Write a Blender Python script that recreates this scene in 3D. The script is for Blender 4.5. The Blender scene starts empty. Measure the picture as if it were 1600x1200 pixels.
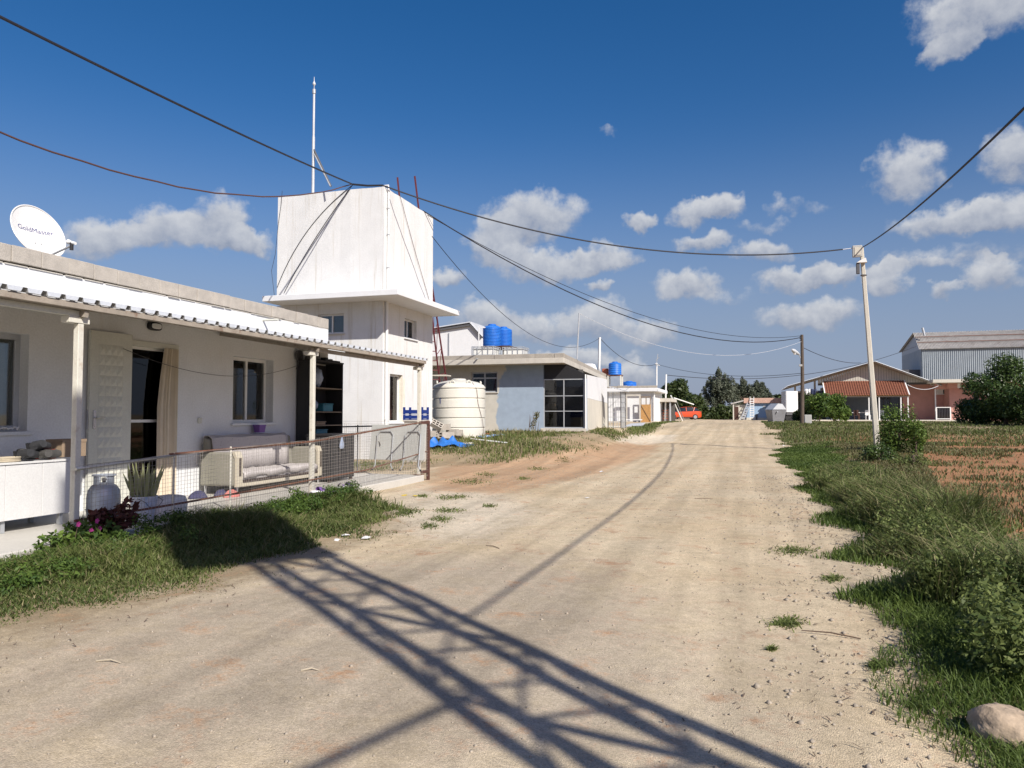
import bpy, math, random
import numpy as np
from mathutils import Vector, Matrix

# ------------------------------------------------------------------ camera, sky, sun, exposure
SC = bpy.context.scene
COL = SC.collection
FPX, HOR, VPX, EYE = 1170.0, 648.0, 1165.0, 1.4          # focal length, horizon and road direction of the photograph
PITCH = math.atan((HOR - 600.0) / FPX)
YAW = math.atan((VPX - 800.0) * math.cos(PITCH) / FPX)
cam = bpy.data.cameras.new("camera"); camo = bpy.data.objects.new("camera", cam); COL.objects.link(camo)
cam.sensor_width = 36.0; cam.lens = FPX / 1600.0 * 36.0; cam.clip_start = 0.05; cam.clip_end = 6000
camo.location = (0, 0, EYE); camo.rotation_euler = (math.pi / 2 + PITCH, 0, YAW)
SC.camera = camo

SUN_AZ, SUN_EL = math.radians(50.0), math.radians(37.5)   # light travels 50 degrees left of +Y
SDIR = Vector((-math.sin(SUN_AZ) * math.cos(SUN_EL), math.cos(SUN_AZ) * math.cos(SUN_EL), -math.sin(SUN_EL)))
sl = bpy.data.lights.new("sun", 'SUN'); sl.energy = 4.7; sl.angle = math.radians(0.53); sl.color = (1.0, 0.94, 0.86)
so = bpy.data.objects.new("sun", sl); COL.objects.link(so); so.rotation_euler = SDIR.to_track_quat('-Z', 'Y').to_euler()
SC.view_settings.view_transform = 'Standard'; SC.view_settings.look = 'None'
SC.view_settings.exposure = 0.40; SC.view_settings.gamma = 1.0; SC.view_settings.use_curve_mapping = False
SC.render.engine = 'CYCLES'
SC.cycles.max_bounces = 6; SC.cycles.transparent_max_bounces = 12; SC.cycles.caustics_reflective = False; SC.cycles.caustics_refractive = False

_f = Vector((-math.sin(YAW) * math.cos(PITCH), math.cos(YAW) * math.cos(PITCH), math.sin(PITCH)))
_r = Vector((math.cos(YAW), math.sin(YAW), 0)); _u = _r.cross(_f); _O = Vector((0, 0, EYE))
def ray(px, py): return _f + _r * ((px - 800) / FPX) - _u * ((py - 600) / FPX)
def at(px, py, d): return _O + ray(px, py) * d            # a point of the photograph at a known distance
def onX(px, py, x): v = ray(px, py); return _O + v * (x / v.x)
def onY(px, py, y): v = ray(px, py); return _O + v * (y / v.y)

# clouds: centre and half size (pixels of the photograph, turned into azimuth and elevation), all at infinity
CLOUDS = [(160,370,62,26),(262,358,52,30),(340,348,46,36),(388,380,48,16),(838,338,82,36),(775,378,56,32),(850,414,84,24),(948,402,56,20),
 (700,432,26,15),(752,492,50,24),(838,512,64,24),(930,498,54,30),(1012,518,44,24),(1000,350,26,13),(1085,332,44,19),(1128,322,34,18),(1098,376,48,13),
 (1072,440,52,21),(1132,462,46,12),(1190,395,46,17),(940,446,19,10),(1238,436,50,17),(1296,428,26,19),(1262,490,76,21),(1382,436,36,20),(1418,270,56,34),
 (1592,236,40,34),(1490,345,80,20),(1585,330,60,26),(1550,430,36,21),(1476,451,22,11),(1530,18,86,36),(1480,74,36,19),(952,210,26,6),(985,588,36,20),
 (1230,325,60,10),(1190,352,40,9),(1480,400,170,12),(1380,420,150,9),(870,560,130,14)]
def build_sky():
    w = bpy.data.worlds.new("World"); SC.world = w; w.use_nodes = True
    nt = w.node_tree; N = nt.nodes; L = nt.links
    bg = N['Background']
    sky = N.new('ShaderNodeTexSky'); sky.sky_type = 'NISHITA'; sky.sun_disc = False
    sky.sun_elevation = SUN_EL; sky.sun_rotation = math.pi - SUN_AZ
    sky.air_density = 1.0; sky.dust_density = 0.9; sky.ozone_density = 2.2; sky.altitude = 60
    def mth(op, a, b=None, c=None, clamp=False):
        n = N.new('ShaderNodeMath'); n.operation = op; n.use_clamp = clamp
        for i, v in enumerate((a, b, c)):
            if v is None: continue
            if isinstance(v, (int, float)): n.inputs[i].default_value = v
            else: L.new(v, n.inputs[i])
        return n.outputs[0]
    def vm(op, a, b):
        n = N.new('ShaderNodeVectorMath'); n.operation = op
        for i, v in enumerate((a, b)):
            if isinstance(v, tuple): n.inputs[i].default_value = v
            elif v is not None: L.new(v, n.inputs[i])
        return n
    tc = N.new('ShaderNodeTexCoord'); sep = N.new('ShaderNodeSeparateXYZ'); L.new(tc.outputs['Generated'], sep.inputs[0])
    az = mth('ARCTAN2', sep.outputs[0], sep.outputs[1]); el = mth('ARCSINE', sep.outputs[2])
    comb = N.new('ShaderNodeCombineXYZ'); L.new(az, comb.inputs[0]); L.new(el, comb.inputs[1])
    def noise(scale, detail, rough, vec=None, off=(0, 0, 0)):
        n = N.new('ShaderNodeTexNoise'); n.inputs['Scale'].default_value = scale; n.inputs['Detail'].default_value = detail
        n.inputs['Roughness'].default_value = rough
        L.new(vm('ADD', vec if vec is not None else tc.outputs['Generated'], off).outputs[0], n.inputs['Vector']); return n
    wob = noise(20, 5, 0.55, comb.outputs[0]); wob2 = noise(70, 3, 0.5, comb.outputs[0], (3, 7, 1))
    w1 = vm('MULTIPLY', vm('SUBTRACT', wob.outputs['Color'], (0.5, 0.5, 0.5)).outputs[0], (0.055, 0.042, 0.0)).outputs[0]
    w2 = vm('MULTIPLY', vm('SUBTRACT', wob2.outputs['Color'], (0.5, 0.5, 0.5)).outputs[0], (0.022, 0.018, 0.0)).outputs[0]
    p = vm('ADD', vm('ADD', comb.outputs[0], w1).outputs[0], w2).outputs[0]
    acc = None                                            # sums weight * (x, y, 1) over the clouds
    for (x, y, rx, ry) in CLOUDS:
        d = ray(x, y).normalized(); a0 = math.atan2(d.x, d.y); e0 = math.asin(d.z); sx, sy = FPX / (rx * 1.22), FPX / (ry * 1.34)
        q = N.new('ShaderNodeVectorMath'); q.operation = 'MULTIPLY_ADD'; L.new(p, q.inputs[0]); q.inputs[1].default_value = (sx, sy, 0); q.inputs[2].default_value = (-a0 * sx, -e0 * sy, 1)
        dd = vm('DOT_PRODUCT', q.outputs[0], q.outputs[0]).outputs['Value']
        wgt = mth('SUBTRACT', 2.0, dd, clamp=True)
        if (ry < 13 and rx > 35) or ry < 7: wgt = mth('MULTIPLY', wgt, 0.42 if ry > 7 else 0.30)
        sc = N.new('ShaderNodeVectorMath'); sc.operation = 'SCALE'; L.new(q.outputs[0], sc.inputs[0]); L.new(wgt, sc.inputs['Scale'])
        acc = sc.outputs[0] if acc is None else vm('ADD', acc, sc.outputs[0]).outputs[0]
    sacc = N.new('ShaderNodeSeparateXYZ'); L.new(acc, sacc.inputs[0]); T = sacc.outputs[1]; S = sacc.outputs[2]
    # the rest of the sky (outside the view) carries the same kind of scattered cumulus
    rest = noise(5.0, 7, 0.6, None, (4.2, 1.3, 0)).outputs[0]
    rst = mth('MULTIPLY', mth('SUBTRACT', rest, 0.57, clamp=True), 5.0)
    away = N.new('ShaderNodeMapRange'); away.interpolation_type = 'SMOOTHSTEP'
    fdot = vm('DOT_PRODUCT', tc.outputs['Generated'], tuple(_f)).outputs['Value']
    L.new(fdot, away.inputs[0]); away.inputs[1].default_value = 0.72; away.inputs[2].default_value = 0.60; away.inputs[3].default_value = 0; away.inputs[4].default_value = 1
    up = N.new('ShaderNodeMapRange'); L.new(sep.outputs[2], up.inputs[0]); up.inputs[1].default_value = 0.02; up.inputs[2].default_value = 0.12
    S = mth('ADD', S, mth('MULTIPLY', mth('MULTIPLY', rst, away.outputs[0]), up.outputs[0]))
    fine = noise(34, 8, 0.60, comb.outputs[0], (9, 2, 5)).outputs[0]
    dens = mth('MULTIPLY_ADD', mth('SUBTRACT', fine, 0.5), 1.25, S)
    alpha = N.new('ShaderNodeMapRange'); alpha.interpolation_type = 'SMOOTHSTEP'
    L.new(dens, alpha.inputs[0]); alpha.inputs[1].default_value = 0.16; alpha.inputs[2].default_value = 0.90; alpha.inputs[4].default_value = 0.90
    a_ok = mth('MULTIPLY', alpha.outputs[0], mth('MULTIPLY', S, 6.0, clamp=True))
    vert = mth('DIVIDE', T, mth('ADD', S, 0.05))
    shade = mth('ADD', mth('MULTIPLY_ADD', vert, 0.62, 0.54), mth('MULTIPLY', mth('SUBTRACT', fine, 0.5), 1.2))
    ramp = N.new('ShaderNodeValToRGB'); L.new(shade, ramp.inputs[0])
    ramp.color_ramp.elements[0].position = 0.12; ramp.color_ramp.elements[0].color = (3.9, 4.4, 5.6, 1)
    ramp.color_ramp.elements[1].position = 0.88; ramp.color_ramp.elements[1].color = (8.2, 8.4, 8.8, 1)
    hs = N.new('ShaderNodeHueSaturation'); hs.inputs['Saturation'].default_value = 1.42; hs.inputs['Value'].default_value = 1.22; L.new(sky.outputs[0], hs.inputs['Color'])
    tn = vm('MULTIPLY', hs.outputs[0], (1.22, 0.94, 1.02)).outputs[0]
    hz = N.new('ShaderNodeMapRange'); hz.interpolation_type = 'SMOOTHERSTEP'; L.new(el, hz.inputs[0]); hz.inputs[1].default_value = -0.02; hz.inputs[2].default_value = 0.42; hz.inputs[3].default_value = 0.85; hz.inputs[4].default_value = 0.0
    hm = N.new('ShaderNodeMix'); hm.data_type = 'RGBA'; L.new(hz.outputs[0], hm.inputs[0]); L.new(tn, hm.inputs[6]); hm.inputs[7].default_value = (3.25, 4.2, 6.0, 1)   # milky blue haze low in the sky
    mix = N.new('ShaderNodeMix'); mix.data_type = 'RGBA'
    L.new(a_ok, mix.inputs[0]); L.new(hm.outputs[2], mix.inputs[6]); L.new(ramp.outputs[0], mix.inputs[7])
    w.cycles.sampling_method = 'MANUAL'; w.cycles.sample_map_resolution = 256
    L.new(mix.outputs[2], bg.inputs[0]); bg.inputs[1].default_value = 0.060
build_sky()

# ------------------------------------------------------------------ terrain
def sm(t): t = np.clip(t, 0, 1); return t * t * (3 - 2 * t)
def gz(x, y):
    z = 0.2 * sm((y - 20) / 18) + 0.62 * sm((y - 34) / 20)
    z = z + 0.58 * sm((-x - 3.8) / 2.6) * sm((y - 18.5) / 7) * (1 - sm((y - 34) / 14))
    z = z + 0.16 * sm((x - 1.4) / 2.0) * sm((y - 2) / 6) * (1 - sm((y - 40) / 14))
    z = z + 0.014 * np.sin(x * 1.3 + 0.4 * y) * np.sin(y * 0.9 - 0.3 * x) + 0.010 * np.sin(x * 2.9 + 1.1) * np.sin(y * 2.3)
    return z
def gzf(x, y): return float(gz(np.float64(x), np.float64(y)))
def G(px, py):
    v = ray(px, py); t = 1.0
    while t < 400:
        p = _O + v * t
        if p.z < gzf(p.x, p.y): break
        t *= 1.004
    return p
def ground_at(px, d):                                     # on the ground at image column px, distance d
    p = at(px, 648, d); return Vector((p.x, p.y, gzf(p.x, p.y)))

# ------------------------------------------------------------------ materials
MATS = {}
def node_mat(name):
    m = bpy.data.materials.new(name); m.use_nodes = True
    nt = m.node_tree; b = nt.nodes['Principled BSDF']
    MATS[name] = m
    return m, nt.nodes, nt.links, b
def mat(name, col, rough=0.8, var=0.12, scale=6.0, bump=0.15, bscale=60.0, metal=0.0, stain=None, stain_amt=0.0, stain_scale=(1.5, 1.5, 0.35), spec=0.4, fine=0.06):
    m, N, L, b = node_mat(name)
    geo = N.new('ShaderNodeNewGeometry')
    n1 = N.new('ShaderNodeTexNoise'); n1.inputs['Scale'].default_value = scale; n1.inputs['Detail'].default_value = 6; n1.inputs['Roughness'].default_value = 0.6
    L.new(geo.outputs['Position'], n1.inputs['Vector'])
    mr = N.new('ShaderNodeMapRange'); L.new(n1.outputs[0], mr.inputs[0]); mr.inputs[1].default_value = 0.25; mr.inputs[2].default_value = 0.75
    mr.inputs[3].default_value = 1 - var; mr.inputs[4].default_value = 1 + var * 0.6
    n2 = N.new('ShaderNodeTexNoise'); n2.inputs['Scale'].default_value = bscale; n2.inputs['Detail'].default_value = 3
    L.new(geo.outputs['Position'], n2.inputs['Vector'])
    mr2 = N.new('ShaderNodeMapRange'); L.new(n2.outputs[0], mr2.inputs[0]); mr2.inputs[1].default_value = 0.3; mr2.inputs[2].default_value = 0.7
    mr2.inputs[3].default_value = 1 - fine; mr2.inputs[4].default_value = 1 + fine
    mul = N.new('ShaderNodeMath'); mul.operation = 'MULTIPLY'; L.new(mr.outputs[0], mul.inputs[0]); L.new(mr2.outputs[0], mul.inputs[1])
    vs = N.new('ShaderNodeVectorMath'); vs.operation = 'SCALE'; vs.inputs[0].default_value = col; L.new(mul.outputs[0], vs.inputs['Scale'])
    out = vs.outputs[0]
    if stain is not None:
        ms = N.new('ShaderNodeVectorMath'); ms.operation = 'MULTIPLY'; ms.inputs[1].default_value = stain_scale; L.new(geo.outputs['Position'], ms.inputs[0])
        n3 = N.new('ShaderNodeTexNoise'); n3.inputs['Scale'].default_value = 2.2; n3.inputs['Detail'].default_value = 8; n3.inputs['Roughness'].default_value = 0.68
        L.new(ms.outputs[0], n3.inputs['Vector'])
        r3 = N.new('ShaderNodeMapRange'); r3.interpolation_type = 'SMOOTHSTEP'; L.new(n3.outputs[0], r3.inputs[0]); r3.inputs[1].default_value = 0.52; r3.inputs[2].default_value = 0.74
        r3.inputs[3].default_value = 0; r3.inputs[4].default_value = stain_amt
        mx = N.new('ShaderNodeMix'); mx.data_type = 'RGBA'; L.new(r3.outputs[0], mx.inputs[0]); L.new(out, mx.inputs[6]); mx.inputs[7].default_value = (*stain, 1)
        out = mx.outputs[2]
    L.new(out, b.inputs['Base Color'])
    b.inputs['Roughness'].default_value = rough; b.inputs['Metallic'].default_value = metal; b.inputs['Specular IOR Level'].default_value = spec
    if bump:
        bp = N.new('ShaderNodeBump'); bp.inputs['Strength'].default_value = bump; bp.inputs['Distance'].default_value = 0.01
        L.new(n2.outputs[0], bp.inputs['Height']); L.new(bp.outputs[0], b.inputs['Normal'])
    return m
def foliage(name, dark, light, trans=0.35, rough=0.55):
    m, N, L, b = node_mat(name)
    a = N.new('ShaderNodeAttribute'); a.attribute_name = 'tint'
    r = N.new('ShaderNodeValToRGB'); L.new(a.outputs['Fac'], r.inputs[0])
    r.color_ramp.elements[0].color = (*dark, 1); r.color_ramp.elements[1].color = (*light, 1)
    L.new(r.outputs[0], b.inputs['Base Color']); b.inputs['Roughness'].default_value = rough; b.inputs['Specular IOR Level'].default_value = 0.25
    t = N.new('ShaderNodeBsdfTranslucent'); L.new(r.outputs[0], t.inputs[0])
    mx = N.new('ShaderNodeMixShader'); mx.inputs[0].default_value = trans; L.new(b.outputs[0], mx.inputs[1]); L.new(t.outputs[0], mx.inputs[2])
    L.new(mx.outputs[0], N['Material Output'].inputs['Surface'])
    return m
def glass(name, tint=(0.9, 0.95, 0.95), gloss=0.16, dark=0.0):
    m, N, L, b = node_mat(name)
    tr = N.new('ShaderNodeBsdfTransparent'); tr.inputs[0].default_value = (*[c * (1 - dark) for c in tint], 1)
    gl = N.new('ShaderNodeBsdfGlossy'); gl.inputs['Roughness'].default_value = 0.03
    fr = N.new('ShaderNodeFresnel'); fr.inputs[0].default_value = 1.5
    ad = N.new('ShaderNodeMath'); ad.operation = 'ADD'; ad.use_clamp = True; L.new(fr.outputs[0], ad.inputs[0]); ad.inputs[1].default_value = gloss * 0.3
    mx = N.new('ShaderNodeMixShader'); L.new(ad.outputs[0], mx.inputs[0]); L.new(tr.outputs[0], mx.inputs[1]); L.new(gl.outputs[0], mx.inputs[2])
    L.new(mx.outputs[0], N['Material Output'].inputs['Surface'])
    return m
WHITE = (0.70, 0.712, 0.72)
mat('plaster', WHITE, 0.85, 0.05, 3.0, 0.25, 40, stain=(0.62, 0.60, 0.56), stain_amt=0.35)
mat('plaster_tower', (0.69, 0.695, 0.685), 0.85, 0.08, 2.0, 0.3, 35, stain=(0.46, 0.42, 0.34), stain_amt=0.68, stain_scale=(3.4, 3.4, 0.15))
mat('concrete', (0.37, 0.34, 0.295), 0.92, 0.18, 3.0, 0.5, 70, stain=(0.24, 0.22, 0.19), stain_amt=0.5, fine=0.14)
mat('concrete_light', (0.52, 0.49, 0.43), 0.92, 0.14, 2.0, 0.4, 60, stain=(0.34, 0.31, 0.27), stain_amt=0.45, fine=0.1)
mat('cement_render', (0.60, 0.57, 0.49), 0.9, 0.10, 1.6, 0.35, 50, stain=(0.45, 0.41, 0.34), stain_amt=0.5, fine=0.08)
mat('porch_tile', (0.56, 0.54, 0.49), 0.45, 0.08, 2.0, 0.05, 30, stain=(0.46, 0.44, 0.40), stain_amt=0.6, stain_scale=(0.5, 2.6, 1.0))
mat('block', (0.43, 0.395, 0.345), 0.95, 0.2, 5.0, 0.6, 90, fine=0.16)
mat('white_paint', (0.64, 0.62, 0.54), 0.5, 0.08, 9, 0.1, 60, stain=(0.34, 0.22, 0.13), stain_amt=0.55, stain_scale=(6, 6, 3))
mat('white_gloss', (0.66, 0.66, 0.645), 0.3, 0.03, 3, 0.02, 60)
mat('pvc', (0.76, 0.76, 0.74), 0.35, 0.04, 5, 0.0, 60)
mat('pvc_grey', (0.45, 0.47, 0.50), 0.4, 0.05, 5, 0.0, 60)
mat('cream_door', (0.60, 0.60, 0.53), 0.45, 0.05, 4, 0.05, 50)
mat('rust', (0.17, 0.075, 0.045), 0.8, 0.3, 12, 0.4, 90, stain=(0.30, 0.14, 0.07), stain_amt=0.7, stain_scale=(5, 5, 5))
mat('red_steel', (0.14, 0.03, 0.035), 0.6, 0.2, 8, 0.2, 60)
mat('brown_steel', (0.10, 0.045, 0.035), 0.6, 0.2, 8, 0.2, 60)
mat('galv', (0.46, 0.48, 0.50), 0.45, 0.14, 6, 0.12, 40, metal=0.35, stain=(0.30, 0.27, 0.24), stain_amt=0.4)
mat('galv_light', (0.55, 0.57, 0.59), 0.5, 0.10, 3, 0.1, 30, metal=0.15, stain=(0.42, 0.42, 0.42), stain_amt=0.35)
mat('bin_steel', (0.25, 0.255, 0.27), 0.5, 0.18, 5, 0.15, 40, metal=0.3, stain=(0.16, 0.14, 0.12), stain_amt=0.6)
mat('shaded_wall', (0.15, 0.18, 0.22), 0.85, 0.1, 3, 0.1, 40)  # bluish wall darkened: the shade under the tiled canopy is in its colour
mat('steel_dark', (0.10, 0.10, 0.105), 0.5, 0.1, 6, 0.1, 60)
mat('purlin', (0.33, 0.29, 0.24), 0.7, 0.2, 6, 0.2, 60, stain=(0.16, 0.08, 0.05), stain_amt=0.8, stain_scale=(3, 3, 3))
mat('wire', (0.34, 0.31, 0.28), 0.6, 0.3, 8, 0.0, 60)
mat('black', (0.018, 0.018, 0.02), 0.55, 0.1, 8, 0.05, 60)
mat('black_wood', (0.022, 0.022, 0.025), 0.5, 0.15, 8, 0.05, 60)
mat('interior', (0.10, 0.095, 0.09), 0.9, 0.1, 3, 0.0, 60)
mat('wood', (0.48, 0.27, 0.10), 0.6, 0.25, 7, 0.2, 50, stain=(0.30, 0.15, 0.06), stain_amt=0.6, stain_scale=(8, 8, 1))
mat('wood_pole', (0.105, 0.082, 0.064), 0.9, 0.25, 5, 0.5, 60, stain=(0.055, 0.042, 0.034), stain_amt=0.7, stain_scale=(9, 9, 0.5))
mat('dark_wood', (0.075, 0.035, 0.025), 0.55, 0.2, 7, 0.1, 60)
mat('shelf_wood', (0.22, 0.17, 0.12), 0.6, 0.2, 7, 0.1, 60)
mat('curtain', (0.62, 0.54, 0.42), 0.9, 0.08, 6, 0.1, 300)
mat('net_curtain', (0.40, 0.39, 0.37), 0.9, 0.12, 12, 0.1, 200)
mat('fabric_beige', (0.36, 0.32, 0.26), 0.9, 0.08, 6, 0.3, 250)
mat('fabric_arm', (0.235, 0.225, 0.185), 0.9, 0.08, 6, 0.3, 250)  # sofa fabric with the shade on the arms put into a darker colour
mat('sofa_trim', (0.50, 0.455, 0.36), 0.5, 0.06, 6, 0.1, 60)
mat('sofa_inlay', (0.05, 0.035, 0.03), 0.5, 0.1, 6, 0.1, 60)
mat('cardboard', (0.30, 0.22, 0.15), 0.9, 0.1, 6, 0.1, 80)
mat('beige_belt', (0.45, 0.39, 0.29), 0.8, 0.1, 6, 0.1, 80)
mat('boot', (0.035, 0.036, 0.04), 0.75, 0.3, 20, 0.3, 90)
mat('boot_grey', (0.075, 0.072, 0.068), 0.8, 0.3, 20, 0.3, 90)
mat('orange_red', (0.45, 0.06, 0.03), 0.6, 0.15, 20, 0.1, 60)
mat('purple', (0.16, 0.08, 0.28), 0.5, 0.15, 10, 0.05, 60)
mat('navy', (0.012, 0.035, 0.20), 0.5, 0.2, 8, 0.1, 60)
mat('teal', (0.03, 0.16, 0.22), 0.5, 0.2, 8, 0.1, 60)
mat('plastic_bag', (0.30, 0.36, 0.48), 0.35, 0.3, 18, 0.3, 60)
mat('pink_cloth', (0.48, 0.17, 0.15), 0.9, 0.15, 10, 0.2, 120)
mat('slate_cloth', (0.055, 0.055, 0.11), 0.9, 0.15, 10, 0.2, 120)
mat('gas_grey', (0.42, 0.46, 0.52), 0.4, 0.1, 6, 0.05, 60, metal=0.3, stain=(0.28, 0.26, 0.25), stain_amt=0.5)
mat('bucket', (0.62, 0.66, 0.74), 0.5, 0.15, 12, 0.05, 60, stain=(0.10, 0.30, 0.62), stain_amt=0.95, stain_scale=(4, 4, 2))
mat('sack', (0.72, 0.71, 0.68), 0.8, 0.12, 12, 0.4, 60)
mat('tank_cream', (0.62, 0.605, 0.54), 0.45, 0.05, 2, 0.03, 40, stain=(0.52, 0.46, 0.36), stain_amt=0.3)
mat('tank_blue', (0.020, 0.155, 0.56), 0.45, 0.12, 4, 0.05, 40, stain=(0.13, 0.27, 0.55), stain_amt=0.55, stain_scale=(2, 2, 1))
mat('ibc', (0.72, 0.72, 0.68), 0.5, 0.06, 4, 0.02, 40)
mat('tarp', (0.022, 0.15, 0.50), 0.5, 0.22, 14, 0.5, 50)
mat('ceramic_red', (0.36, 0.10, 0.05), 0.8, 0.2, 6, 0.2, 60)
mat('white_frame', (0.76, 0.76, 0.74), 0.5, 0.06, 6, 0.05, 50)
mat('pale_table', (0.42, 0.43, 0.415), 0.5, 0.06, 4, 0.05, 50, stain=(0.45, 0.44, 0.40), stain_amt=0.4)
mat('chrome', (0.55, 0.55, 0.56), 0.25, 0.05, 4, 0.0, 40, metal=0.8)
mat('blue_wall_far', (0.33, 0.46, 0.62), 0.85, 0.06, 2, 0.1, 30)
mat('pink_wall', (0.56, 0.30, 0.25), 0.88, 0.08, 2, 0.2, 40, stain=(0.40, 0.22, 0.19), stain_amt=0.4)
mat('pink_roof', (0.56, 0.36, 0.28), 0.9, 0.12, 3, 0.2, 30)
mat('roof_tile', (0.235, 0.088, 0.052), 0.85, 0.28, 6, 0.3, 40, stain=(0.12, 0.06, 0.045), stain_amt=0.8, stain_scale=(1.5, 1.5, 1.5))
mat('fibre_cement', (0.50, 0.48, 0.45), 0.95, 0.2, 2, 0.3, 40, stain=(0.24, 0.16, 0.13), stain_amt=0.7, stain_scale=(0.8, 0.8, 0.8))
mat('cladding', (0.39, 0.435, 0.465), 0.55, 0.10, 2, 0.05, 30, stain=(0.27, 0.29, 0.31), stain_amt=0.6)
mat('gable_board', (0.52, 0.49, 0.43), 0.9, 0.12, 3, 0.15, 40)
mat('concrete_pole', (0.58, 0.55, 0.47), 0.9, 0.08, 4, 0.25, 60, stain=(0.45, 0.42, 0.36), stain_amt=0.4, stain_scale=(4, 4, 0.6))
mat('box_grey', (0.42, 0.42, 0.40), 0.6, 0.1, 8, 0.1, 60)
mat('cable', (0.022, 0.022, 0.028), 0.6, 0.1, 8, 0.0, 60)
mat('cable_brown', (0.10, 0.05, 0.04), 0.6, 0.1, 8, 0.0, 60)
mat('cable_white', (0.55, 0.56, 0.58), 0.6, 0.05, 8, 0.0, 60)
mat('car_red', (0.56, 0.075, 0.022), 0.22, 0.02, 3, 0.0, 40, spec=0.6)
mat('tyre', (0.025, 0.025, 0.025), 0.85, 0.1, 10, 0.1, 60)
mat('rim', (0.50, 0.50, 0.52), 0.3, 0.05, 10, 0.0, 60, metal=0.6)
mat('dark_glass', (0.02, 0.024, 0.03), 0.08, 0.02, 3, 0.0, 40, spec=0.7)
mat('lamp_lens', (0.70, 0.70, 0.68), 0.3, 0.03, 3, 0.0, 40)
mat('bark', (0.13, 0.10, 0.075), 0.95, 0.25, 9, 0.6, 50)
mat('rock', (0.40, 0.31, 0.22), 0.95, 0.22, 5, 0.9, 28, fine=0.15)
mat('sky_cloth', (0.10, 0.36, 0.66), 0.9, 0.1, 8, 0.2, 80)
mat('green_cloth', (0.22, 0.55, 0.07), 0.9, 0.1, 8, 0.2, 80)
mat('white_cloth', (0.74, 0.74, 0.74), 0.9, 0.08, 8, 0.3, 80)
mat('dark_cloth', (0.03, 0.04, 0.09), 0.9, 0.1, 8, 0.2, 80)
mat('ink_blue', (0.02, 0.03, 0.16), 0.6, 0.05, 8, 0.0, 80)
mat('paper', (0.75, 0.74, 0.72), 0.8, 0.06, 20, 0.2, 80)
mat('yellow', (0.62, 0.46, 0.05), 0.8, 0.15, 20, 0.2, 80)
mat('pebble', (0.36, 0.31, 0.245), 0.95, 0.35, 25, 0.4, 80)
mat('twig', (0.14, 0.10, 0.07), 0.95, 0.2, 20, 0.2, 80)
mat('stained_reveal', (0.74, 0.70, 0.60), 0.85, 0.06, 5, 0.2, 40, stain=(0.58, 0.36, 0.17), stain_amt=0.85, stain_scale=(4, 4, 1.0))
mat('blue_sheet', (0.20, 0.32, 0.52), 0.6, 0.25, 16, 0.2, 60, stain=(0.60, 0.62, 0.66), stain_amt=0.9, stain_scale=(6, 6, 6))
foliage('grass', (0.040, 0.070, 0.016), (0.235, 0.275, 0.085))
foliage('grass_bright', (0.045, 0.082, 0.015), (0.175, 0.240, 0.055))
foliage('grass_dry', (0.075, 0.080, 0.030), (0.380, 0.330, 0.170), 0.25)
foliage('weed', (0.050, 0.084, 0.022), (0.230, 0.270, 0.085))
foliage('leaf_dark', (0.022, 0.040, 0.014), (0.105, 0.135, 0.042), 0.28, 0.45)
foliage('leaf_citrus', (0.024, 0.050, 0.015), (0.115, 0.175, 0.045), 0.28, 0.4)
foliage('leaf_poplar', (0.060, 0.078, 0.050), (0.215, 0.235, 0.170), 0.35)
foliage('leaf_shrub', (0.035, 0.075, 0.018), (0.170, 0.250, 0.045), 0.3)
foliage('leaf_snake', (0.16, 0.18, 0.08), (0.50, 0.52, 0.28), 0.2)
foliage('leaf_red', (0.045, 0.016, 0.014), (0.170, 0.060, 0.042), 0.3)
foliage('petal', (0.42, 0.02, 0.20), (0.62, 0.10, 0.36), 0.3)
def blue_wall_material():                                 # sky blue paint over bare cement, with a ragged left edge
    m, N, L, b = node_mat('blue_paint')
    geo = N.new('ShaderNodeNewGeometry'); sp = N.new('ShaderNodeSeparateXYZ'); L.new(geo.outputs['Position'], sp.inputs[0])
    n = N.new('ShaderNodeTexNoise'); n.inputs['Scale'].default_value = 1.3; n.inputs['Detail'].default_value = 5; L.new(geo.outputs['Position'], n.inputs['Vector'])
    n2 = N.new('ShaderNodeTexNoise'); n2.inputs['Scale'].default_value = 5; n2.inputs['Detail'].default_value = 6; L.new(geo.outputs['Position'], n2.inputs['Vector'])
    a = N.new('ShaderNodeMath'); a.operation = 'MULTIPLY_ADD'; L.new(n.outputs[0], a.inputs[0]); a.inputs[1].default_value = 1.5; L.new(sp.outputs[0], a.inputs[2])
    edge = onY(783, 640, BLUE_Y).x + 0.75
    r = N.new('ShaderNodeMapRange'); L.new(a.outputs[0], r.inputs[0]); r.inputs[1].default_value = edge - 0.05; r.inputs[2].default_value = edge + 0.05
    v = N.new('ShaderNodeMapRange'); L.new(n2.outputs[0], v.inputs[0]); v.inputs[1].default_value = 0.3; v.inputs[2].default_value = 0.7; v.inputs[3].default_value = 0.93; v.inputs[4].default_value = 1.05
    mx = N.new('ShaderNodeMix'); mx.data_type = 'RGBA'; L.new(r.outputs[0], mx.inputs[0]); mx.inputs[6].default_value = (0.50, 0.48, 0.42, 1); mx.inputs[7].default_value = (0.290, 0.360, 0.445, 1)
    vs = N.new('ShaderNodeVectorMath'); vs.operation = 'SCALE'; L.new(mx.outputs[2], vs.inputs[0]); L.new(v.outputs[0], vs.inputs['Scale'])
    L.new(vs.outputs[0], b.inputs['Base Color']); b.inputs['Roughness'].default_value = 0.85
BLUE_Y = 30.5
blue_wall_material()
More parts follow.
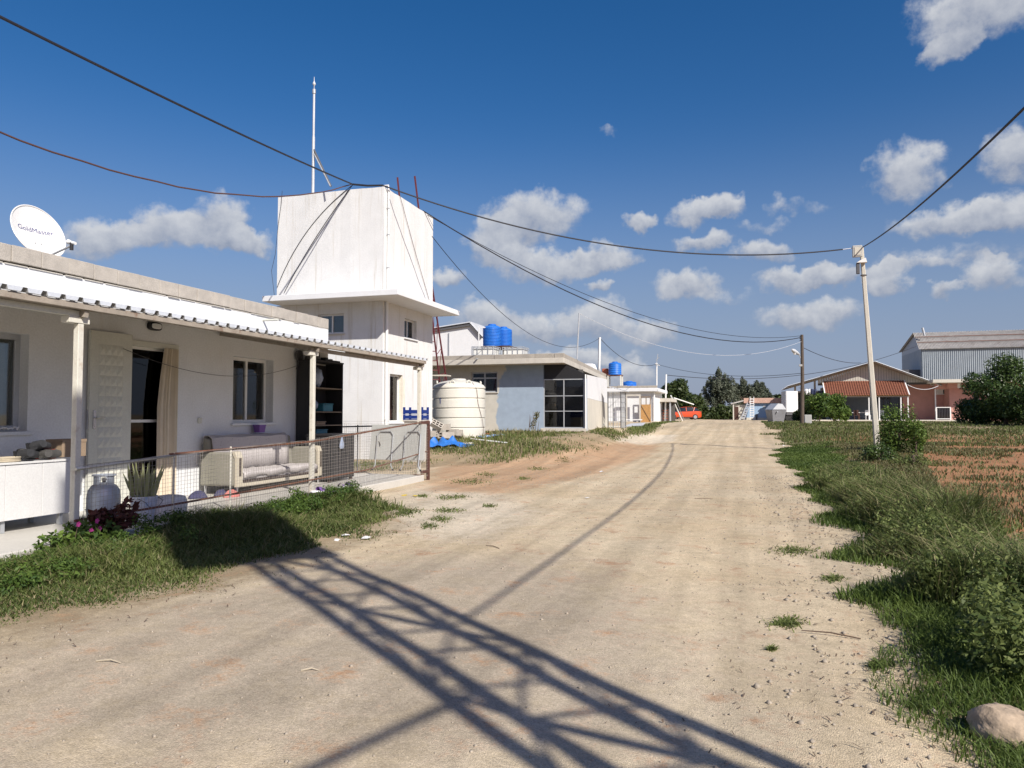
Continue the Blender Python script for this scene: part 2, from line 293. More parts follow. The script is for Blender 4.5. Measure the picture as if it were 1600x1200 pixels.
def throw_material():                                     # grey flowered throw
    m, N, L, b = node_mat('throw')
    geo = N.new('ShaderNodeNewGeometry')
    v = N.new('ShaderNodeTexVoronoi'); v.inputs['Scale'].default_value = 26; L.new(geo.outputs['Position'], v.inputs['Vector'])
    n = N.new('ShaderNodeTexNoise'); n.inputs['Scale'].default_value = 45; n.inputs['Detail'].default_value = 4; L.new(geo.outputs['Position'], n.inputs['Vector'])
    a = N.new('ShaderNodeMath'); a.operation = 'MULTIPLY_ADD'; L.new(n.outputs[0], a.inputs[0]); a.inputs[1].default_value = 0.9; L.new(v.outputs['Distance'], a.inputs[2])
    r = N.new('ShaderNodeValToRGB'); L.new(a.outputs[0], r.inputs[0])
    r.color_ramp.elements[0].position = 0.42; r.color_ramp.elements[0].color = (0.17, 0.13, 0.15, 1); r.color_ramp.elements[1].position = 0.68; r.color_ramp.elements[1].color = (0.47, 0.44, 0.43, 1)
    L.new(r.outputs[0], b.inputs['Base Color']); b.inputs['Roughness'].default_value = 0.95
throw_material()
glass('glass'); glass('screen', (0.30, 0.31, 0.33), 0.05)

# ------------------------------------------------------------------ mesh helpers
ORG = {}
def empty(name, loc, label=None, cat=None, group=None):
    o = bpy.data.objects.new(name, None); COL.objects.link(o); o.empty_display_size = 0.2
    o.location = loc; ORG[o.name] = Vector(loc)
    tag(o, label, cat, group)
    return o
def tag(o, label=None, cat=None, group=None, kind=None):
    if label: o['label'] = label
    if cat: o['category'] = cat
    if group: o['group'] = group
    if kind: o['kind'] = kind
    return o
class MB:
    def __init__(s): s.v = []; s.f = []; s.M = None
    def add(s, vs, fs):
        n = len(s.v)
        for p in vs:
            p = Vector(p); s.v.append(s.M @ p if s.M is not None else p)
        for f in fs: s.f.append([i + n for i in f])
        return s
    def box(s, a, b):
        (x0, y0, z0), (x1, y1, z1) = a, b
        return s.add([(x0,y0,z0),(x1,y0,z0),(x1,y1,z0),(x0,y1,z0),(x0,y0,z1),(x1,y0,z1),(x1,y1,z1),(x0,y1,z1)],
                     [(0,3,2,1),(4,5,6,7),(0,1,5,4),(1,2,6,5),(2,3,7,6),(3,0,4,7)])
    def cbox(s, c, d): return s.box((c[0]-d[0]/2, c[1]-d[1]/2, c[2]-d[2]/2), (c[0]+d[0]/2, c[1]+d[1]/2, c[2]+d[2]/2))
    def bar(s, p, q, w, h=None, up=(0, 0, 1)):            # square bar from p to q
        h = h or w; p = Vector(p); q = Vector(q); d = (q - p).normalized(); u = Vector(up)
        if abs(d.dot(u)) > 0.98: u = Vector((1, 0, 0))
        a = d.cross(u).normalized() * (w / 2); b = a.cross(d).normalized() * (h / 2)
        vs = [p - a - b, p + a - b, p + a + b, p - a + b, q - a - b, q + a - b, q + a + b, q - a + b]
        return s.add(vs, [(0,1,2,3),(7,6,5,4),(0,4,5,1),(1,5,6,2),(2,6,7,3),(3,7,4,0)])
    def tube(s, pts, r, n=8, cap=True):
        pts = [Vector(p) for p in pts]; rs = r if isinstance(r, (list, tuple)) else [r] * len(pts)
        base = len(s.v); u = None; vs = []
        for i, p in enumerate(pts):
            d = (pts[min(i + 1, len(pts) - 1)] - pts[max(i - 1, 0)]).normalized()
            if u is None:
                u = Vector((0, 0, 1)) if abs(d.z) < 0.9 else Vector((1, 0, 0))
            u = (u - d * u.dot(d)).normalized(); w = d.cross(u)
            for k in range(n):
                t = 2 * math.pi * k / n; vs.append(p + (u * math.cos(t) + w * math.sin(t)) * rs[i])
        fs = []
        for i in range(len(pts) - 1):
            for k in range(n):
                k2 = (k + 1) % n; fs.append((i*n+k, i*n+k2, (i+1)*n+k2, (i+1)*n+k))
        if cap: fs.append(tuple(range(n))[::-1]); fs.append(tuple((len(pts)-1)*n + k for k in range(n)))
        return s.add(vs, fs)
    def lathe(s, prof, c=(0, 0, 0), n=24, cap=True):      # (radius, z) profile round a vertical axis
        vs = []; fs = []
        for (r, z) in prof:
            for k in range(n):
                t = 2 * math.pi * k / n; vs.append((c[0] + r * math.cos(t), c[1] + r * math.sin(t), c[2] + z))
        for i in range(len(prof) - 1):
            for k in range(n):
                k2 = (k + 1) % n; fs.append((i*n+k, i*n+k2, (i+1)*n+k2, (i+1)*n+k))
        if cap: fs.append(tuple(range(n))[::-1]); fs.append(tuple((len(prof)-1)*n + k for k in range(n)))
        return s.add(vs, fs)
    def prism(s, poly, d):                                # closed 3-D polygon pushed along d
        n = len(poly); d = Vector(d); vs = [Vector(p) for p in poly] + [Vector(p) + d for p in poly]
        return s.add(vs, [tuple(range(n))[::-1], tuple(range(n, 2*n))] + [(i, (i+1) % n, n + (i+1) % n, n + i) for i in range(n)])
    def sheet(s, p0, pu, pv, n, h, th=0.006, kind='trap'):  # ribbed sheet: p0 corner, pu across the ribs, pv along them
        p0 = Vector(p0); pu = Vector(pu); pv = Vector(pv); nn = pu.cross(pv).normalized()
        prof = []
        for i in range(n):
            if kind == 'trap': ks = ((0, 0), (0.62, 0), (0.70, 1), (0.92, 1))
            elif kind == 'clad': ks = ((0, 0), (0.45, 0), (0.5, 1), (0.95, 1))
            else: ks = tuple((k / 6, 0.5 - 0.5 * math.cos(2 * math.pi * k / 6)) for k in range(6))
            for (t, z) in ks: prof.append(((i + t) / n, z * h))
        prof.append((1.0, 0)); m = len(prof); vs = []
        for off in (0, -th):
            for (t, z) in prof: vs.append(p0 + pu * t + nn * (z + off)); vs.append(p0 + pu * t + pv + nn * (z + off))
        fs = []
        for i in range(m - 1):
            fs.append((2*i, 2*i+2, 2*i+3, 2*i+1)); o = 2*m; fs.append((o+2*i, o+2*i+1, o+2*i+3, o+2*i+2))
            fs.append((2*i, o+2*i, o+2*i+2, 2*i+2)); fs.append((2*i+1, 2*i+3, o+2*i+3, o+2*i+1))
        return s.add(vs, fs)
    def build(s, name, material, parent=None, smooth=False, bevel=0, **kw):
        vs = s.v; lo = Vector([min(v[i] for v in vs) for i in range(3)]); hi = Vector([max(v[i] for v in vs) for i in range(3)])
        org = Vector(((lo.x + hi.x) / 2, (lo.y + hi.y) / 2, lo.z))
        me = bpy.data.meshes.new(name); me.from_pydata([v - org for v in vs], [], s.f); me.update()
        if smooth: me.polygons.foreach_set('use_smooth', [True] * len(me.polygons))
        me.materials.append(MATS[material])
        o = bpy.data.objects.new(name, me); COL.objects.link(o)
        if bevel:
            bm = o.modifiers.new('bevel', 'BEVEL'); bm.width = bevel; bm.segments = 2; bm.limit_method = 'ANGLE'; bm.angle_limit = math.radians(40)
        if smooth:
            try: me.set_sharp_from_angle(angle=math.radians(45))
            except Exception: pass
        place(o, org, parent)
        return tag(o, **kw)
def place(o, org, parent):
    ORG[o.name] = Vector(org)
    if parent is not None:
        o.parent = parent; o.location = Vector(org) - ORG[parent.name]
    else: o.location = org
def mb(): return MB()
def bbox(a, b): return MB().box(a, b)
def copy_tree(o, delta, parent=None, label=None):          # a thing and its parts again, moved by delta
    c = o.copy(); COL.objects.link(c); ORG[c.name] = ORG[o.name] + Vector(delta)
    if parent is None: c.location = Vector(o.location) + Vector(delta)
    else: c.parent = parent
    if label: c['label'] = label
    for ch in list(o.children): copy_tree(ch, delta, c)
    return c
def np_mesh(name, v, quads=None, tris=None, material=None, parent=None, tint=None, smooth=False, **kw):
    v = np.asarray(v, dtype=np.float64)
    lo = v.min(0); hi = v.max(0); org = Vector(((lo[0]+hi[0])/2, (lo[1]+hi[1])/2, lo[2]))
    me = bpy.data.meshes.new(name); me.vertices.add(len(v)); me.vertices.foreach_set('co', (v - np.array(org)).astype(np.float32).ravel())
    nq = 0 if quads is None else len(quads); nt = 0 if tris is None else len(tris)
    idx = []
    if nq: idx.append(np.asarray(quads).ravel())
    if nt: idx.append(np.asarray(tris).ravel())
    idx = np.concatenate(idx).astype(np.int32); me.loops.add(len(idx)); me.loops.foreach_set('vertex_index', idx)
    tot = np.concatenate([np.full(nq, 4), np.full(nt, 3)]).astype(np.int32)
    st = np.concatenate([[0], np.cumsum(tot)[:-1]]).astype(np.int32)
    me.polygons.add(nq + nt); me.polygons.foreach_set('loop_start', st); me.polygons.foreach_set('loop_total', tot)
    if smooth: me.polygons.foreach_set('use_smooth', np.ones(nq + nt, dtype=bool))
    if tint is not None:
        a = me.attributes.new('tint', 'FLOAT', 'POINT'); a.data.foreach_set('value', np.asarray(tint, dtype=np.float32))
    me.update(); me.validate()
    me.materials.append(MATS[material])
    o = bpy.data.objects.new(name, me); COL.objects.link(o); place(o, org, parent)
    return tag(o, **kw)
def wall_cells(m, axis, front, back, a0, a1, z0, z1, holes):   # a wall with real openings
    A = sorted({a0, a1, *[h[0] for h in holes], *[h[1] for h in holes]}); Z = sorted({z0, z1, *[h[2] for h in holes], *[h[3] for h in holes]})
    A = [a for a in A if a0 <= a <= a1]; Z = [z for z in Z if z0 <= z <= z1]
    for i in range(len(A) - 1):
        j = 0
        while j < len(Z) - 1:
            ca = (A[i] + A[i+1]) / 2
            def hole(jj): cz = (Z[jj] + Z[jj+1]) / 2; return any(h[0] < ca < h[1] and h[2] < cz < h[3] for h in holes)
            if hole(j): j += 1; continue
            k = j
            while k + 1 < len(Z) - 1 and not hole(k + 1): k += 1
            lo, hi = min(front, back), max(front, back)
            if axis == 'x': m.box((lo, A[i], Z[j]), (hi, A[i+1], Z[k+1]))
            else: m.box((A[i], lo, Z[j]), (A[i+1], hi, Z[k+1]))
            j = k + 1
    return m
def window(parent, axis, face, sgn, a0, a1, z0, z1, recess=0.12, fw=0.05, panes=2, frame='pvc', pane='glass', sill=True, mid=None, name='window', sillmat='concrete_light', label=None):
    f0 = face - sgn * recess; f1 = f0 - sgn * 0.06; lo, hi = min(f0, f1), max(f0, f1)
    m = MB()
    def bx(mm, aa, ab, za, zb, l=lo, h=hi):
        if axis == 'x': mm.box((l, aa, za), (h, ab, zb))
        else: mm.box((aa, l, za), (ab, h, zb))
    bx(m, a0, a1, z0, z0 + fw); bx(m, a0, a1, z1 - fw, z1); bx(m, a0, a0 + fw, z0 + fw, z1 - fw); bx(m, a1 - fw, a1, z0 + fw, z1 - fw)
    cuts = [a0 + fw]
    for i in range(1, panes):
        c = a0 + (a1 - a0) * i / panes; bx(m, c - fw / 2, c + fw / 2, z0 + fw, z1 - fw); cuts += [c - fw / 2, c + fw / 2]
    cuts.append(a1 - fw)
    zs = [z0 + fw, z1 - fw]
    if mid:
        zm = z0 + (z1 - z0) * mid; zs = [z0 + fw, zm - fw / 2, zm + fw / 2, z1 - fw]
        for i in range(panes): bx(m, cuts[2*i], cuts[2*i+1], zm - fw / 2, zm + fw / 2)
    w = m.build(name, frame, parent, bevel=0.004, label=label)
    c = (lo + hi) / 2
    for i in range(panes):
        for j in range(len(zs) // 2):
            g = MB(); bx(g, cuts[2*i] - 0.01, cuts[2*i+1] + 0.01, zs[2*j] - 0.01, zs[2*j+1] + 0.01, c - 0.004, c + 0.004); g.build('pane', pane, w)
    if sill:
        g = MB(); l2, h2 = sorted((face + sgn * 0.05, f1)); bx(g, a0 - 0.05, a1 + 0.05, z0 - 0.045, z0 - 0.002, l2, h2); g.build('sill', sillmat, w, bevel=0.006)
    return w
def blob_leaves(blobs, n, size, rng, flat=0.0, shell=0.5):
    blobs = [(np.array(c, float), np.array(r if hasattr(r, '__len__') else (r, r, r), float)) for c, r in blobs]
    vol = np.array([r[0]*r[1]*r[2] for _, r in blobs]) ** (2/3); pick = rng.choice(len(blobs), n, p=vol / vol.sum())
    C = np.array([b[0] for b in blobs])[pick]; R = np.array([b[1] for b in blobs])[pick]
    d = rng.normal(size=(n, 3)); d /= np.linalg.norm(d, axis=1)[:, None]
    rad = shell + (1.06 - shell) * rng.random(n) ** 0.7
    ctr = C + d * R * rad[:, None]
    nr = d * 0.6 + rng.normal(size=(n, 3)) * 0.6; nr[:, 2] += 0.25; nr /= np.linalg.norm(nr, axis=1)[:, None]
    t = np.cross(nr, rng.normal(size=(n, 3))); t /= np.linalg.norm(t, axis=1)[:, None]; b = np.cross(nr, t)
    s = size * (0.6 + 0.8 * rng.random(n))[:, None]
    v = np.stack([ctr - t * s, ctr + b * s * 0.45, ctr + t * s, ctr - b * s * 0.45], 1).reshape(-1, 3)
    q = np.arange(n * 4).reshape(-1, 4)
    bt = rng.random(len(blobs)) * 0.35
    tint = np.clip(bt[pick] + 0.6 * rng.random(n) ** 1.4, 0, 1)
    return v, q, np.repeat(tint, 4)
def limbs(m, base, height, r, rng, crown, nb=5):            # tapered trunk with limbs reaching into the crown
    top = Vector(base) + Vector((rng.normal() * 0.05 * height, rng.normal() * 0.05 * height, height))
    mid = (Vector(base) + top) / 2 + Vector((rng.normal() * 0.03 * height, rng.normal() * 0.03 * height, 0))
    m.tube([Vector(base) - Vector((0, 0, 0.15)), mid, top], [r, r * 0.8, r * 0.55], 7)
    for k in range(nb):
        c, rad = crown[k % len(crown)]; c = Vector(c) + Vector([rng.normal() * 0.25 * (rad if not hasattr(rad, '__len__') else rad[0]) for _ in range(3)])
        s0 = mid.lerp(top, 0.3 + 0.7 * rng.random()); m.tube([s0, s0.lerp(c, 0.5) + Vector((0, 0, 0.05 * height)), c], [r * 0.45, r * 0.3, r * 0.1], 5)
def plant(name, base, crown, n, leaf, material, label, cat, seed, trunk_h=0.5, trunk_r=0.05, nb=5, group=None, shell=0.45):
    rng = np.random.default_rng(seed); t = empty(name, base, label, cat, group)
    m = MB(); limbs(m, base, trunk_h, trunk_r, rng, crown, nb); m.build('trunk' if 'tree' in name else 'stem', 'bark', t, smooth=True)
    v, q, ti = blob_leaves(crown, n, leaf, rng, shell=shell)
    np_mesh('crown' if 'tree' in name else 'foliage', v, quads=q, material=material, parent=t, tint=ti)
    return t
def rand_crown(c, r, k, rng, spread=0.62, rr=(0.38, 0.6), squash=0.85):
    out = [(tuple(c), (r[0] * 0.7, r[1] * 0.7, r[2] * 0.7))]
    for _ in range(k):
        d = rng.normal(size=3); d /= np.linalg.norm(d); s = rr[0] + (rr[1] - rr[0]) * rng.random()
        out.append(((c[0] + d[0]*r[0]*spread, c[1] + d[1]*r[1]*spread, c[2] + d[2]*r[2]*spread), (r[0]*s, r[1]*s, r[2]*s*squash)))
    return out

# ------------------------------------------------------------------ the ground
def in_poly(x, y, poly):
    x = np.asarray(x); y = np.asarray(y); c = np.zeros(x.shape, bool); n = len(poly); j = n - 1
    for i in range(n):
        xi, yi = poly[i]; xj, yj = poly[j]
        if yi != yj: c ^= ((yi > y) != (yj > y)) & (x < (xj - xi) * (y - yi) / (yj - yi) + xi)
        j = i
    return c
def wp(*pts): return [(lambda p: (p.x, p.y))(G(*q)) for q in pts]   # outline on the ground
ROAD_R = wp((1545,1199),(1450,1100),(1410,1010),(1385,950),(1340,890),(1300,830),(1268,780),(1243,740),(1224,705),(1212,682),(1205,668))
RRX = [p[0] for p in ROAD_R]; RRY = [p[1] for p in ROAD_R]
_er = np.random.default_rng(23); _EY = np.cumsum(0.25 + 0.9 * _er.random(140)) - 2; _EX = _er.normal(size=140) * 0.16   # ragged edge
def road_right(y):
    y = np.asarray(y, float); return np.interp(y, RRY, RRX) + np.interp(y, _EY, _EX) * (0.75 + 0.03 * np.minimum(y, 40))
VERGE_L = wp((-160,1060),(0,998),(130,966),(260,935),(390,903),(480,876),(545,850),(615,822),(632,803),(560,786),(535,776)) + [(-6.75, 10.6), (-6.75, 3.2), (-5.2, 2.0)]
BACK_L = wp((520,735),(600,738),(690,728),(790,722),(900,705),(965,690),(972,680)) + [(-6.4, 36), (-30, 36), (-30, 15.5), (-9.0, 15.2), (-7.2, 15.0)]
ORANGE = wp((664,768),(684,726),(800,712),(960,690),(1035,692),(1010,712),(920,745),(790,772))
LIME = wp((560,800),(655,752),(770,764),(850,800),(760,850),(640,845)); LIME2 = wp((950,688),(990,676),(1060,678),(1050,690),(980,696))
GREY = wp((-300,1199),(-200,1060),(200,950),(470,888),(700,866),(860,868),(960,900),(1040,960),(1090,1040),(1130,1199))
FIELD_RED = wp((1440,706),(1520,690),(1700,682),(2000,760),(2000,1000),(1700,905),(1590,846),(1500,806),(1462,750))
HOUSE2_GRASS = wp((968,684),(990,668),(1040,660),(1062,659),(1030,664),(1018,676)) 
def grid_axis(parts):
    out = []
    for a, b, s in parts: out += list(np.arange(a, b, s))
    return np.array(out + [parts[-1][1]])
def far_axis(a, b, k): return [a + (b - a) * ((math.exp(4 * i / k) - 1) / (math.exp(4) - 1)) for i in range(1, k + 1)]
def build_ground():
    xs = grid_axis([(-40, -10, 1.0), (-10, 6, 0.14), (6, 40, 0.8)]); xs = np.array([-v for v in far_axis(40, 3000, 14)][::-1] + list(xs) + far_axis(40, 3000, 14))
    ys = grid_axis([(-20, 1, 0.7), (1, 19, 0.14), (19, 40, 0.3), (40, 100, 1.0)]); ys = np.array([-v for v in far_axis(20, 3000, 10)][::-1] + list(ys) + far_axis(100, 3000, 16))
    X, Y = np.meshgrid(xs, ys); Z = gz(X, Y); nx, ny = len(xs), len(ys)
    v = np.stack([X, Y, Z], -1).reshape(-1, 3)
    i = np.arange((ny - 1) * nx).reshape(ny - 1, nx)[:, :-1].ravel(); q = np.stack([i, i + 1, i + 1 + nx, i + nx], 1)
    m, N, L, b = node_mat('ground')
    o = np_mesh('ground', v, quads=q, material='ground', smooth=True)
    x, y = v[:, 0], v[:, 1]
    def blur(a):
        a = a.reshape(ny, nx).astype(float); p = np.pad(a, 1, mode='edge')
        return ((p[:-2, 1:-1] + p[2:, 1:-1] + p[1:-1, :-2] + p[1:-1, 2:] + 2 * a) / 6).ravel()
    right = sm((x - road_right(y)) / 0.5 + 0.3) * (y < 62); right = np.where(y < 0.8, sm((x - 1.2) / 0.6), right)
    def blurn(a, n):
        for _ in range(n): a = blur(a)
        return a
    soil = np.maximum.reduce([blurn(in_poly(x, y, VERGE_L), 14), blurn(in_poly(x, y, BACK_L), 8), right, blur(in_poly(x, y, HOUSE2_GRASS)), sm((y - 95) / 8), sm((-x - 14) / 6), sm((x - 6) / 8) * (y >= 62)])
    at_ = {'soil': soil, 'orange': blurn(in_poly(x, y, ORANGE), 10) * 0.9, 'lime': np.maximum(blurn(in_poly(x, y, LIME), 16) * 0.8, blurn(in_poly(x, y, LIME2), 4)),
           'grey': np.maximum(blurn(in_poly(x, y, GREY), 40), (y < 2.4) * (x < 0.6)), 'red': np.maximum(blur(in_poly(x, y, FIELD_RED)), 1.0 * sm((x - 2.2) / 1.4) * sm((y - 6.5) / 4) * (1 - sm((y - 30) / 20)))}
    for k, a in at_.items():
        A = o.data.attributes.new(k, 'FLOAT', 'POINT'); A.data.foreach_set('value', a.astype(np.float32))
    geo = N.new('ShaderNodeNewGeometry')
    def noise(sc, det=6, ro=0.6, off=0.0):
        n = N.new('ShaderNodeTexNoise'); n.inputs['Scale'].default_value = sc; n.inputs['Detail'].default_value = det; n.inputs['Roughness'].default_value = ro
        a = N.new('ShaderNodeVectorMath'); a.operation = 'ADD'; a.inputs[1].default_value = (off, off * 0.7, 0); L.new(geo.outputs['Position'], a.inputs[0]); L.new(a.outputs[0], n.inputs['Vector']); return n.outputs[0]
    def mr(v, a, b_, c, d, s=True):
        n = N.new('ShaderNodeMapRange'); n.interpolation_type = 'SMOOTHSTEP' if s else 'LINEAR'; L.new(v, n.inputs[0])
        for k, t in enumerate((a, b_, c, d)): n.inputs[k + 1].default_value = t
        return n.outputs[0]
    def mt(op, a, b_, c=None):
        n = N.new('ShaderNodeMath'); n.operation = op
        for k, t in enumerate((a, b_, c)):
            if t is None: continue
            if isinstance(t, (int, float)): n.inputs[k].default_value = t
            else: L.new(t, n.inputs[k])
        return n.outputs[0]
    big = noise(0.55, 6, 0.6, 3); mid = noise(2.6, 7, 0.65, 11); small = noise(26, 6, 0.72, 5); grit = noise(120, 3, 0.7)
    def layer(cur, attr, col, sharp=0.22, amp=0.9, top=1.0):
        a = N.new('ShaderNodeAttribute'); a.attribute_name = attr
        f = mt('MULTIPLY_ADD', mt('SUBTRACT', mid, 0.5), amp, a.outputs['Fac']); f = mt('MULTIPLY_ADD', mt('SUBTRACT', small, 0.5), amp * 0.5, f)
        f = mr(f, 0.5 - sharp, 0.5 + sharp, 0, top)
        mx = N.new('ShaderNodeMix'); mx.data_type = 'RGBA'; L.new(f, mx.inputs[0]); L.new(cur, mx.inputs[6]); mx.inputs[7].default_value = (*col, 1); return mx.outputs[2]
    c0 = N.new('ShaderNodeMix'); c0.data_type = 'RGBA'; L.new(mr(big, 0.3, 0.7, 0, 1), c0.inputs[0]); c0.inputs[6].default_value = (0.512, 0.408, 0.264, 1); c0.inputs[7].default_value = (0.568, 0.474, 0.330, 1)
    c = c0.outputs[2]
    op = N.new('ShaderNodeMix'); op.data_type = 'RGBA'; L.new(mr(mid, 0.60, 0.74, 0, 0.55), op.inputs[0]); L.new(c, op.inputs[6]); op.inputs[7].default_value = (0.40, 0.27, 0.165, 1); c = op.outputs[2]
    c = layer(c, 'grey', (0.372, 0.314, 0.238), 0.6, 2.4, 0.9)
    c = layer(c, 'lime', (0.590, 0.525, 0.415), 0.5, 1.6, 0.8)
    c = layer(c, 'orange', (0.440, 0.275, 0.160), 0.5, 2.2, 0.85)
    c = layer(c, 'soil', (0.255, 0.195, 0.118), 0.4, 2.4, 0.8)
    c = layer(c, 'red', (0.345, 0.172, 0.085), 0.45, 2.2, 0.95)
    # stones in the gravel: light and dark specks of a few millimetres to centimetres
    vo = N.new('ShaderNodeTexVoronoi'); vo.inputs['Scale'].default_value = 140; vo.feature = 'F1'; L.new(geo.outputs['Position'], vo.inputs['Vector'])
    sv = N.new('ShaderNodeSeparateColor'); L.new(vo.outputs['Color'], sv.inputs[0])
    speck = mr(sv.outputs[0], 0.0, 1.0, 0.80, 1.16, False)
    trk = N.new('ShaderNodeVectorMath'); trk.operation = 'MULTIPLY'; trk.inputs[1].default_value = (2.4, 0.09, 0); L.new(geo.outputs['Position'], trk.inputs[0])   # wheel tracks along the road
    tn = N.new('ShaderNodeTexNoise'); tn.inputs['Scale'].default_value = 1.0; tn.inputs['Detail'].default_value = 5; tn.inputs['Roughness'].default_value = 0.55; L.new(trk.outputs[0], tn.inputs['Vector'])
    speck = mt('MULTIPLY', speck, mr(tn.outputs[0], 0.32, 0.68, 0.83, 1.10))
    tone = mt('MULTIPLY', mt('MULTIPLY', speck, mr(small, 0.25, 0.75, 0.80, 1.16, False)), mr(grit, 0.3, 0.7, 0.84, 1.14, False))
    tone = mt('MULTIPLY', tone, mr(mid, 0.25, 0.75, 0.78, 1.14, False))
    blot = noise(1.15, 7, 0.7, 41); tone = mt('MULTIPLY', tone, mr(blot, 0.34, 0.52, 0.87, 1.0))
    clod = noise(9.0, 5, 0.7, 77); tone = mt('MULTIPLY', tone, mr(clod, 0.3, 0.7, 1.0, 1.26, False))
    vs = N.new('ShaderNodeVectorMath'); vs.operation = 'SCALE'; L.new(c, vs.inputs[0]); L.new(tone, vs.inputs['Scale'])
    L.new(vs.outputs[0], b.inputs['Base Color']); b.inputs['Roughness'].default_value = 0.95; b.inputs['Specular IOR Level'].default_value = 0.15
    hgt = mt('ADD', mt('MULTIPLY', vo.outputs['Distance'], -0.9), mt('ADD', mt('MULTIPLY', small, 0.35), mt('MULTIPLY_ADD', clod, 1.4, mt('MULTIPLY', mid, 1.6))))
    bp = N.new('ShaderNodeBump'); bp.inputs['Strength'].default_value = 0.36; bp.inputs['Distance'].default_value = 0.014; L.new(hgt, bp.inputs['Height']); L.new(bp.outputs[0], b.inputs['Normal'])
    tag(o, 'dirt and gravel ground with beige road, grey patches and reddish soil', 'ground', kind='structure')
build_ground()

# ------------------------------------------------------------------ the near white house with its porch
HX = -8.4; PX_ = -6.6; FLOOR = 0.13
def ya(px, py, x): return onX(px, py, x).y
def za(px, py, x): return onX(px, py, x).z
def build_house():
    t = empty('farmhouse', (HX, 8, 0), 'low white house with flat roof and block parapet behind the porch', 'house')
    y0, y1, zt = 0.5, 13.9, 3.2
    w2 = (ya(364, 610, HX), ya(427, 610, HX), za(366, 661, HX), za(366, 556, HX))
    w1 = (4.6, ya(44, 600, HX), za(30, 674, HX), za(30, 521, HX))
    dr = (ya(197, 600, HX), ya(277, 600, HX), FLOOR, za(240, 535, HX))
    m = mb(); wall_cells(m, 'x', HX, HX - 0.25, y0, y1, -0.1, zt, [w1, w2, dr])
    m.box((-14, y0, -0.1), (-13.75, y1, zt)).box((-13.75, y0, -0.1), (HX - 0.25, y0 + 0.25, zt)).box((-13.75, y1 - 0.25, -0.1), (HX - 0.25, y1, zt))
    m.build('wall', 'plaster', t)
    bbox((-13.75, y0 + 0.25, zt - 0.16), (HX - 0.25, y1 - 0.25, zt - 0.005)).build('roof', 'concrete', t)
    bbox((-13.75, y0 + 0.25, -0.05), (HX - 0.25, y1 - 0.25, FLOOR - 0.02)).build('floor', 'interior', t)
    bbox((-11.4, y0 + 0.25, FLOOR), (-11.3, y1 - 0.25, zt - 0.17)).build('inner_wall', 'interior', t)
    # parapet: single hollow blocks laid end to end
    src = bbox((HX - 0.2, 0, 0), (HX + 0.015, 0.392, 0.205)).build('concrete_block', 'block', t, bevel=0.008)
    base = src.location.copy(); rng = random.Random(4); k = 0; y = 13.9 - 0.395
    while y > 1.0:
        o = src if k == 0 else src.copy()
        if k: COL.objects.link(o); ORG[o.name] = ORG[src.name].copy()
        o.location = base + Vector((rng.uniform(-0.012, 0.008), y, zt + 0.012 + 0.003 * k * 0.4 + rng.uniform(0, 0.006)))
        o.rotation_euler = (rng.uniform(-.008, .008), 0, rng.uniform(-.01, .01)); y -= 0.3985; k += 1
    mor = mb(); rn = random.Random(2)
    yy = 1.0
    while yy < 13.85:                                    # ragged mortar bed under the blocks
        l = rn.uniform(0.12, 0.5); mor.box((HX - 0.19, yy, zt - 0.001), (HX + rn.uniform(0.0, 0.03), min(yy + l, 13.88), zt + 0.011)); yy += l + rn.uniform(0, 0.05)
    mor.build('mortar', 'concrete_light', t)
    p = za(411, 492, HX)
    mb().tube([(HX - 0.1, ya(411, 492, HX), 3.13), (HX + 0.32, ya(411, 492, HX), 3.12)], 0.022, 10).build('roof_spout', 'cream_door', t, smooth=True)
    window(t, 'x', HX, 1, *w2, recess=0.16, fw=0.055, panes=2, sillmat='plaster')
    window(t, 'x', HX, 1, *w1, recess=0.14, fw=0.07, panes=1, frame='pvc_grey', sillmat='plaster')
    # folded curtains inside the windows
    for (a0, a1, z0, z1), gap in ((w2, 0.18), (w1, 0.3)):
        for (s, e) in ((a0 + 0.02, a0 + (a1 - a0) * (0.5 - gap / 2)), (a0 + (a1 - a0) * (0.5 + gap / 2), a1 - 0.02)):
            m = mb(); n = 28; vs = []; fs = []
            for i in range(n + 1):
                yy = s + (e - s) * i / n; xx = HX - 0.30 + 0.035 * math.sin(i * 1.35) + 0.012 * math.sin(i * 3.1)
                vs += [(xx, yy, z0 - 0.1), (xx, yy, z1 + 0.05)]
            for i in range(n): fs.append((2*i, 2*i+2, 2*i+3, 2*i+1))
            m.add(vs, fs).build('curtain', 'net_curtain', t, smooth=True)
    # door frame, leaf swung open flat against the wall, mesh screen, curtain
    a0, a1, z0, z1 = dr
    m = mb().box((HX - 0.2, a0 + 0.001, z0), (HX + 0.02, a0 + 0.07, z1 - 0.001)).box((HX - 0.2, a1 - 0.07, z0), (HX + 0.02, a1 - 0.001, z1 - 0.001)).box((HX - 0.2, a0 + 0.07, z1 - 0.08), (HX + 0.02, a1 - 0.07, z1 - 0.001))
    fr = m.build('door_frame', 'cream_door', t, bevel=0.004)
    ml = (a0 + 0.07); mr_ = a1 - 0.07
    s = mb().box((HX - 0.10, ml, z0 + 0.01), (HX - 0.07, ml + 0.04, z1 - 0.08)).box((HX - 0.10, mr_ - 0.04, z0 + 0.01), (HX - 0.07, mr_, z1 - 0.08))
    zb = za(215, 658, HX); s.box((HX - 0.10, ml + 0.04, zb - 0.02), (HX - 0.07, mr_ - 0.04, zb + 0.02)).box((HX - 0.10, ml + 0.04, z1 - 0.12), (HX - 0.07, mr_ - 0.04, z1 - 0.08))
    sc_ = s.build('screen_door', 'pvc', t)
    bbox((HX - 0.087, ml + 0.04, z0 + 0.02), (HX - 0.083, mr_ - 0.04, z1 - 0.12)).build('mesh_screen', 'screen', sc_)
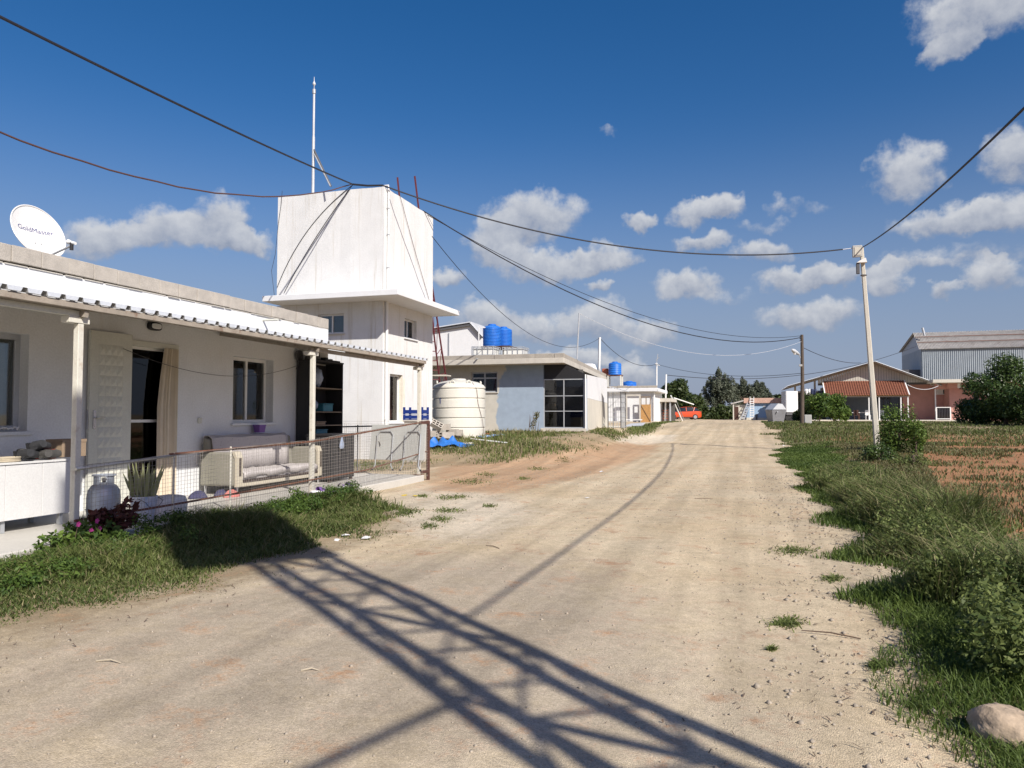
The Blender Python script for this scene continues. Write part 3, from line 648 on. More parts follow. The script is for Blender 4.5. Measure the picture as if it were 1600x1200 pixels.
    # leaf
    hinge = Vector((HX + 0.05, a0 + 0.01, 0)); lw = a0 - ya(137, 640, HX + 0.05) ; ang = math.radians(2.5)
    M = Matrix.Translation(hinge) @ Matrix.Rotation(-ang, 4, 'Z')
    m = mb(); m.M = M; m.box((0, -lw, z0 + 0.02), (0.045, 0, z1 + 0.06)); leaf = m.build('door', 'cream_door', t, bevel=0.006)
    m = mb(); m.M = M; nz = 15; ny = 4; zlo, zhi = z0 + 0.12, z1 - 0.12; yl, yh = -lw * 0.80, -lw * 0.22
    for i in range(ny):
        for j in range(nz):
            ya_, yb_ = yl + (yh - yl) * i / ny, yl + (yh - yl) * (i + 1) / ny; zc, zd = zlo + (zhi - zlo) * j / nz, zlo + (zhi - zlo) * (j + 1) / nz
            m.add([(0.046, ya_, zc), (0.046, yb_, zc), (0.046, yb_, zd), (0.046, ya_, zd), (0.064, (ya_ + yb_) / 2, (zc + zd) / 2)], [(0,1,4),(1,2,4),(2,3,4),(3,0,4)])
    m.build('raised_panel', 'cream_door', leaf)
    m = mb(); m.M = M; hz = za(145, 655, HX)
    m.box((0.046, -lw + 0.06, hz - 0.13), (0.056, -lw + 0.10, hz + 0.12)).tube([(0.056, -lw + 0.08, hz + 0.02), (0.095, -lw + 0.08, hz + 0.02), (0.10, -lw + 0.21, hz + 0.025)], 0.010, 8)
    m.box((0.01, -lw - 0.006, hz - 0.13), (0.036, -lw - 0.001, hz + 0.12)); m.build('handle', 'chrome', leaf)
    m = mb(); n = 40; vs = []; fs = []; cy0, cy1 = ya(241, 600, HX), a1 - 0.03
    for i in range(n + 1):
        for j in range(6):
            tz = j / 5; pinch = 0.10 * math.exp(-((tz - 0.86) / 0.2) ** 2) if False else 0.0
            yy = cy0 + (cy1 - cy0) * i / n
            yy = cy1 - (cy1 - yy) * (1.0 - 0.32 * math.exp(-((tz - 1.0) / 0.22) ** 2) - 0.10 * (1 - tz))
            vs.append((HX + 0.035 + 0.022 * math.sin(i * 0.95 + 0.4 * tz) + 0.008 * math.sin(i * 2.3), yy, z0 + 0.05 + (z1 - z0 - 0.12) * tz))
    for i in range(n):
        for j in range(5): fs.append((i*6+j, (i+1)*6+j, (i+1)*6+j+1, i*6+j+1))
    m.add(vs, fs).build('door_curtain', 'curtain', t, smooth=True)
    c = onX(239, 510, HX); lm = mb()
    pts = [(math.cos(a) * 0.125, math.sin(a) * 0.062) for a in [2 * math.pi * k / 20 for k in range(20)]]
    def sup(p): return (math.copysign(abs(p[0] / 0.125) ** 0.6, p[0]) * 0.125, math.copysign(abs(p[1] / 0.062) ** 0.6, p[1]) * 0.062)
    lm.prism([(HX, c.y + sup(p)[0], c.z + sup(p)[1]) for p in pts], (0.06, 0, 0)); lp = lm.build('bulkhead_lamp', 'black', t, bevel=0.01)
    mb().prism([(HX + 0.0615, c.y + sup(p)[0] * 0.74, c.z + sup(p)[1] * 0.66) for p in pts], (0.02, 0, 0)).build('lens', 'lamp_lens', lp, bevel=0.008)
    c = onX(311, 657, HX); bbox((HX + 0.001, c.y - 0.04, c.z - 0.045), (HX + 0.03, c.y + 0.04, c.z + 0.045)).build('socket', 'cream_door', t, bevel=0.006)
    # clothes line along the wall
    pa = onX(55, 520, HX + 0.1); m = mb()
    A = Vector((HX + 0.12, ya(182, 545, HX), za(182, 545, HX))); B = Vector((HX + 0.12, ya(460, 570, HX), za(460, 570, HX)))
    m.tube([A.lerp(B, k / 16) - Vector((0, 0, 0.30 * 4 * (k / 16) * (1 - k / 16))) for k in range(17)], 0.004, 5).build('clothes_line', 'cable', t)
    return t
build_house()

m = mb().box((HX + 0.001, 0.4, -0.15), (-6.5, 14.62, FLOOR)); tag(m.build('porch_floor', 'porch_tile', bevel=0.012), 'pale tiled porch floor in front of the white house', 'floor', kind='structure')

def build_canopy():
    t = empty('porch_canopy', (PX_, 8, FLOOR), 'ribbed metal porch canopy on white steel posts along the house', 'canopy')
    yE = ya(668, 566, -6.45); z_e = 2.555
    m = mb(); pu = Vector((0, yE - 0.6, 0)); pv = Vector((-8.39 + 6.45, 0, 0.34))
    m.sheet(Vector((-6.45, 0.6, z_e)), pu, pv, 68, 0.042, 0.004); m.build('roof_sheet', 'galv_light', t)
    mb().box((-6.55, 0.6, z_e - 0.075), (-6.47, yE - 0.02, z_e - 0.012)).build('purlin', 'purlin', t, bevel=0.004)
    mb().box((-7.5, 0.6, z_e + 0.10), (-7.44, yE - 0.02, z_e + 0.155)).build('purlin', 'purlin', t, bevel=0.004)
    mb().box((-8.38, 0.6, z_e + 0.235), (-8.32, yE - 0.02, z_e + 0.295)).build('purlin', 'purlin', t, bevel=0.004)
    ys = [1.6, ya(121, 600, PX_), ya(488, 650, PX_), ya(655, 660, PX_)]
    for k, yy in enumerate(ys):
        mb().box((PX_ - 0.034, yy - 0.034, FLOOR), (PX_ + 0.034, yy + 0.034, z_e - 0.21)).build('post', 'white_paint', t, bevel=0.006)
        mb().bar((-8.37, yy, z_e + 0.20), (-6.5, yy, z_e - 0.115), 0.05, 0.07).build('rafter', 'purlin', t)
        bbox((PX_ - 0.08, yy - 0.15, z_e - 0.21), (PX_ + 0.04, yy + 0.10, z_e - 0.142)).build('post_cap', 'white_paint', t, bevel=0.004)
        bbox((PX_ - 0.10, yy - 0.10, FLOOR + 0.001), (PX_ + 0.08, yy + 0.10, FLOOR + 0.012)).build('base_plate', 'rust', t)
    # lower carrying beams over the ends
    mb().box((PX_ - 0.03, 1.0, z_e - 0.141), (PX_ + 0.03, ys[1] + 0.1, z_e - 0.082)).build('beam', 'cream_door', t, bevel=0.004)
    mb().box((PX_ - 0.03, ys[2] - 0.1, z_e - 0.141), (PX_ + 0.03, yE - 0.15, z_e - 0.082)).build('beam', 'purlin', t, bevel=0.004)
    return ys
POSTY = build_canopy()

def build_fence():
    ya_, yb_ = POSTY[1], POSTY[3]; x = PX_ + 0.06
    t = empty('wire_fence', (x, 10, FLOOR), 'rusty wire mesh fence with sagging top rail along the porch edge', 'fence')
    top = [(ya_ - 0.05, za(118, 733, x)), (ya(487, 690, x), za(487, 690, x)), (yb_ + 0.35, za(668, 658, x))]
    mid_y = ya(270, 712, x)
    mb().tube([(x, top[0][0], top[0][1]), (x, mid_y, za(270, 712, x))], 0.017, 8).build('top_rail', 'white_paint', t, smooth=True)
    mb().tube([(x, mid_y - 0.05, za(262, 713, x) + 0.02), (x, top[1][0], top[1][1]), (x, top[2][0], top[2][1])], 0.016, 8).build('top_rail', 'rust', t, smooth=True)
    low = [(ya_ - 0.05, 0.32), (ya(290, 785, x), za(290, 785, x)), (ya(570, 735, x), za(570, 735, x)), (yb_ + 0.3, za(660, 706, x))]
    mb().tube([(x, a, b) for a, b in low], 0.013, 8).build('low_rail', 'rust', t, smooth=True)
    for yy in (ya(271, 740, x), ya(360, 740, x)):
        zt = float(np.interp(yy, [q[0] for q in top], [q[1] for q in top])) + 0.06
        mb().tube([(x, yy, 0.0), (x, yy, zt)], 0.013, 8).build('stake', 'white_paint', t, smooth=True)
    yp = yb_ + 0.34; pz = za(665, 658, x)
    m = mb().box((x - 0.03, yp - 0.03, 0.0), (x + 0.03, yp + 0.03, pz)).box((x - 0.03, yp - 0.40, pz - 0.06), (x + 0.03, yp - 0.03, pz)).box((x - 0.03, yp - 0.34, 0.16), (x + 0.03, yp - 0.03, 0.22))
    m.build('end_post', 'brown_steel', t, bevel=0.004)
    m = mb(); rn = random.Random(5); yy = ya_ + 0.03
    while yy < yb_ + 0.3:                                # welded wire, five centimetre mesh
        zt = float(np.interp(yy, [q[0] for q in top], [q[1] for q in top])) + rn.uniform(-0.01, 0.05); zb = 0.08
        m.bar((x + 0.02 + rn.uniform(-.006, .006), yy, zb), (x + 0.02 + rn.uniform(-.008, .008), yy + rn.uniform(-.012, .012), zt), 0.0024); yy += 0.052
    for k in range(22):
        z = 0.10 + 0.052 * k; pts = []
        for j in range(13):
            yy = ya_ + 0.02 + (yb_ + 0.28 - ya_) * j / 12; zt = float(np.interp(yy, [q[0] for q in top], [q[1] for q in top]))
            pts.append((x + 0.02, yy, min(z * (0.85 + 0.25 * (j / 12)), zt + 0.03) + rn.uniform(-.008, .008)))
        for a, b in zip(pts[:-1], pts[1:]): m.bar(a, b, 0.0024)
    m.build('wire_mesh', 'wire', t, kind='stuff')
    # the return at the far end of the porch
    t2 = empty('end_fence', (-7.5, 14.6, FLOOR), 'short wire fence closing the far end of the porch, table leaning on it', 'fence')
    yy = 14.68; xa, xb = -8.25, x - 0.06
    pa = onY(531, 658, yy); mb().box((pa.x - 0.04, yy - 0.03, 0), (pa.x + 0.04, yy + 0.03, pa.z)).build('post', 'brown_steel', t2, bevel=0.004)
    pb = onY(559, 664, yy); mb().tube([(pb.x, yy, 0), (pb.x, yy, pb.z)], 0.016, 8).build('stake', 'steel_dark', t2)
    zr = onY(545, 667, yy).z; mb().tube([(pa.x + 0.04, yy, zr), (xb, yy, zr + 0.05)], 0.016, 8).build('rail', 'steel_dark', t2)
    m = mb(); q = pa.x + 0.05
    while q < xb: m.bar((q, yy + 0.02, 0.05), (q + rn.uniform(-.01, .01), yy + 0.02, zr + 0.04 + rn.uniform(0, .05)), 0.0032); q += 0.055
    for k in range(22): m.bar((pa.x + 0.04, yy + 0.02, 0.1 + 0.055 * k), (xb, yy + 0.02, 0.1 + 0.055 * k + rn.uniform(-.01, .01)), 0.0032)
    m.build('wire_mesh', 'wire', t2, kind='stuff')
build_fence()

# ------------------------------------------------------------------ things on and in front of the porch
def build_dish():
    c = at(58, 364, 10.2); t = empty('satellite_dish', (c.x - 0.1, c.y, 3.2), 'white satellite dish with blue lettering on the roof of the near house', 'satellite dish')
    rv, rh, dep = 0.405, 0.365, 0.07
    nrm = Vector((math.cos(math.radians(24)), -0.10, math.sin(math.radians(24)))).normalized(); side = Vector((0, 0, 1)).cross(nrm).normalized(); upv = nrm.cross(side)
    def P(a, b, o=0.0): return c + side * a + upv * b + nrm * (dep * ((a / rh) ** 2 + (b / rv) ** 2) - dep * 0.5 + o)
    m = mb(); n = 48; rings = 9; vs = []; fs = []
    for off in (0, -0.008):
        vs.append(P(0, 0, off))
        for i in range(1, rings + 1):
            for k in range(n): a = 2 * math.pi * k / n; vs.append(P(math.cos(a) * rh * i / rings, math.sin(a) * rv * i / rings, off))
    S = 1 + rings * n
    for o, rev in ((0, False), (S, True)):
        for k in range(n):
            k2 = (k + 1) % n; f = (o, o + 1 + k, o + 1 + k2); fs.append(f[::-1] if rev else f)
            for i in range(rings - 1):
                a = o + 1 + i * n; f = (a + k, a + n + k, a + n + k2, a + k2); fs.append(f[::-1] if rev else f)
    for k in range(n):
        k2 = (k + 1) % n; a = 1 + (rings - 1) * n; fs.append((a + k, S + a + k, S + a + k2, a + k2))
    m.add(vs, fs).build('dish', 'white_gloss', t, smooth=True)
    m = mb(); m.tube([P(math.cos(2*math.pi*k/n) * rh, math.sin(2*math.pi*k/n) * rv, 0.002) for k in range(n + 1)], 0.010, 6, cap=False).build('rim', 'white_gloss', t, smooth=True)
    foot = P(0.04, -rv * 0.92); lnb = at(112, 379, 10.0)
    mb().tube([c - nrm * 0.1 - upv * 0.3, foot, foot.lerp(lnb, 0.5) - Vector((0, 0, 0.02)), lnb - Vector((0, 0, 0.04))], 0.014, 8).build('feed_arm', 'galv', t, smooth=True)
    d = (P(0, 0) - lnb).normalized(); l = mb().tube([lnb - d * 0.07, lnb - d * 0.02, lnb + d * 0.02, lnb + d * 0.06], [0.02, 0.022, 0.022, 0.035], 12).build('feed_horn', 'pvc', t, smooth=True)
    mb().tube([lnb - Vector((0, 0, 0.10)), lnb + Vector((0, 0, 0.0))], 0.024, 10).build('clamp', 'black', l)
    mb().tube([c - nrm * 0.14 - upv * 0.05, c - nrm * 0.22 - upv * 0.1, Vector((c.x - 0.24, c.y, 3.2))], 0.025, 8).build('mount', 'galv', t, smooth=True)
    for (a, b) in ((-0.05, -0.16), (0.035, -0.155)): mb().tube([P(a, b, 0), P(a, b, 0.006)], 0.007, 8).build('bolt', 'steel_dark', t)
    cu = bpy.data.curves.new('lettering', 'FONT'); cu.body = 'GoldMaster'; cu.size = 0.102; cu.align_x = 'CENTER'
    ob = bpy.data.objects.new('lettering_tmp', cu); COL.objects.link(ob); bpy.context.view_layer.update()
    me = bpy.data.meshes.new_from_object(ob.evaluated_get(bpy.context.evaluated_depsgraph_get())); bpy.data.objects.remove(ob)
    vs = [P(v.co.x * 1.02, v.co.y + 0.02, 0.0015) for v in me.vertices]; fs = [tuple(p.vertices) for p in me.polygons]
    mb().add(vs, fs).build('lettering', 'ink_blue', t)
build_dish()

def build_cabinet():
    x0, x1 = -8.12, -7.56; y1 = ya(110, 755, x1); y0 = y1 - 2.3; zt = za(0, 724, x1); zb = za(0, 816, x1)
    t = empty('sideboard', ((x0 + x1) / 2, (y0 + y1) / 2, FLOOR), 'white two-door sideboard on short legs at the near end of the porch', 'cabinet')
    bbox((x0, y0, zb), (x1 - 0.02, y1, zt - 0.025)).build('carcass', 'white_gloss', t, bevel=0.004)
    bbox((x0 - 0.005, y0 - 0.01, zt - 0.023), (x1 + 0.012, y1 + 0.01, zt)).build('top', 'white_gloss', t, bevel=0.004)
    cuts = [y0, y0 + 0.72, ya(8, 770, x1), ya(66, 770, x1), y1]
    for a, b in zip(cuts[:-1], cuts[1:]):
        d = bbox((x1 - 0.018, a + 0.003, zb + 0.004), (x1, b - 0.003, zt - 0.028)).build('door', 'white_gloss', t, bevel=0.003)
    for yy in (y0 + 0.08, ya(9, 800, x1), y1 - 0.08):
        for xx in (x0 + 0.06, x1 - 0.06): bbox((xx - 0.022, yy - 0.022, FLOOR + 0.002), (xx + 0.022, yy + 0.022, zb - 0.001)).build('leg', 'galv', t)
    return x0, x1, y0, y1, zt
CAB = build_cabinet()

def boot(name, base, ang, material, label, lying=0.0, scale=1.0, sole='black', group=None):
    t = empty(name, base, label, 'boot', group); R = Matrix.Translation(base) @ Matrix.Rotation(ang, 4, 'Z') @ Matrix.Rotation(lying, 4, 'X') @ Matrix.Scale(scale, 4)
    m = mb(); m.M = R
    secs = [(-0.02, 0.05, 0.12), (0.02, 0.052, 0.12), (0.09, 0.05, 0.10), (0.15, 0.048, 0.075), (0.22, 0.05, 0.055), (0.27, 0.035, 0.045)]
    vs = []; n = 10
    for (x, w, h) in secs:
        for k in range(n): a = math.pi * 2 * k / n; vs.append((x, math.cos(a) * w, 0.03 + h * 0.5 + math.sin(a) * h * 0.5))
    fs = [(i*n+k, i*n+(k+1) % n, (i+1)*n+(k+1) % n, (i+1)*n+k) for i in range(len(secs)-1) for k in range(n)] + [tuple(range(n))[::-1], tuple((len(secs)-1)*n+k for k in range(n))]
    m.add(vs, fs); m.build('foot', material, t, smooth=True)
    m = mb(); m.M = R; m.tube([(0.03, 0, 0.09), (0.022, 0, 0.14), (0.012, 0, 0.185)], [0.056, 0.05, 0.044], 12).build('shaft', material, t, smooth=True)
    m = mb(); m.M = R; m.prism([(-0.03, -0.05, 0), (0.10, -0.045, 0), (0.22, -0.055, 0), (0.285, -0.025, 0), (0.285, 0.025, 0), (0.22, 0.055, 0), (0.10, 0.045, 0), (-0.03, 0.05, 0)], (0, 0, 0.03)).build('sole', sole, t)
def on_cab(px, d=0.25): return Vector((CAB[1] - d, ya(px, 710, CAB[1] - d), CAB[4] + 0.002))
def build_cabinet_items():
    b = on_cab(20, 0.2); boot('work_boot', b + Vector((0.02, 0.02, 0.06)), math.radians(95), 'boot', 'dark boot lying on its side at the left of the pile on the sideboard', lying=math.radians(80))
    b = on_cab(38, 0.28); boot('work_boot', b + Vector((0, 0, 0.06)), math.radians(70), 'boot_grey', 'greyish boot in the middle of the pile on the sideboard', lying=math.radians(-84))
    b = on_cab(50, 0.22); boot('work_boot', b + Vector((0, -0.05, 0.14)), math.radians(100), 'boot', 'black boot lying on top of the pile on the sideboard', lying=math.radians(75))
    b = on_cab(62, 0.2); boot('work_boot', b + Vector((0, -0.05, 0.055)), math.radians(88), 'boot_grey', 'boot with an orange red sole at the right of the pile on the sideboard', lying=math.radians(84), sole='orange_red')
    c = on_cab(17, 0.10); m = mb()
    for k, (r, z) in enumerate(((0.115, 0.012), (0.108, 0.030), (0.113, 0.046))):
        m.tube([(c.x - 0.02 + math.cos(a) * r * 0.7, c.y + math.sin(a) * r, c.z + z) for a in [2 * math.pi * i / 28 for i in range(29)]], 0.0095, 6, cap=False)
    tag(m.build('belt_coil', 'beige_belt', smooth=True), 'coiled beige belt lying at the front edge of the sideboard', 'belt')
    c = on_cab(100, 0.42); t = empty('cardboard_box', c, 'brown cardboard box on the sideboard behind the white post', 'box')
    bbox((c.x - 0.13, c.y - 0.14, c.z), (c.x + 0.13, c.y + 0.2, c.z + 0.21)).build('carton', 'cardboard', t, bevel=0.004)
    bbox((c.x - 0.135, c.y - 0.145, c.z + 0.175), (c.x + 0.135, c.y + 0.205, c.z + 0.215)).build('lid', 'cardboard', t, bevel=0.004)
    bbox((c.x + 0.1362, c.y - 0.03, c.z + 0.188), (c.x + 0.138, c.y + 0.05, c.z + 0.203)).build('grip_hole', 'black', t)
    c = onX(14, 674, HX + 0.02); m = mb(); rng = random.Random(3); n = 14
    vs = [(HX - 0.03 + 0.09 * j / 3, c.y - 0.30 + 0.40 * i / n, c.z + 0.006 + 0.05 * abs(math.sin(i * 1.7 + j)) * rng.uniform(0.5, 1)) for i in range(n + 1) for j in range(4)]
    m.add(vs, [(i*4+j, (i+1)*4+j, (i+1)*4+j+1, i*4+j+1) for i in range(n) for j in range(3)])
    o = m.build('crumpled_cloth', 'white_cloth', smooth=True); o.modifiers.new('s', 'SOLIDIFY').thickness = 0.012
    tag(o, 'crumpled white cloth on the sill of the leftmost window', 'cloth')
build_cabinet_items()

def build_gas():
    c = Vector((-7.42, ya(162, 780, -7.42), FLOOR)); s = 0.186
    t = empty('gas_cylinder', c, 'grey gas cylinder with round collar standing on the porch', 'gas cylinder')
    mb().lathe([(s*0.8, 0.03), (s*0.97, 0.07), (s, 0.12), (s, 0.28), (s*0.94, 0.36), (s*0.72, 0.42), (s*0.35, 0.45), (0.03, 0.455)], c, 28).build('body', 'gas_grey', t, smooth=True)
    mb().lathe([(s*0.72, 0.0), (s*0.72, 0.05), (s*0.69, 0.05), (s*0.69, 0.0), (s*0.72, 0.0)], c, 24, cap=False).build('foot_ring', 'gas_grey', t)
    m = mb(); zc = 0.44; R = s * 0.62
    for a0, a1 in ((-0.5, 0.45), (1.5, 2.2), (2.7, 3.6), (4.1, 5.0)):
        n = 8; vs = []
        for k in range(n + 1):
            a = a0 + (a1 - a0) * k / n
            for z in (zc - 0.02, zc + 0.10):
                for r in (R, R - 0.006): vs.append((c.x + r * math.cos(a), c.y + r * math.sin(a), c.z + z))
        fs = []
        for k in range(n):
            o = k * 4; fs += [(o, o+4, o+6, o+2), (o+1, o+3, o+7, o+5), (o+2, o+6, o+7, o+3)]
        m.add(vs, fs)
    m.build('collar', 'gas_grey', t)
    mb().tube([(c.x + R * 1.08 * math.cos(2*math.pi*k/24), c.y + R * 1.08 * math.sin(2*math.pi*k/24), c.z + zc + 0.10) for k in range(25)], 0.011, 6, cap=False).build('collar_ring', 'gas_grey', t, smooth=True)
    mb().tube([(c.x, c.y, c.z + 0.45), (c.x, c.y, c.z + 0.51)], 0.02, 8).tube([(c.x - 0.02, c.y - 0.02, c.z + 0.49), (c.x + 0.03, c.y + 0.03, c.z + 0.49)], 0.014, 8).build('valve', 'steel_dark', t)
build_gas()

def blade_leaf(m, base, tip, w, bend=0.0, n=6, face=0.0):  # a thick strap leaf
    base = Vector(base); tip = Vector(tip); d = tip - base; a = Vector((math.cos(face), math.sin(face), 0)); vs = []; fs = []
    for i in range(n + 1):
        t = i / n; c = base + d * t + Vector((d.x, d.y, 0)) * bend * t * t; ww = w * (0.7 + 0.5 * math.sin(math.pi * min(t * 1.1, 1))) * (1 - max(0, t - 0.7) / 0.3 * 0.92) / 1.2
        vs += [c - a * ww, c + a * ww + Vector((0, 0, 0.0))]
    for i in range(n): fs.append((2*i, 2*i+1, 2*i+3, 2*i+2))
    m.add(vs, fs)
def with_tint(o, seed, lo=0.0, hi=1.0, per=14):
    n = len(o.data.vertices); rng = np.random.default_rng(seed); k = -(-n // per)
    t = np.repeat(lo + (hi - lo) * rng.random(k), per)[:n] * 0.75 + 0.25 * rng.random(n)
    a = o.data.attributes.new('tint', 'FLOAT', 'POINT'); a.data.foreach_set('value', t.astype(np.float32)); return o
def build_pots():
    rng = random.Random(8); c = Vector((-6.92, ya(224, 800, -6.92), FLOOR))
    t = empty('snake_plant', c, 'pale green snake plant with upright leaves in a blue and white bucket', 'potted plant')
    mb().lathe([(0.10, 0.0), (0.115, 0.02), (0.15, 0.27), (0.158, 0.275), (0.158, 0.295), (0.14, 0.295), (0.135, 0.25), (0.0, 0.25)], c, 28, cap=False).build('bucket', 'bucket', t, smooth=True)
    mb().tube([(c.x + 0.05, c.y - 0.15, c.z + 0.28)] + [(c.x + 0.16, c.y + 0.15 * math.sin(a), c.z + 0.28 - 0.12 * math.cos(a)) for a in [-1.2, -0.6, 0, 0.6, 1.2]] + [(c.x + 0.05, c.y + 0.15, c.z + 0.28)], 0.004, 6).build('handle', 'steel_dark', t)
    m = mb()
    for k in range(30):
        a = rng.uniform(0, 2 * math.pi); r = rng.uniform(0.02, 0.11); l = rng.uniform(0.26, 0.50); o = rng.uniform(0.03, 0.15)
        b = Vector((c.x + r * math.cos(a), c.y + r * math.sin(a), c.z + 0.24)); blade_leaf(m, b, b + Vector((o * math.cos(a), o * math.sin(a), l)), rng.uniform(0.016, 0.028), 0.1, 6, rng.uniform(0, 3.1))
    with_tint(m.build('leaves', 'leaf_snake', t), 3)
    c = Vector((-6.86, ya(262, 815, -6.86), FLOOR)); m = mb()
    prof = [(0.16, 0), (0.20, 0.05), (0.19, 0.16), (0.16, 0.25), (0.10, 0.27), (0.0, 0.24)]
    vs = []; n = 18
    for (r, z) in prof:
        for k in range(n): a = 2 * math.pi * k / n; q = r * (1 + 0.09 * math.sin(5 * a + z * 9) + rng.uniform(-.04, .04)); vs.append((c.x + q * math.cos(a), c.y + q * 1.3 * math.sin(a), c.z + z))
    m.add(vs, [(i*n+k, i*n+(k+1) % n, (i+1)*n+(k+1) % n, (i+1)*n+k) for i in range(len(prof)-1) for k in range(n)])
    tag(m.build('white_sack', 'sack', smooth=True), 'slumped white sack on the porch edge beside the bucket', 'sack')
    # red-leaved and flowering plants in front of the fence
    c = Vector((-6.44, ya(178, 835, -6.44), 0.0)); rn = np.random.default_rng(5)
    crown = [((c.x + rn.normal() * 0.06, c.y + rn.normal() * 0.14, 0.22 + 0.2 * rn.random()), (0.09, 0.12, 0.08)) for _ in range(8)]
    plant('coleus', c, crown, 420, 0.045, 'leaf_red', 'dark red leafy plant against the wire fence by the bucket', 'plant', 6, 0.16, 0.015, 6)
    c = Vector((-6.36, ya(140, 848, -6.36), 0.0))
    crown = [((c.x + rn.normal() * 0.10, c.y + rn.normal() * 0.26, 0.12 + 0.16 * rn.random()), (0.13, 0.16, 0.11)) for _ in range(9)]
    t = plant('flowering_plant', c, crown, 900, 0.035, 'leaf_shrub', 'leafy green plant with pink flowers at the foot of the near post', 'plant', 7, 0.12, 0.012, 6)
    for (px, py) in ((122, 819), (151, 814), (155, 826), (142, 829)):
        q = onX(px, py, c.x + 0.06); f = mb()
        for k in range(5):
            a = 2 * math.pi * k / 5; d = Vector((0.25, math.cos(a), math.sin(a))).normalized(); e = Vector((0, -math.sin(a), math.cos(a)))
            f.add([q, q + d * 0.018 + e * 0.014, q + d * 0.032, q + d * 0.018 - e * 0.014], [(0, 1, 2, 3)])
        with_tint(f.build('flower', 'petal', t), 4, per=4)
        mb().tube([q, Vector((q.x - 0.04, q.y, 0.15))], 0.003, 5).build('stalk', 'twig', t)
build_pots()

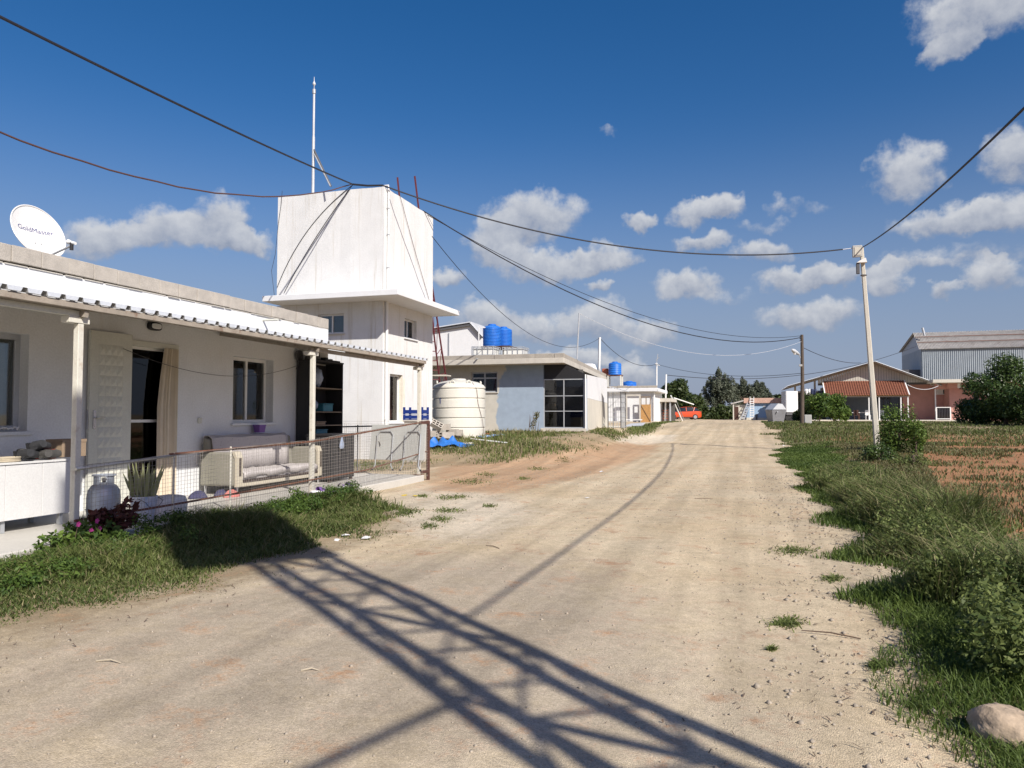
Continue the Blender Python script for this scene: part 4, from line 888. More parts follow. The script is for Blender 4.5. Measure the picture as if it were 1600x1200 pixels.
def build_sofa():
    xb, xf = HX + 0.06, -7.62; ya0, yb0 = 9.96, ya(504, 700, -7.62)
    t = empty('sofa', ((xb + xf) / 2, (ya0 + yb0) / 2, FLOOR), 'old beige sofa with cream trim and flowered throw on the porch', 'sofa')
    zs = za(440, 742, xf) + 0.07; za_t = za(385, 706, xf); zb = FLOOR + 0.14
    bbox((xb + 0.02, ya0 + 0.14, zb + 0.01), (xf - 0.025, yb0 - 0.14, zs - 0.1)).build('base', 'fabric_beige', t, bevel=0.015)
    bbox((xb + 0.16, ya0 + 0.15, zs - 0.09), (xf - 0.01, yb0 - 0.15, zs + 0.05)).build('seat', 'throw', t, bevel=0.035)
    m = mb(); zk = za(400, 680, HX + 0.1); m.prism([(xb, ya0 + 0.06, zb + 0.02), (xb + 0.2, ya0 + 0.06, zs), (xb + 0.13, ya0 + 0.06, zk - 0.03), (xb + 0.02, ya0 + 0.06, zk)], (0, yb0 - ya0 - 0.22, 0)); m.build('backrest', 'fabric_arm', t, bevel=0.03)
    # throw over the back
    m = mb(); n = 22; prof = [(0.215, zs + 0.06), (0.20, (zs + zk) / 2 + 0.03), (0.165, zk - 0.01), (0.09, zk + 0.028), (0.01, zk + 0.025), (-0.03, zk - 0.1)]
    vs = []; rn = random.Random(2)
    for i in range(n + 1):
        yy = ya0 + 0.10 + (yb0 - ya0 - 0.42) * i / n
        for (dx, z) in prof: vs.append((xb + dx + 0.008 * math.sin(i * 1.1 + z * 9), yy, z + 0.008 * math.sin(i * 0.8 + dx * 30)))
    k = len(prof); m.add(vs, [(i*k+j, (i+1)*k+j, (i+1)*k+j+1, i*k+j+1) for i in range(n) for j in range(k-1)]); o = m.build('throw', 'throw', t, smooth=True); o.modifiers.new('s', 'SOLIDIFY').thickness = 0.012
    for (y_a, y_b) in ((ya0, ya0 + 0.14), (yb0 - 0.14, yb0)):
        pr = [(xb + 0.02, zb), (xf - 0.05, zb), (xf - 0.05, za_t - 0.10), (xf - 0.11, za_t - 0.02), (xf - 0.22, za_t), (xb + 0.02, za_t - 0.01)]
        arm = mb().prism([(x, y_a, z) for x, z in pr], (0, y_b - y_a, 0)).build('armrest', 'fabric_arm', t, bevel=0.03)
        pts = [(xf - 0.03, z) for z in (zb, zb + 0.15, za_t - 0.15)] + [(xf - 0.05, za_t - 0.06), (xf - 0.10, za_t)]
        mb().prism([(xf - 0.048, y_a - 0.004, zb - 0.01), (xf + 0.008, y_a - 0.004, zb - 0.01), (xf + 0.008, y_a - 0.004, za_t - 0.08), (xf - 0.03, y_a - 0.004, za_t + 0.005), (xf - 0.10, y_a - 0.004, za_t + 0.018), (xf - 0.10, y_a - 0.004, za_t - 0.004), (xf - 0.048, y_a - 0.004, za_t - 0.10)], (0, y_b - y_a + 0.008, 0)).build('arm_front', 'sofa_trim', arm, bevel=0.008)
        bbox((xf + 0.0085, y_a + 0.045, zb + 0.16), (xf + 0.013, y_b - 0.045, za_t - 0.09)).build('inlay', 'sofa_inlay', arm)
    n, k = 30, 9; vs = []
    for i in range(n + 1):
        yy = ya0 + 0.16 + (yb0 - ya0 - 0.34) * i / n
        for j in range(k + 1):
            w_ = j / k; x_ = xb + 0.20 + (xf + 0.005 - xb - 0.20) * min(1, w_ * 1.18); z_ = zs + 0.058 + 0.012 * math.sin(i * 0.9 + 2.1 * w_) * math.sin(j * 1.3 + i * 0.31) + 0.008 * math.sin(i * 2.2 + j) - max(0, w_ - 0.85) * (0.62 + 0.06 * math.sin(i * 0.7))
            vs.append((x_ + 0.012, yy, z_))
    o = mb().add(vs, [(i*(k+1)+j, i*(k+1)+j+1, (i+1)*(k+1)+j+1, (i+1)*(k+1)+j) for i in range(n) for j in range(k)]).build('seat_throw', 'throw', t, smooth=True); o.modifiers.new('s', 'SOLIDIFY').thickness = 0.010
    rail = bbox((xf - 0.04, ya0 + 0.145, zb - 0.015), (xf - 0.004, yb0 - 0.145, zs - 0.10)).build('front_rail', 'sofa_trim', t, bevel=0.01)
    bbox((xf - 0.0035, ya0 + 0.16, zb + 0.05), (xf + 0.003, yb0 - 0.16, zb + 0.095)).build('inlay', 'sofa_inlay', rail)
    for yy in (ya0 + 0.07, yb0 - 0.07):
        for xx in (xb + 0.08, xf - 0.05): mb().tube([(xx, yy, FLOOR), (xx, yy, zb)], [0.016, 0.026], 10).build('leg', 'chrome', t)
    q = onX(404, 672, HX + 0.12); c = Vector((HX + 0.14, q.y, zk + 0.05))
    tt = empty('plastic_basket', c, 'small purple plastic basket on top of the sofa back', 'basket')
    m = mb(); w0, w1, h, th = 0.075, 0.095, 0.13, 0.006
    def fr(a, b): return [(c.x - a * 0.7, c.y - a, b), (c.x + a * 0.7, c.y - a, b), (c.x + a * 0.7, c.y + a, b), (c.x - a * 0.7, c.y + a, b)]
    m.add(fr(w0, c.z) + fr(w1, c.z + h) + fr(w1 - th, c.z + h) + fr(w0 - th, c.z + th), [(3,2,1,0)] + [(i, (i+1) % 4, 4 + (i+1) % 4, 4 + i) for i in range(4)] + [(4+i, 4+(i+1) % 4, 8+(i+1) % 4, 8+i) for i in range(4)] + [(8+i, 8+(i+1) % 4, 12+(i+1) % 4, 12+i) for i in range(4)] + [(12,13,14,15)])
    m.build('tub', 'purple', tt); mb().box((c.x - w1*0.74, c.y - w1 - 0.006, c.z + h - 0.018), (c.x + w1*0.74, c.y - w1 + 0.004, c.z + h + 0.004)).box((c.x + w1*0.7 - 0.004, c.y - w1, c.z + h - 0.018), (c.x + w1*0.74, c.y + w1, c.z + h + 0.004)).build('rim', 'purple', tt)
    def heap(name, px, py, x, sx, sy, h, mt_, label, cat):
        y = ya(px, py, x); m = mb(); n = 16; prof = [(1.0, 0.0), (0.92, 0.3), (0.6, 0.75), (0.25, 1.0), (0.0, 0.95)]; r = random.Random(px); vs = []
        for (q, z) in prof:
            for k in range(n): a = 2 * math.pi * k / n; f = q * (1 + 0.12 * math.sin(3 * a) + r.uniform(-.07, .07)); vs.append((x + sx * f * math.cos(a), y + sy * f * math.sin(a), FLOOR + 0.004 + h * z + (r.uniform(0, .012) if z else 0)))
        m.add(vs, [(i*n+k, i*n+(k+1) % n, (i+1)*n+(k+1) % n, (i+1)*n+k) for i in range(len(prof)-1) for k in range(n)]); tag(m.build(name, mt_, smooth=True), label, cat)
    heap('pink_cloth', 361, 771, -7.62, 0.10, 0.15, 0.10, 'pink_cloth', 'pinkish cloth crumpled on the floor under the front of the sofa', 'cloth')
    heap('slate_cloth', 309, 768, -8.0, 0.12, 0.16, 0.10, 'slate_cloth', 'dark slate cloth heap under the left end of the sofa', 'cloth')
    heap('slate_cloth', 345, 768, -7.85, 0.10, 0.12, 0.09, 'slate_cloth', 'dark slate cloth heap beside the pink cloth under the sofa', 'cloth')
build_sofa()

def build_shelf():
    x0, x1 = HX + 0.02, -7.98; y0, y1 = 12.72, 13.80; zt = za(500, 565, x1)
    t = empty('open_shelf', ((x0 + x1) / 2, (y0 + y1) / 2, FLOOR), 'tall black open shelf unit full of odds and ends at the house corner', 'shelf')
    bbox((x0, y0, FLOOR), (x1, y0 + 0.03, zt)).build('side_panel', 'black_wood', t); bbox((x0, y1 - 0.03, FLOOR), (x1, y1, zt)).build('side_panel', 'black_wood', t)
    bbox((x0, y0 + 0.031, FLOOR + 0.02), (x0 + 0.015, y1 - 0.031, zt - 0.03)).build('back_panel', 'black_wood', t)
    bbox((x0 - 0.0, y0 - 0.01, zt + 0.001), (x1 + 0.01, y1 + 0.01, zt + 0.03)).build('top', 'black_wood', t)
    zz = [za(510, y, x1) for y in (606, 643, 664, 681)] + [FLOOR + 0.05]
    for z in zz: bbox((x0 + 0.016, y0 + 0.031, z - 0.02), (x1 - 0.005, y1 - 0.031, z)).build('shelf_board', 'shelf_wood', t)
    def lump(name, y, z, sx, sy, sz, mt_, label, cat, seed):
        r = random.Random(seed); m = mb(); n, k = 14, 8; vs = []
        for i in range(k + 1):
            p = math.pi * i / k
            for j in range(n):
                a = 2 * math.pi * j / n; f = 1 + r.uniform(-.14, .14); vs.append((x1 - 0.16 + sx * f * math.sin(p) * math.cos(a), y + sy * f * math.sin(p) * math.sin(a), z + sz - sz * f * math.cos(p) * 0.98))
        m.add(vs, [(i*n+j, i*n+(j+1) % n, (i+1)*n+(j+1) % n, (i+1)*n+j) for i in range(k) for j in range(n)]); tag(m.build(name, mt_, smooth=True), label, cat)
    lump('plastic_bag', y0 + 0.30, zz[0] + 0.003, 0.13, 0.19, 0.20, 'plastic_bag', 'bulging bluish plastic bag on the top shelf of the black unit', 'bag', 4)
    lump('plastic_bag', y0 + 0.18, zz[1] + 0.003, 0.12, 0.12, 0.12, 'plastic_bag', 'small pale plastic bag left of the teal box on the black unit', 'bag', 9)
    def tub(y, z, w, h, mt_, label):
        c = Vector((x1 - 0.15, y, z + 0.002)); tt = empty('storage_box', c, label, 'box')
        bbox((c.x - 0.12, y - w / 2, c.z), (c.x + 0.12, y + w / 2, c.z + h)).build('body', mt_, tt, bevel=0.01); bbox((c.x - 0.13, y - w / 2 - 0.01, c.z + h + 0.001), (c.x + 0.13, y + w / 2 + 0.01, c.z + h + 0.02)).build('lid', mt_, tt, bevel=0.004)
    tub(y0 + 0.56, zz[1], 0.36, 0.14, 'teal', 'teal storage box on the middle shelf of the black unit')
    tub(y0 + 0.34, zz[3], 0.40, 0.11, 'teal', 'flat teal storage box on the low shelf of the black unit')
    tub(y0 + 0.30, zz[2], 0.34, 0.05, 'cardboard', 'flat brown carton between the two teal boxes')
    c = Vector((x1 - 0.2, y0 + 0.25, zt + 0.032)); tt = empty('wicker_basket', c, 'dark conical basket on top of the black shelf unit', 'basket')
    mb().lathe([(0.13, 0.0), (0.16, 0.02), (0.10, 0.20), (0.05, 0.24), (0.0, 0.25)], c, 18).build('body', 'steel_dark', tt, smooth=True)
    mb().tube([(c.x, c.y - 0.05, c.z + 0.22), (c.x, c.y, c.z + 0.29), (c.x, c.y + 0.05, c.z + 0.22)], 0.008, 6).build('handle', 'steel_dark', tt)
    c = Vector((x1 - 0.12, y0 + 0.72, zt + 0.032)); tag(mb().prism([(c.x - 0.1, c.y - 0.28, c.z), (c.x + 0.1, c.y - 0.28, c.z), (c.x + 0.1, c.y + 0.28, c.z), (c.x - 0.1, c.y + 0.28, c.z)], (0, 0, 0.03)).box((c.x - 0.06, c.y - 0.22, c.z + 0.03), (c.x + 0.06, c.y - 0.12, c.z + 0.075)).box((c.x - 0.04, c.y + 0.02, c.z + 0.03), (c.x + 0.03, c.y + 0.10, c.z + 0.06)).build('scrap_board', 'black_wood', bevel=0.006), 'dark board with scraps on top of the shelf beside the basket', 'board')
    q = Vector((HX + 0.03, ya(463, 556, HX), za(463, 556, HX))); tt = empty('wall_pan', q, 'round dark pan hanging on the wall above the window end', 'pan')
    m = mb(); m.M = Matrix.Translation(q) @ Matrix.Rotation(math.pi / 2, 4, 'Y'); m.lathe([(0.10, 0), (0.115, 0.05), (0.105, 0.05), (0.09, 0.012), (0, 0.012)], n=20, cap=False).build('bowl', 'steel_dark', tt, smooth=True)
    mb().bar((q.x + 0.03, q.y - 0.02, q.z - 0.11), (q.x + 0.03, q.y - 0.08, q.z - 0.27), 0.02, 0.012).build('handle', 'steel_dark', tt)
    # low dark chest between sofa and post, with a bag hanging from it
    cx0, cx1 = -7.95, -7.60; cy0, cy1 = 12.50, 12.68
    yA = ya(506, 700, -7.5); c = Vector((-7.5, yA + 0.45, FLOOR)); tt = empty('dark_chest', c, 'dark brown chest of drawers between the sofa and the end fence', 'chest')
    zc = za(520, 679, -7.3)
    bbox((-7.95, yA + 0.12, FLOOR + 0.05), (-7.42, yA + 1.0, zc - 0.03)).build('body', 'black_wood', tt, bevel=0.006); bbox((-7.97, yA + 0.10, zc - 0.029), (-7.39, yA + 1.03, zc)).build('top', 'black_wood', tt, bevel=0.006)
    for k in range(2): bbox((-7.419, yA + 0.16, FLOOR + 0.1 + k * 0.42), (-7.405, yA + 0.96, FLOOR + 0.48 + k * 0.42)).build('drawer', 'black_wood', tt, bevel=0.004)
    for xx in (-7.9, -7.47):
        for yy in (yA + 0.17, yA + 0.95): bbox((xx - 0.025, yy - 0.025, FLOOR), (xx + 0.025, yy + 0.025, FLOOR + 0.049)).build('leg', 'dark_wood', tt)
    q = Vector((-7.385, yA + 0.42, zc - 0.28)); m = mb(); vs = []; r = random.Random(3); n = 12
    for (s_, z) in ((0.15, 0.26), (0.35, 0.2), (0.9, 0.08), (1.0, 0.03), (0.6, 0.0), (0.0, 0.0)):
        for j in range(n): a = 2 * math.pi * j / n; f = s_ * (1 + r.uniform(-.12, .12)); vs.append((q.x + 0.014 + 0.018 * f * math.cos(a) + 0.006, q.y + 0.09 * f * math.sin(a), q.z + z))
    m.add(vs, [(i*n+j, i*n+(j+1) % n, (i+1)*n+(j+1) % n, (i+1)*n+j) for i in range(5) for j in range(n)]); tag(m.build('carrier_bag', 'plastic_bag', smooth=True), 'small white and purple bag hanging on the dark chest', 'bag')
build_shelf()

def build_table():
    y = 14.45; t0 = onY(579, 663, y); t1 = onY(664, 656, y); b0 = onY(581, 718, y); d = Vector((0, 0.16, 0.985)).normalized()
    base = Vector(((t0.x + t1.x) / 2, y - 0.05, FLOOR)); t = empty('folding_table', base, 'pale folding table tipped on its side against the end fence', 'table')
    w = t1.x - t0.x; hgt = t0.z - b0.z; o = Vector((t0.x, y - 0.02, b0.z)); rx = Vector((1, 0, 0)); nrm = rx.cross(d)
    def P(a, b, c=0): return o + rx * a + d * b - nrm * c * -1
    poly = [P(0.02, 0), P(w - 0.02, 0), P(w, 0.02), P(w, hgt), P(0, hgt), P(0, 0.02)]
    mb().prism(poly, nrm * 0.03).build('tabletop', 'pale_table', t, bevel=0.005)
    for a0, a1 in ((0.13 * w, 0.42 * w), (0.64 * w, 0.92 * w)):
        pts = [P(a0 - 0.06, -0.22, 0.05), P(a0, -0.12, 0.06), P(a0, hgt * 0.7, 0.055), P(a0 + 0.06, hgt * 0.80, 0.055), P(a1 - 0.06, hgt * 0.80, 0.055), P(a1, hgt * 0.7, 0.055), P(a1, -0.12, 0.06), P(a1 + 0.05, -0.22, 0.05)]
        l = mb().tube(pts, 0.013, 8).build('leg_frame', 'galv', t, smooth=True)
        for p in (pts[0], pts[-1]): mb().tube([p - Vector((0, 0, 0.012)), p + Vector((0, 0, 0.03))], 0.02, 8).build('foot', 'black', l)
    mb().bar(P(0.15 * w, hgt * 0.52, 0.03), P(0.2 * w, hgt * 0.40, 0.06), 0.012).build('latch', 'black', t)
    # low wire rack with purple slippers in front of the fence
    c = Vector((-6.3, ya(520, 775, -6.3), 0)); tt = empty('shoe_rack', c, 'low wire shoe rack standing in the grass outside the fence', 'rack')
    zr = 0.20; L2 = 0.62; m = mb()
    for k in range(6): m.bar((c.x - 0.1 + 0.04 * k, c.y - L2, zr), (c.x - 0.1 + 0.04 * k, c.y + L2, zr - 0.02), 0.007)
    for yy in (-L2, 0, L2): m.bar((c.x - 0.12, c.y + yy, zr - 0.012), (c.x + 0.12, c.y + yy, zr - 0.012), 0.012)
    m.build('wire_tray', 'steel_dark', tt)
    for sx in (-0.1, 0.1):
        for sy in (-L2 + 0.02, L2 - 0.02): mb().bar((c.x + sx, c.y + sy, -0.02), (c.x + sx, c.y + sy, zr - 0.02), 0.014).build('leg', 'steel_dark', tt)
    def slipper(dy, a, label, dx):
        s0 = Vector((c.x + dx, c.y + dy, zr + 0.012)); st = empty('slipper', s0, label, 'slipper', 'purple slippers on the wire rack'); M = Matrix.Translation(s0) @ Matrix.Rotation(a, 4, 'Z')
        q = mb(); q.M = M; q.prism([(-0.12, -0.035, 0), (0, -0.034, 0), (0.09, -0.045, 0), (0.13, -0.02, 0), (0.13, 0.02, 0), (0.09, 0.045, 0), (0, 0.034, 0), (-0.12, 0.035, 0)], (0, 0, 0.025)).build('sole', 'white_cloth', st, bevel=0.008)
        q = mb(); q.M = M; n = 8; vs = []
        for x in (0.01, 0.06, 0.115):
            for k in range(n + 1): b = math.pi * k / n; vs.append((x, 0.046 * math.cos(b), 0.022 + (0.055 - x * 0.2) * math.sin(b)))
        q.add(vs, [(i*(n+1)+k, i*(n+1)+k+1, (i+1)*(n+1)+k+1, (i+1)*(n+1)+k) for i in range(2) for k in range(n)]); q.build('strap', 'purple', st, smooth=True)
    for dy, a, dx, nth in ((-0.48, 1.2, 0.02, 'leftmost'), (-0.37, 1.5, -0.05, 'second from left'), (0.22, 1.9, 0.0, 'third from left'), (0.36, 1.4, 0.03, 'fourth from left'), (0.50, 1.7, -0.03, 'rightmost')): slipper(dy, a, 'purple and white slipper, ' + nth + ' on the wire shoe rack', dx)
build_table()

# ------------------------------------------------------------------ the water tower
TX, TY, TX0, TY1 = -10.25, 20.0, -13.92, 23.7              # near corner, far sides
TS0, TS1, TTOP = 4.78, 4.95, 8.22
def build_tower():
    t = empty('water_tower', ((TX + TX0) / 2, (TY + TY1) / 2, 0), 'white water tower with square tank block over a wide slab', 'tower')
    wl = (onY(497, 500, TY).x, onY(537, 500, TY).x, onY(530, 521, TY).z, onY(530, 490, TY).z)
    wr = (ya(632, 510, TX), ya(651, 510, TX), za(640, 529, TX), za(640, 499, TX))
    wd = (ya(609, 620, TX), ya(629, 620, TX), za(618, 660, TX), za(618, 585, TX))
    m = mb(); wall_cells(m, 'x', TX, TX - 0.25, TY, TY1, -0.3, TS0, [wr, wd]); wall_cells(m, 'y', TY, TY + 0.25, TX0, TX - 0.25, -0.3, TS0, [wl])
    m.box((TX0, TY + 0.25, -0.3), (TX0 + 0.25, TY1, TS0)).box((TX0 + 0.25, TY1 - 0.25, -0.3), (TX - 0.25, TY1, TS0)).build('wall', 'plaster_tower', t)
    bbox((TX0 + 0.15, TY - 0.95, TS0 + 0.001), (TX + 0.95, TY1 + 0.1, TS1)).build('slab', 'plaster', t, bevel=0.012)
    # tank block: rough rendered box with slightly uneven edges
    m = mb(); rn = random.Random(7); n = 10
    def wob(): return rn.uniform(-0.012, 0.012)
    x0, x1, y0, y1, z0, z1 = TX0, TX, TY, TY1, TS1 + 0.001, TTOP
    top = [Vector((x0 + (x1 - x0) * i / n, y0 + wob(), z1 + wob())) for i in range(n)] + [Vector((x1 + wob(), y0 + (y1 - y0) * i / n, z1 + 0.01 + wob())) for i in range(n)] + \
          [Vector((x1 - (x1 - x0) * i / n, y1 + wob(), z1 + wob())) for i in range(n)] + [Vector((x0 + wob(), y1 - (y1 - y0) * i / n, z1 + wob())) for i in range(n)]
    k = len(top); vs = [Vector((p.x, p.y, z0)) for p in top] + top
    m.add(vs, [(i, (i + 1) % k, k + (i + 1) % k, k + i) for i in range(k)] + [tuple(range(k, 2 * k))]); m.build('tank_block', 'plaster_tower', t)
    m = mb(); yy = TX0 + 0.2
    while yy < TX: l = rn.uniform(0.1, 0.5); m.box((yy, TY - rn.uniform(0.01, 0.05), TS1 + 0.001), (min(yy + l, TX), TY - 0.001, TS1 + rn.uniform(0.02, 0.09))); yy += l + rn.uniform(0.0, 0.3)
    m.build('mortar_fillet', 'concrete_light', t, kind='stuff')
    window(t, 'y', TY, -1, *wl, recess=0.10, fw=0.05, panes=2, frame='pvc', sillmat='concrete_light')
    window(t, 'x', TX, 1, *wr, recess=0.12, fw=0.05, panes=2, frame='pvc', sillmat='plaster')
    window(t, 'x', TX, 1, *wd, recess=0.14, fw=0.06, panes=1, frame='pvc', sillmat='plaster')
    a0, a1, z0_, z1_ = wd
    bbox((TX - 0.135, a1 - 0.004, z0_), (TX + 0.004, a1 + 0.002, z1_)).build('stained_reveal', 'stained_reveal', t)
    bbox((TX + 0.001, a1 + 0.002, z0_ - 0.05), (TX + 0.004, a1 + 0.16, z1_ - 0.1)).build('stain_patch', 'stained_reveal', t)
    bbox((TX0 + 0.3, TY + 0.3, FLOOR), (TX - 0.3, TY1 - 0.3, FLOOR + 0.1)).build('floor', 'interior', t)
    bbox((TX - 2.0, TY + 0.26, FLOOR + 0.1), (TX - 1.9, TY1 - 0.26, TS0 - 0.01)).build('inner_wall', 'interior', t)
    p = mb().tube([(TX + 0.06, TY + 0.14, TS0), (TX + 0.06, TY + 0.14, 1.3), (TX + 0.06, TY + 0.14, 0.55), (TX + 0.14, TY + 0.10, 0.40), (TX + 0.16, TY + 0.08, 0.1)], 0.045, 12).build('downpipe', 'pvc', t, smooth=True)
    mb().tube([(TX + 0.06, TY + 0.14, 1.25), (TX + 0.06, TY + 0.14, 1.45)], 0.058, 12).build('pipe_sleeve', 'pvc', p, smooth=True)
    u = mb().tube([(TX - 0.15, TY + 0.2, TTOP + 0.09), (TX + 0.05, TY + 0.2, TTOP + 0.09), (TX + 0.06, TY + 0.2, TTOP - 0.05), (TX + 0.05, TY + 0.2, TS1)], 0.028, 10).build('overflow_pipe', 'pvc', t, smooth=True)
    for z in (5.8, 6.8, 7.6): bbox((TX + 0.004, TY + 0.16, z), (TX + 0.085, TY + 0.24, z + 0.025)).build('pipe_clip', 'galv', u)
    # thin wires hanging down the tank block, clipped to it
    top_p = onY(551, 289, TY - 0.03)
    for name, (ex, ey), sag in (('hanging_wire', (433, 449), 0.32), ('hanging_wire', (444, 457), 0.10)):
        e = onY(ex, ey, TY - 0.03); e.z = max(e.z, TS1 + 0.03); pts = []
        for i in range(17): q = i / 16; p_ = top_p.lerp(e, q); off = (top_p - e).normalized().cross(Vector((0, 1, 0))); pts.append(p_ + off * sag * 4 * q * (1 - q))
        mb().tube(pts, 0.011, 5).build(name, 'cable', t)
    a = onX(624, 302, TX + 0.03); b = onX(671, 470, TX + 0.03); mb().tube([a, a.lerp(b, 0.5) + Vector((0, -0.05, 0)), b], 0.008, 5).build('hanging_wire', 'cable_brown', t)
    a = onY(441, 298, TY - 0.03); b = onY(435, 350, TY - 0.03); mb().tube([a, a.lerp(b, 0.4) + Vector((0.02, 0, 0)), b, Vector((TX0 - 0.05, TY - 0.04, 6.4)), Vector((TX0 - 0.18, TY - 0.04, 5.9)), Vector((TX0 - 0.06, TY - 0.04, 5.1))], 0.007, 5).build('hanging_wire', 'cable', t)
    # earthing mast with finial on the roof
    c = at(489, 292, 23.4); tp = at(491, 120, 23.4); c.z = TTOP - 0.02; d = tp - c; L_ = d.length; d.normalize()
    r = empty('lightning_rod', c, 'tall grey pole with pointed finial on the water tower roof', 'pole')
    mb().tube([c, c + d * (L_ * 0.5)], 0.045, 12).build('lower_pole', 'galv_light', r, smooth=True); mb().tube([c + d * (L_ * 0.5), c + d * (L_ * 0.86)], 0.036, 12).build('upper_pole', 'galv_light', r, smooth=True)
    mb().tube([c + d * (L_ * 0.86), c + d * (L_ * 0.895)], 0.055, 12).build('collar', 'galv', r, smooth=True)
    mb().tube([c + d * (L_ * q) for q in (0.895, 0.925, 0.935, 0.945, 0.96, 0.965, 1.0)], [0.014, 0.014, 0.05, 0.05, 0.02, 0.012, 0.006], 10).build('finial', 'galv_light', r, smooth=True)
    e = at(517, 291, 23.0); mb().tube([c + d * (L_ * 0.40), e], 0.032, 8).build('brace', 'steel_dark', r); e2 = at(516, 291, 22.6); mb().tube([c + d * (L_ * 0.37), e2], 0.02, 8).build('brace', 'galv', r)
    # truss ladder leaning on the back
    r = empty('truss_ladder', ground_at(690, 29.4), 'dark red truss ladder leaning on the back of the water tower', 'ladder')
    A0, A1 = at(621, 277, 26.2), ground_at(662, 29.2); B0, B1 = at(648, 275, 26.2), ground_at(697, 29.6); C0, C1 = at(668, 400, 27.6), ground_at(710, 29.9)
    for nm, p, q in (('rail', A0, A1), ('rail', B0, B1), ('guard_rail', C0, C1)): mb().bar(p, q, 0.05).build(nm, 'red_steel', r)
    n = 26
    for i in range(3, n): mb().bar(A0.lerp(A1, i / n), B0.lerp(B1, i / n), 0.03).build('rung', 'red_steel', r)
    for i in range(14):
        s, e = (i / 14, (i + 1) / 14) if i % 2 == 0 else ((i + 1) / 14, i / 14); b0 = B0.lerp(B1, 0.42 + 0.58 * s); c0 = C0.lerp(C1, e); mb().bar(b0, c0, 0.018).build('lacing', 'red_steel', r)
build_tower()

def hollow_block(name, c, rot, label):
    t = mb(); t.M = Matrix.Translation(c) @ Matrix.Rotation(rot[2], 4, 'Z') @ Matrix.Rotation(rot[1], 4, 'Y') @ Matrix.Rotation(rot[0], 4, 'X')
    L_, W, Hh, w = 0.40, 0.20, 0.20, 0.028                # outer shell and webs leave open cells
    t.box((-L_/2, -W/2, 0), (L_/2, -W/2 + w, Hh)).box((-L_/2, W/2 - w, 0), (L_/2, W/2, Hh)).box((-L_/2, -w/2, 0), (L_/2, w/2, Hh - 0.001))
    for k in range(4): x = -L_/2 + (L_ - w) * k / 3; t.box((x, -W/2 + w, 0.0005), (x + w, -w/2, Hh - 0.0015)).box((x, w/2, 0.0005), (x + w, W/2 - w, Hh - 0.0015))
    t.box((-L_/2 + w, -W/2 + w, 0.001), (L_/2 - w, W/2 - w, 0.012))
    return tag(t.build(name, 'block'), label, 'concrete block', 'hollow blocks heaped before the cream tank')
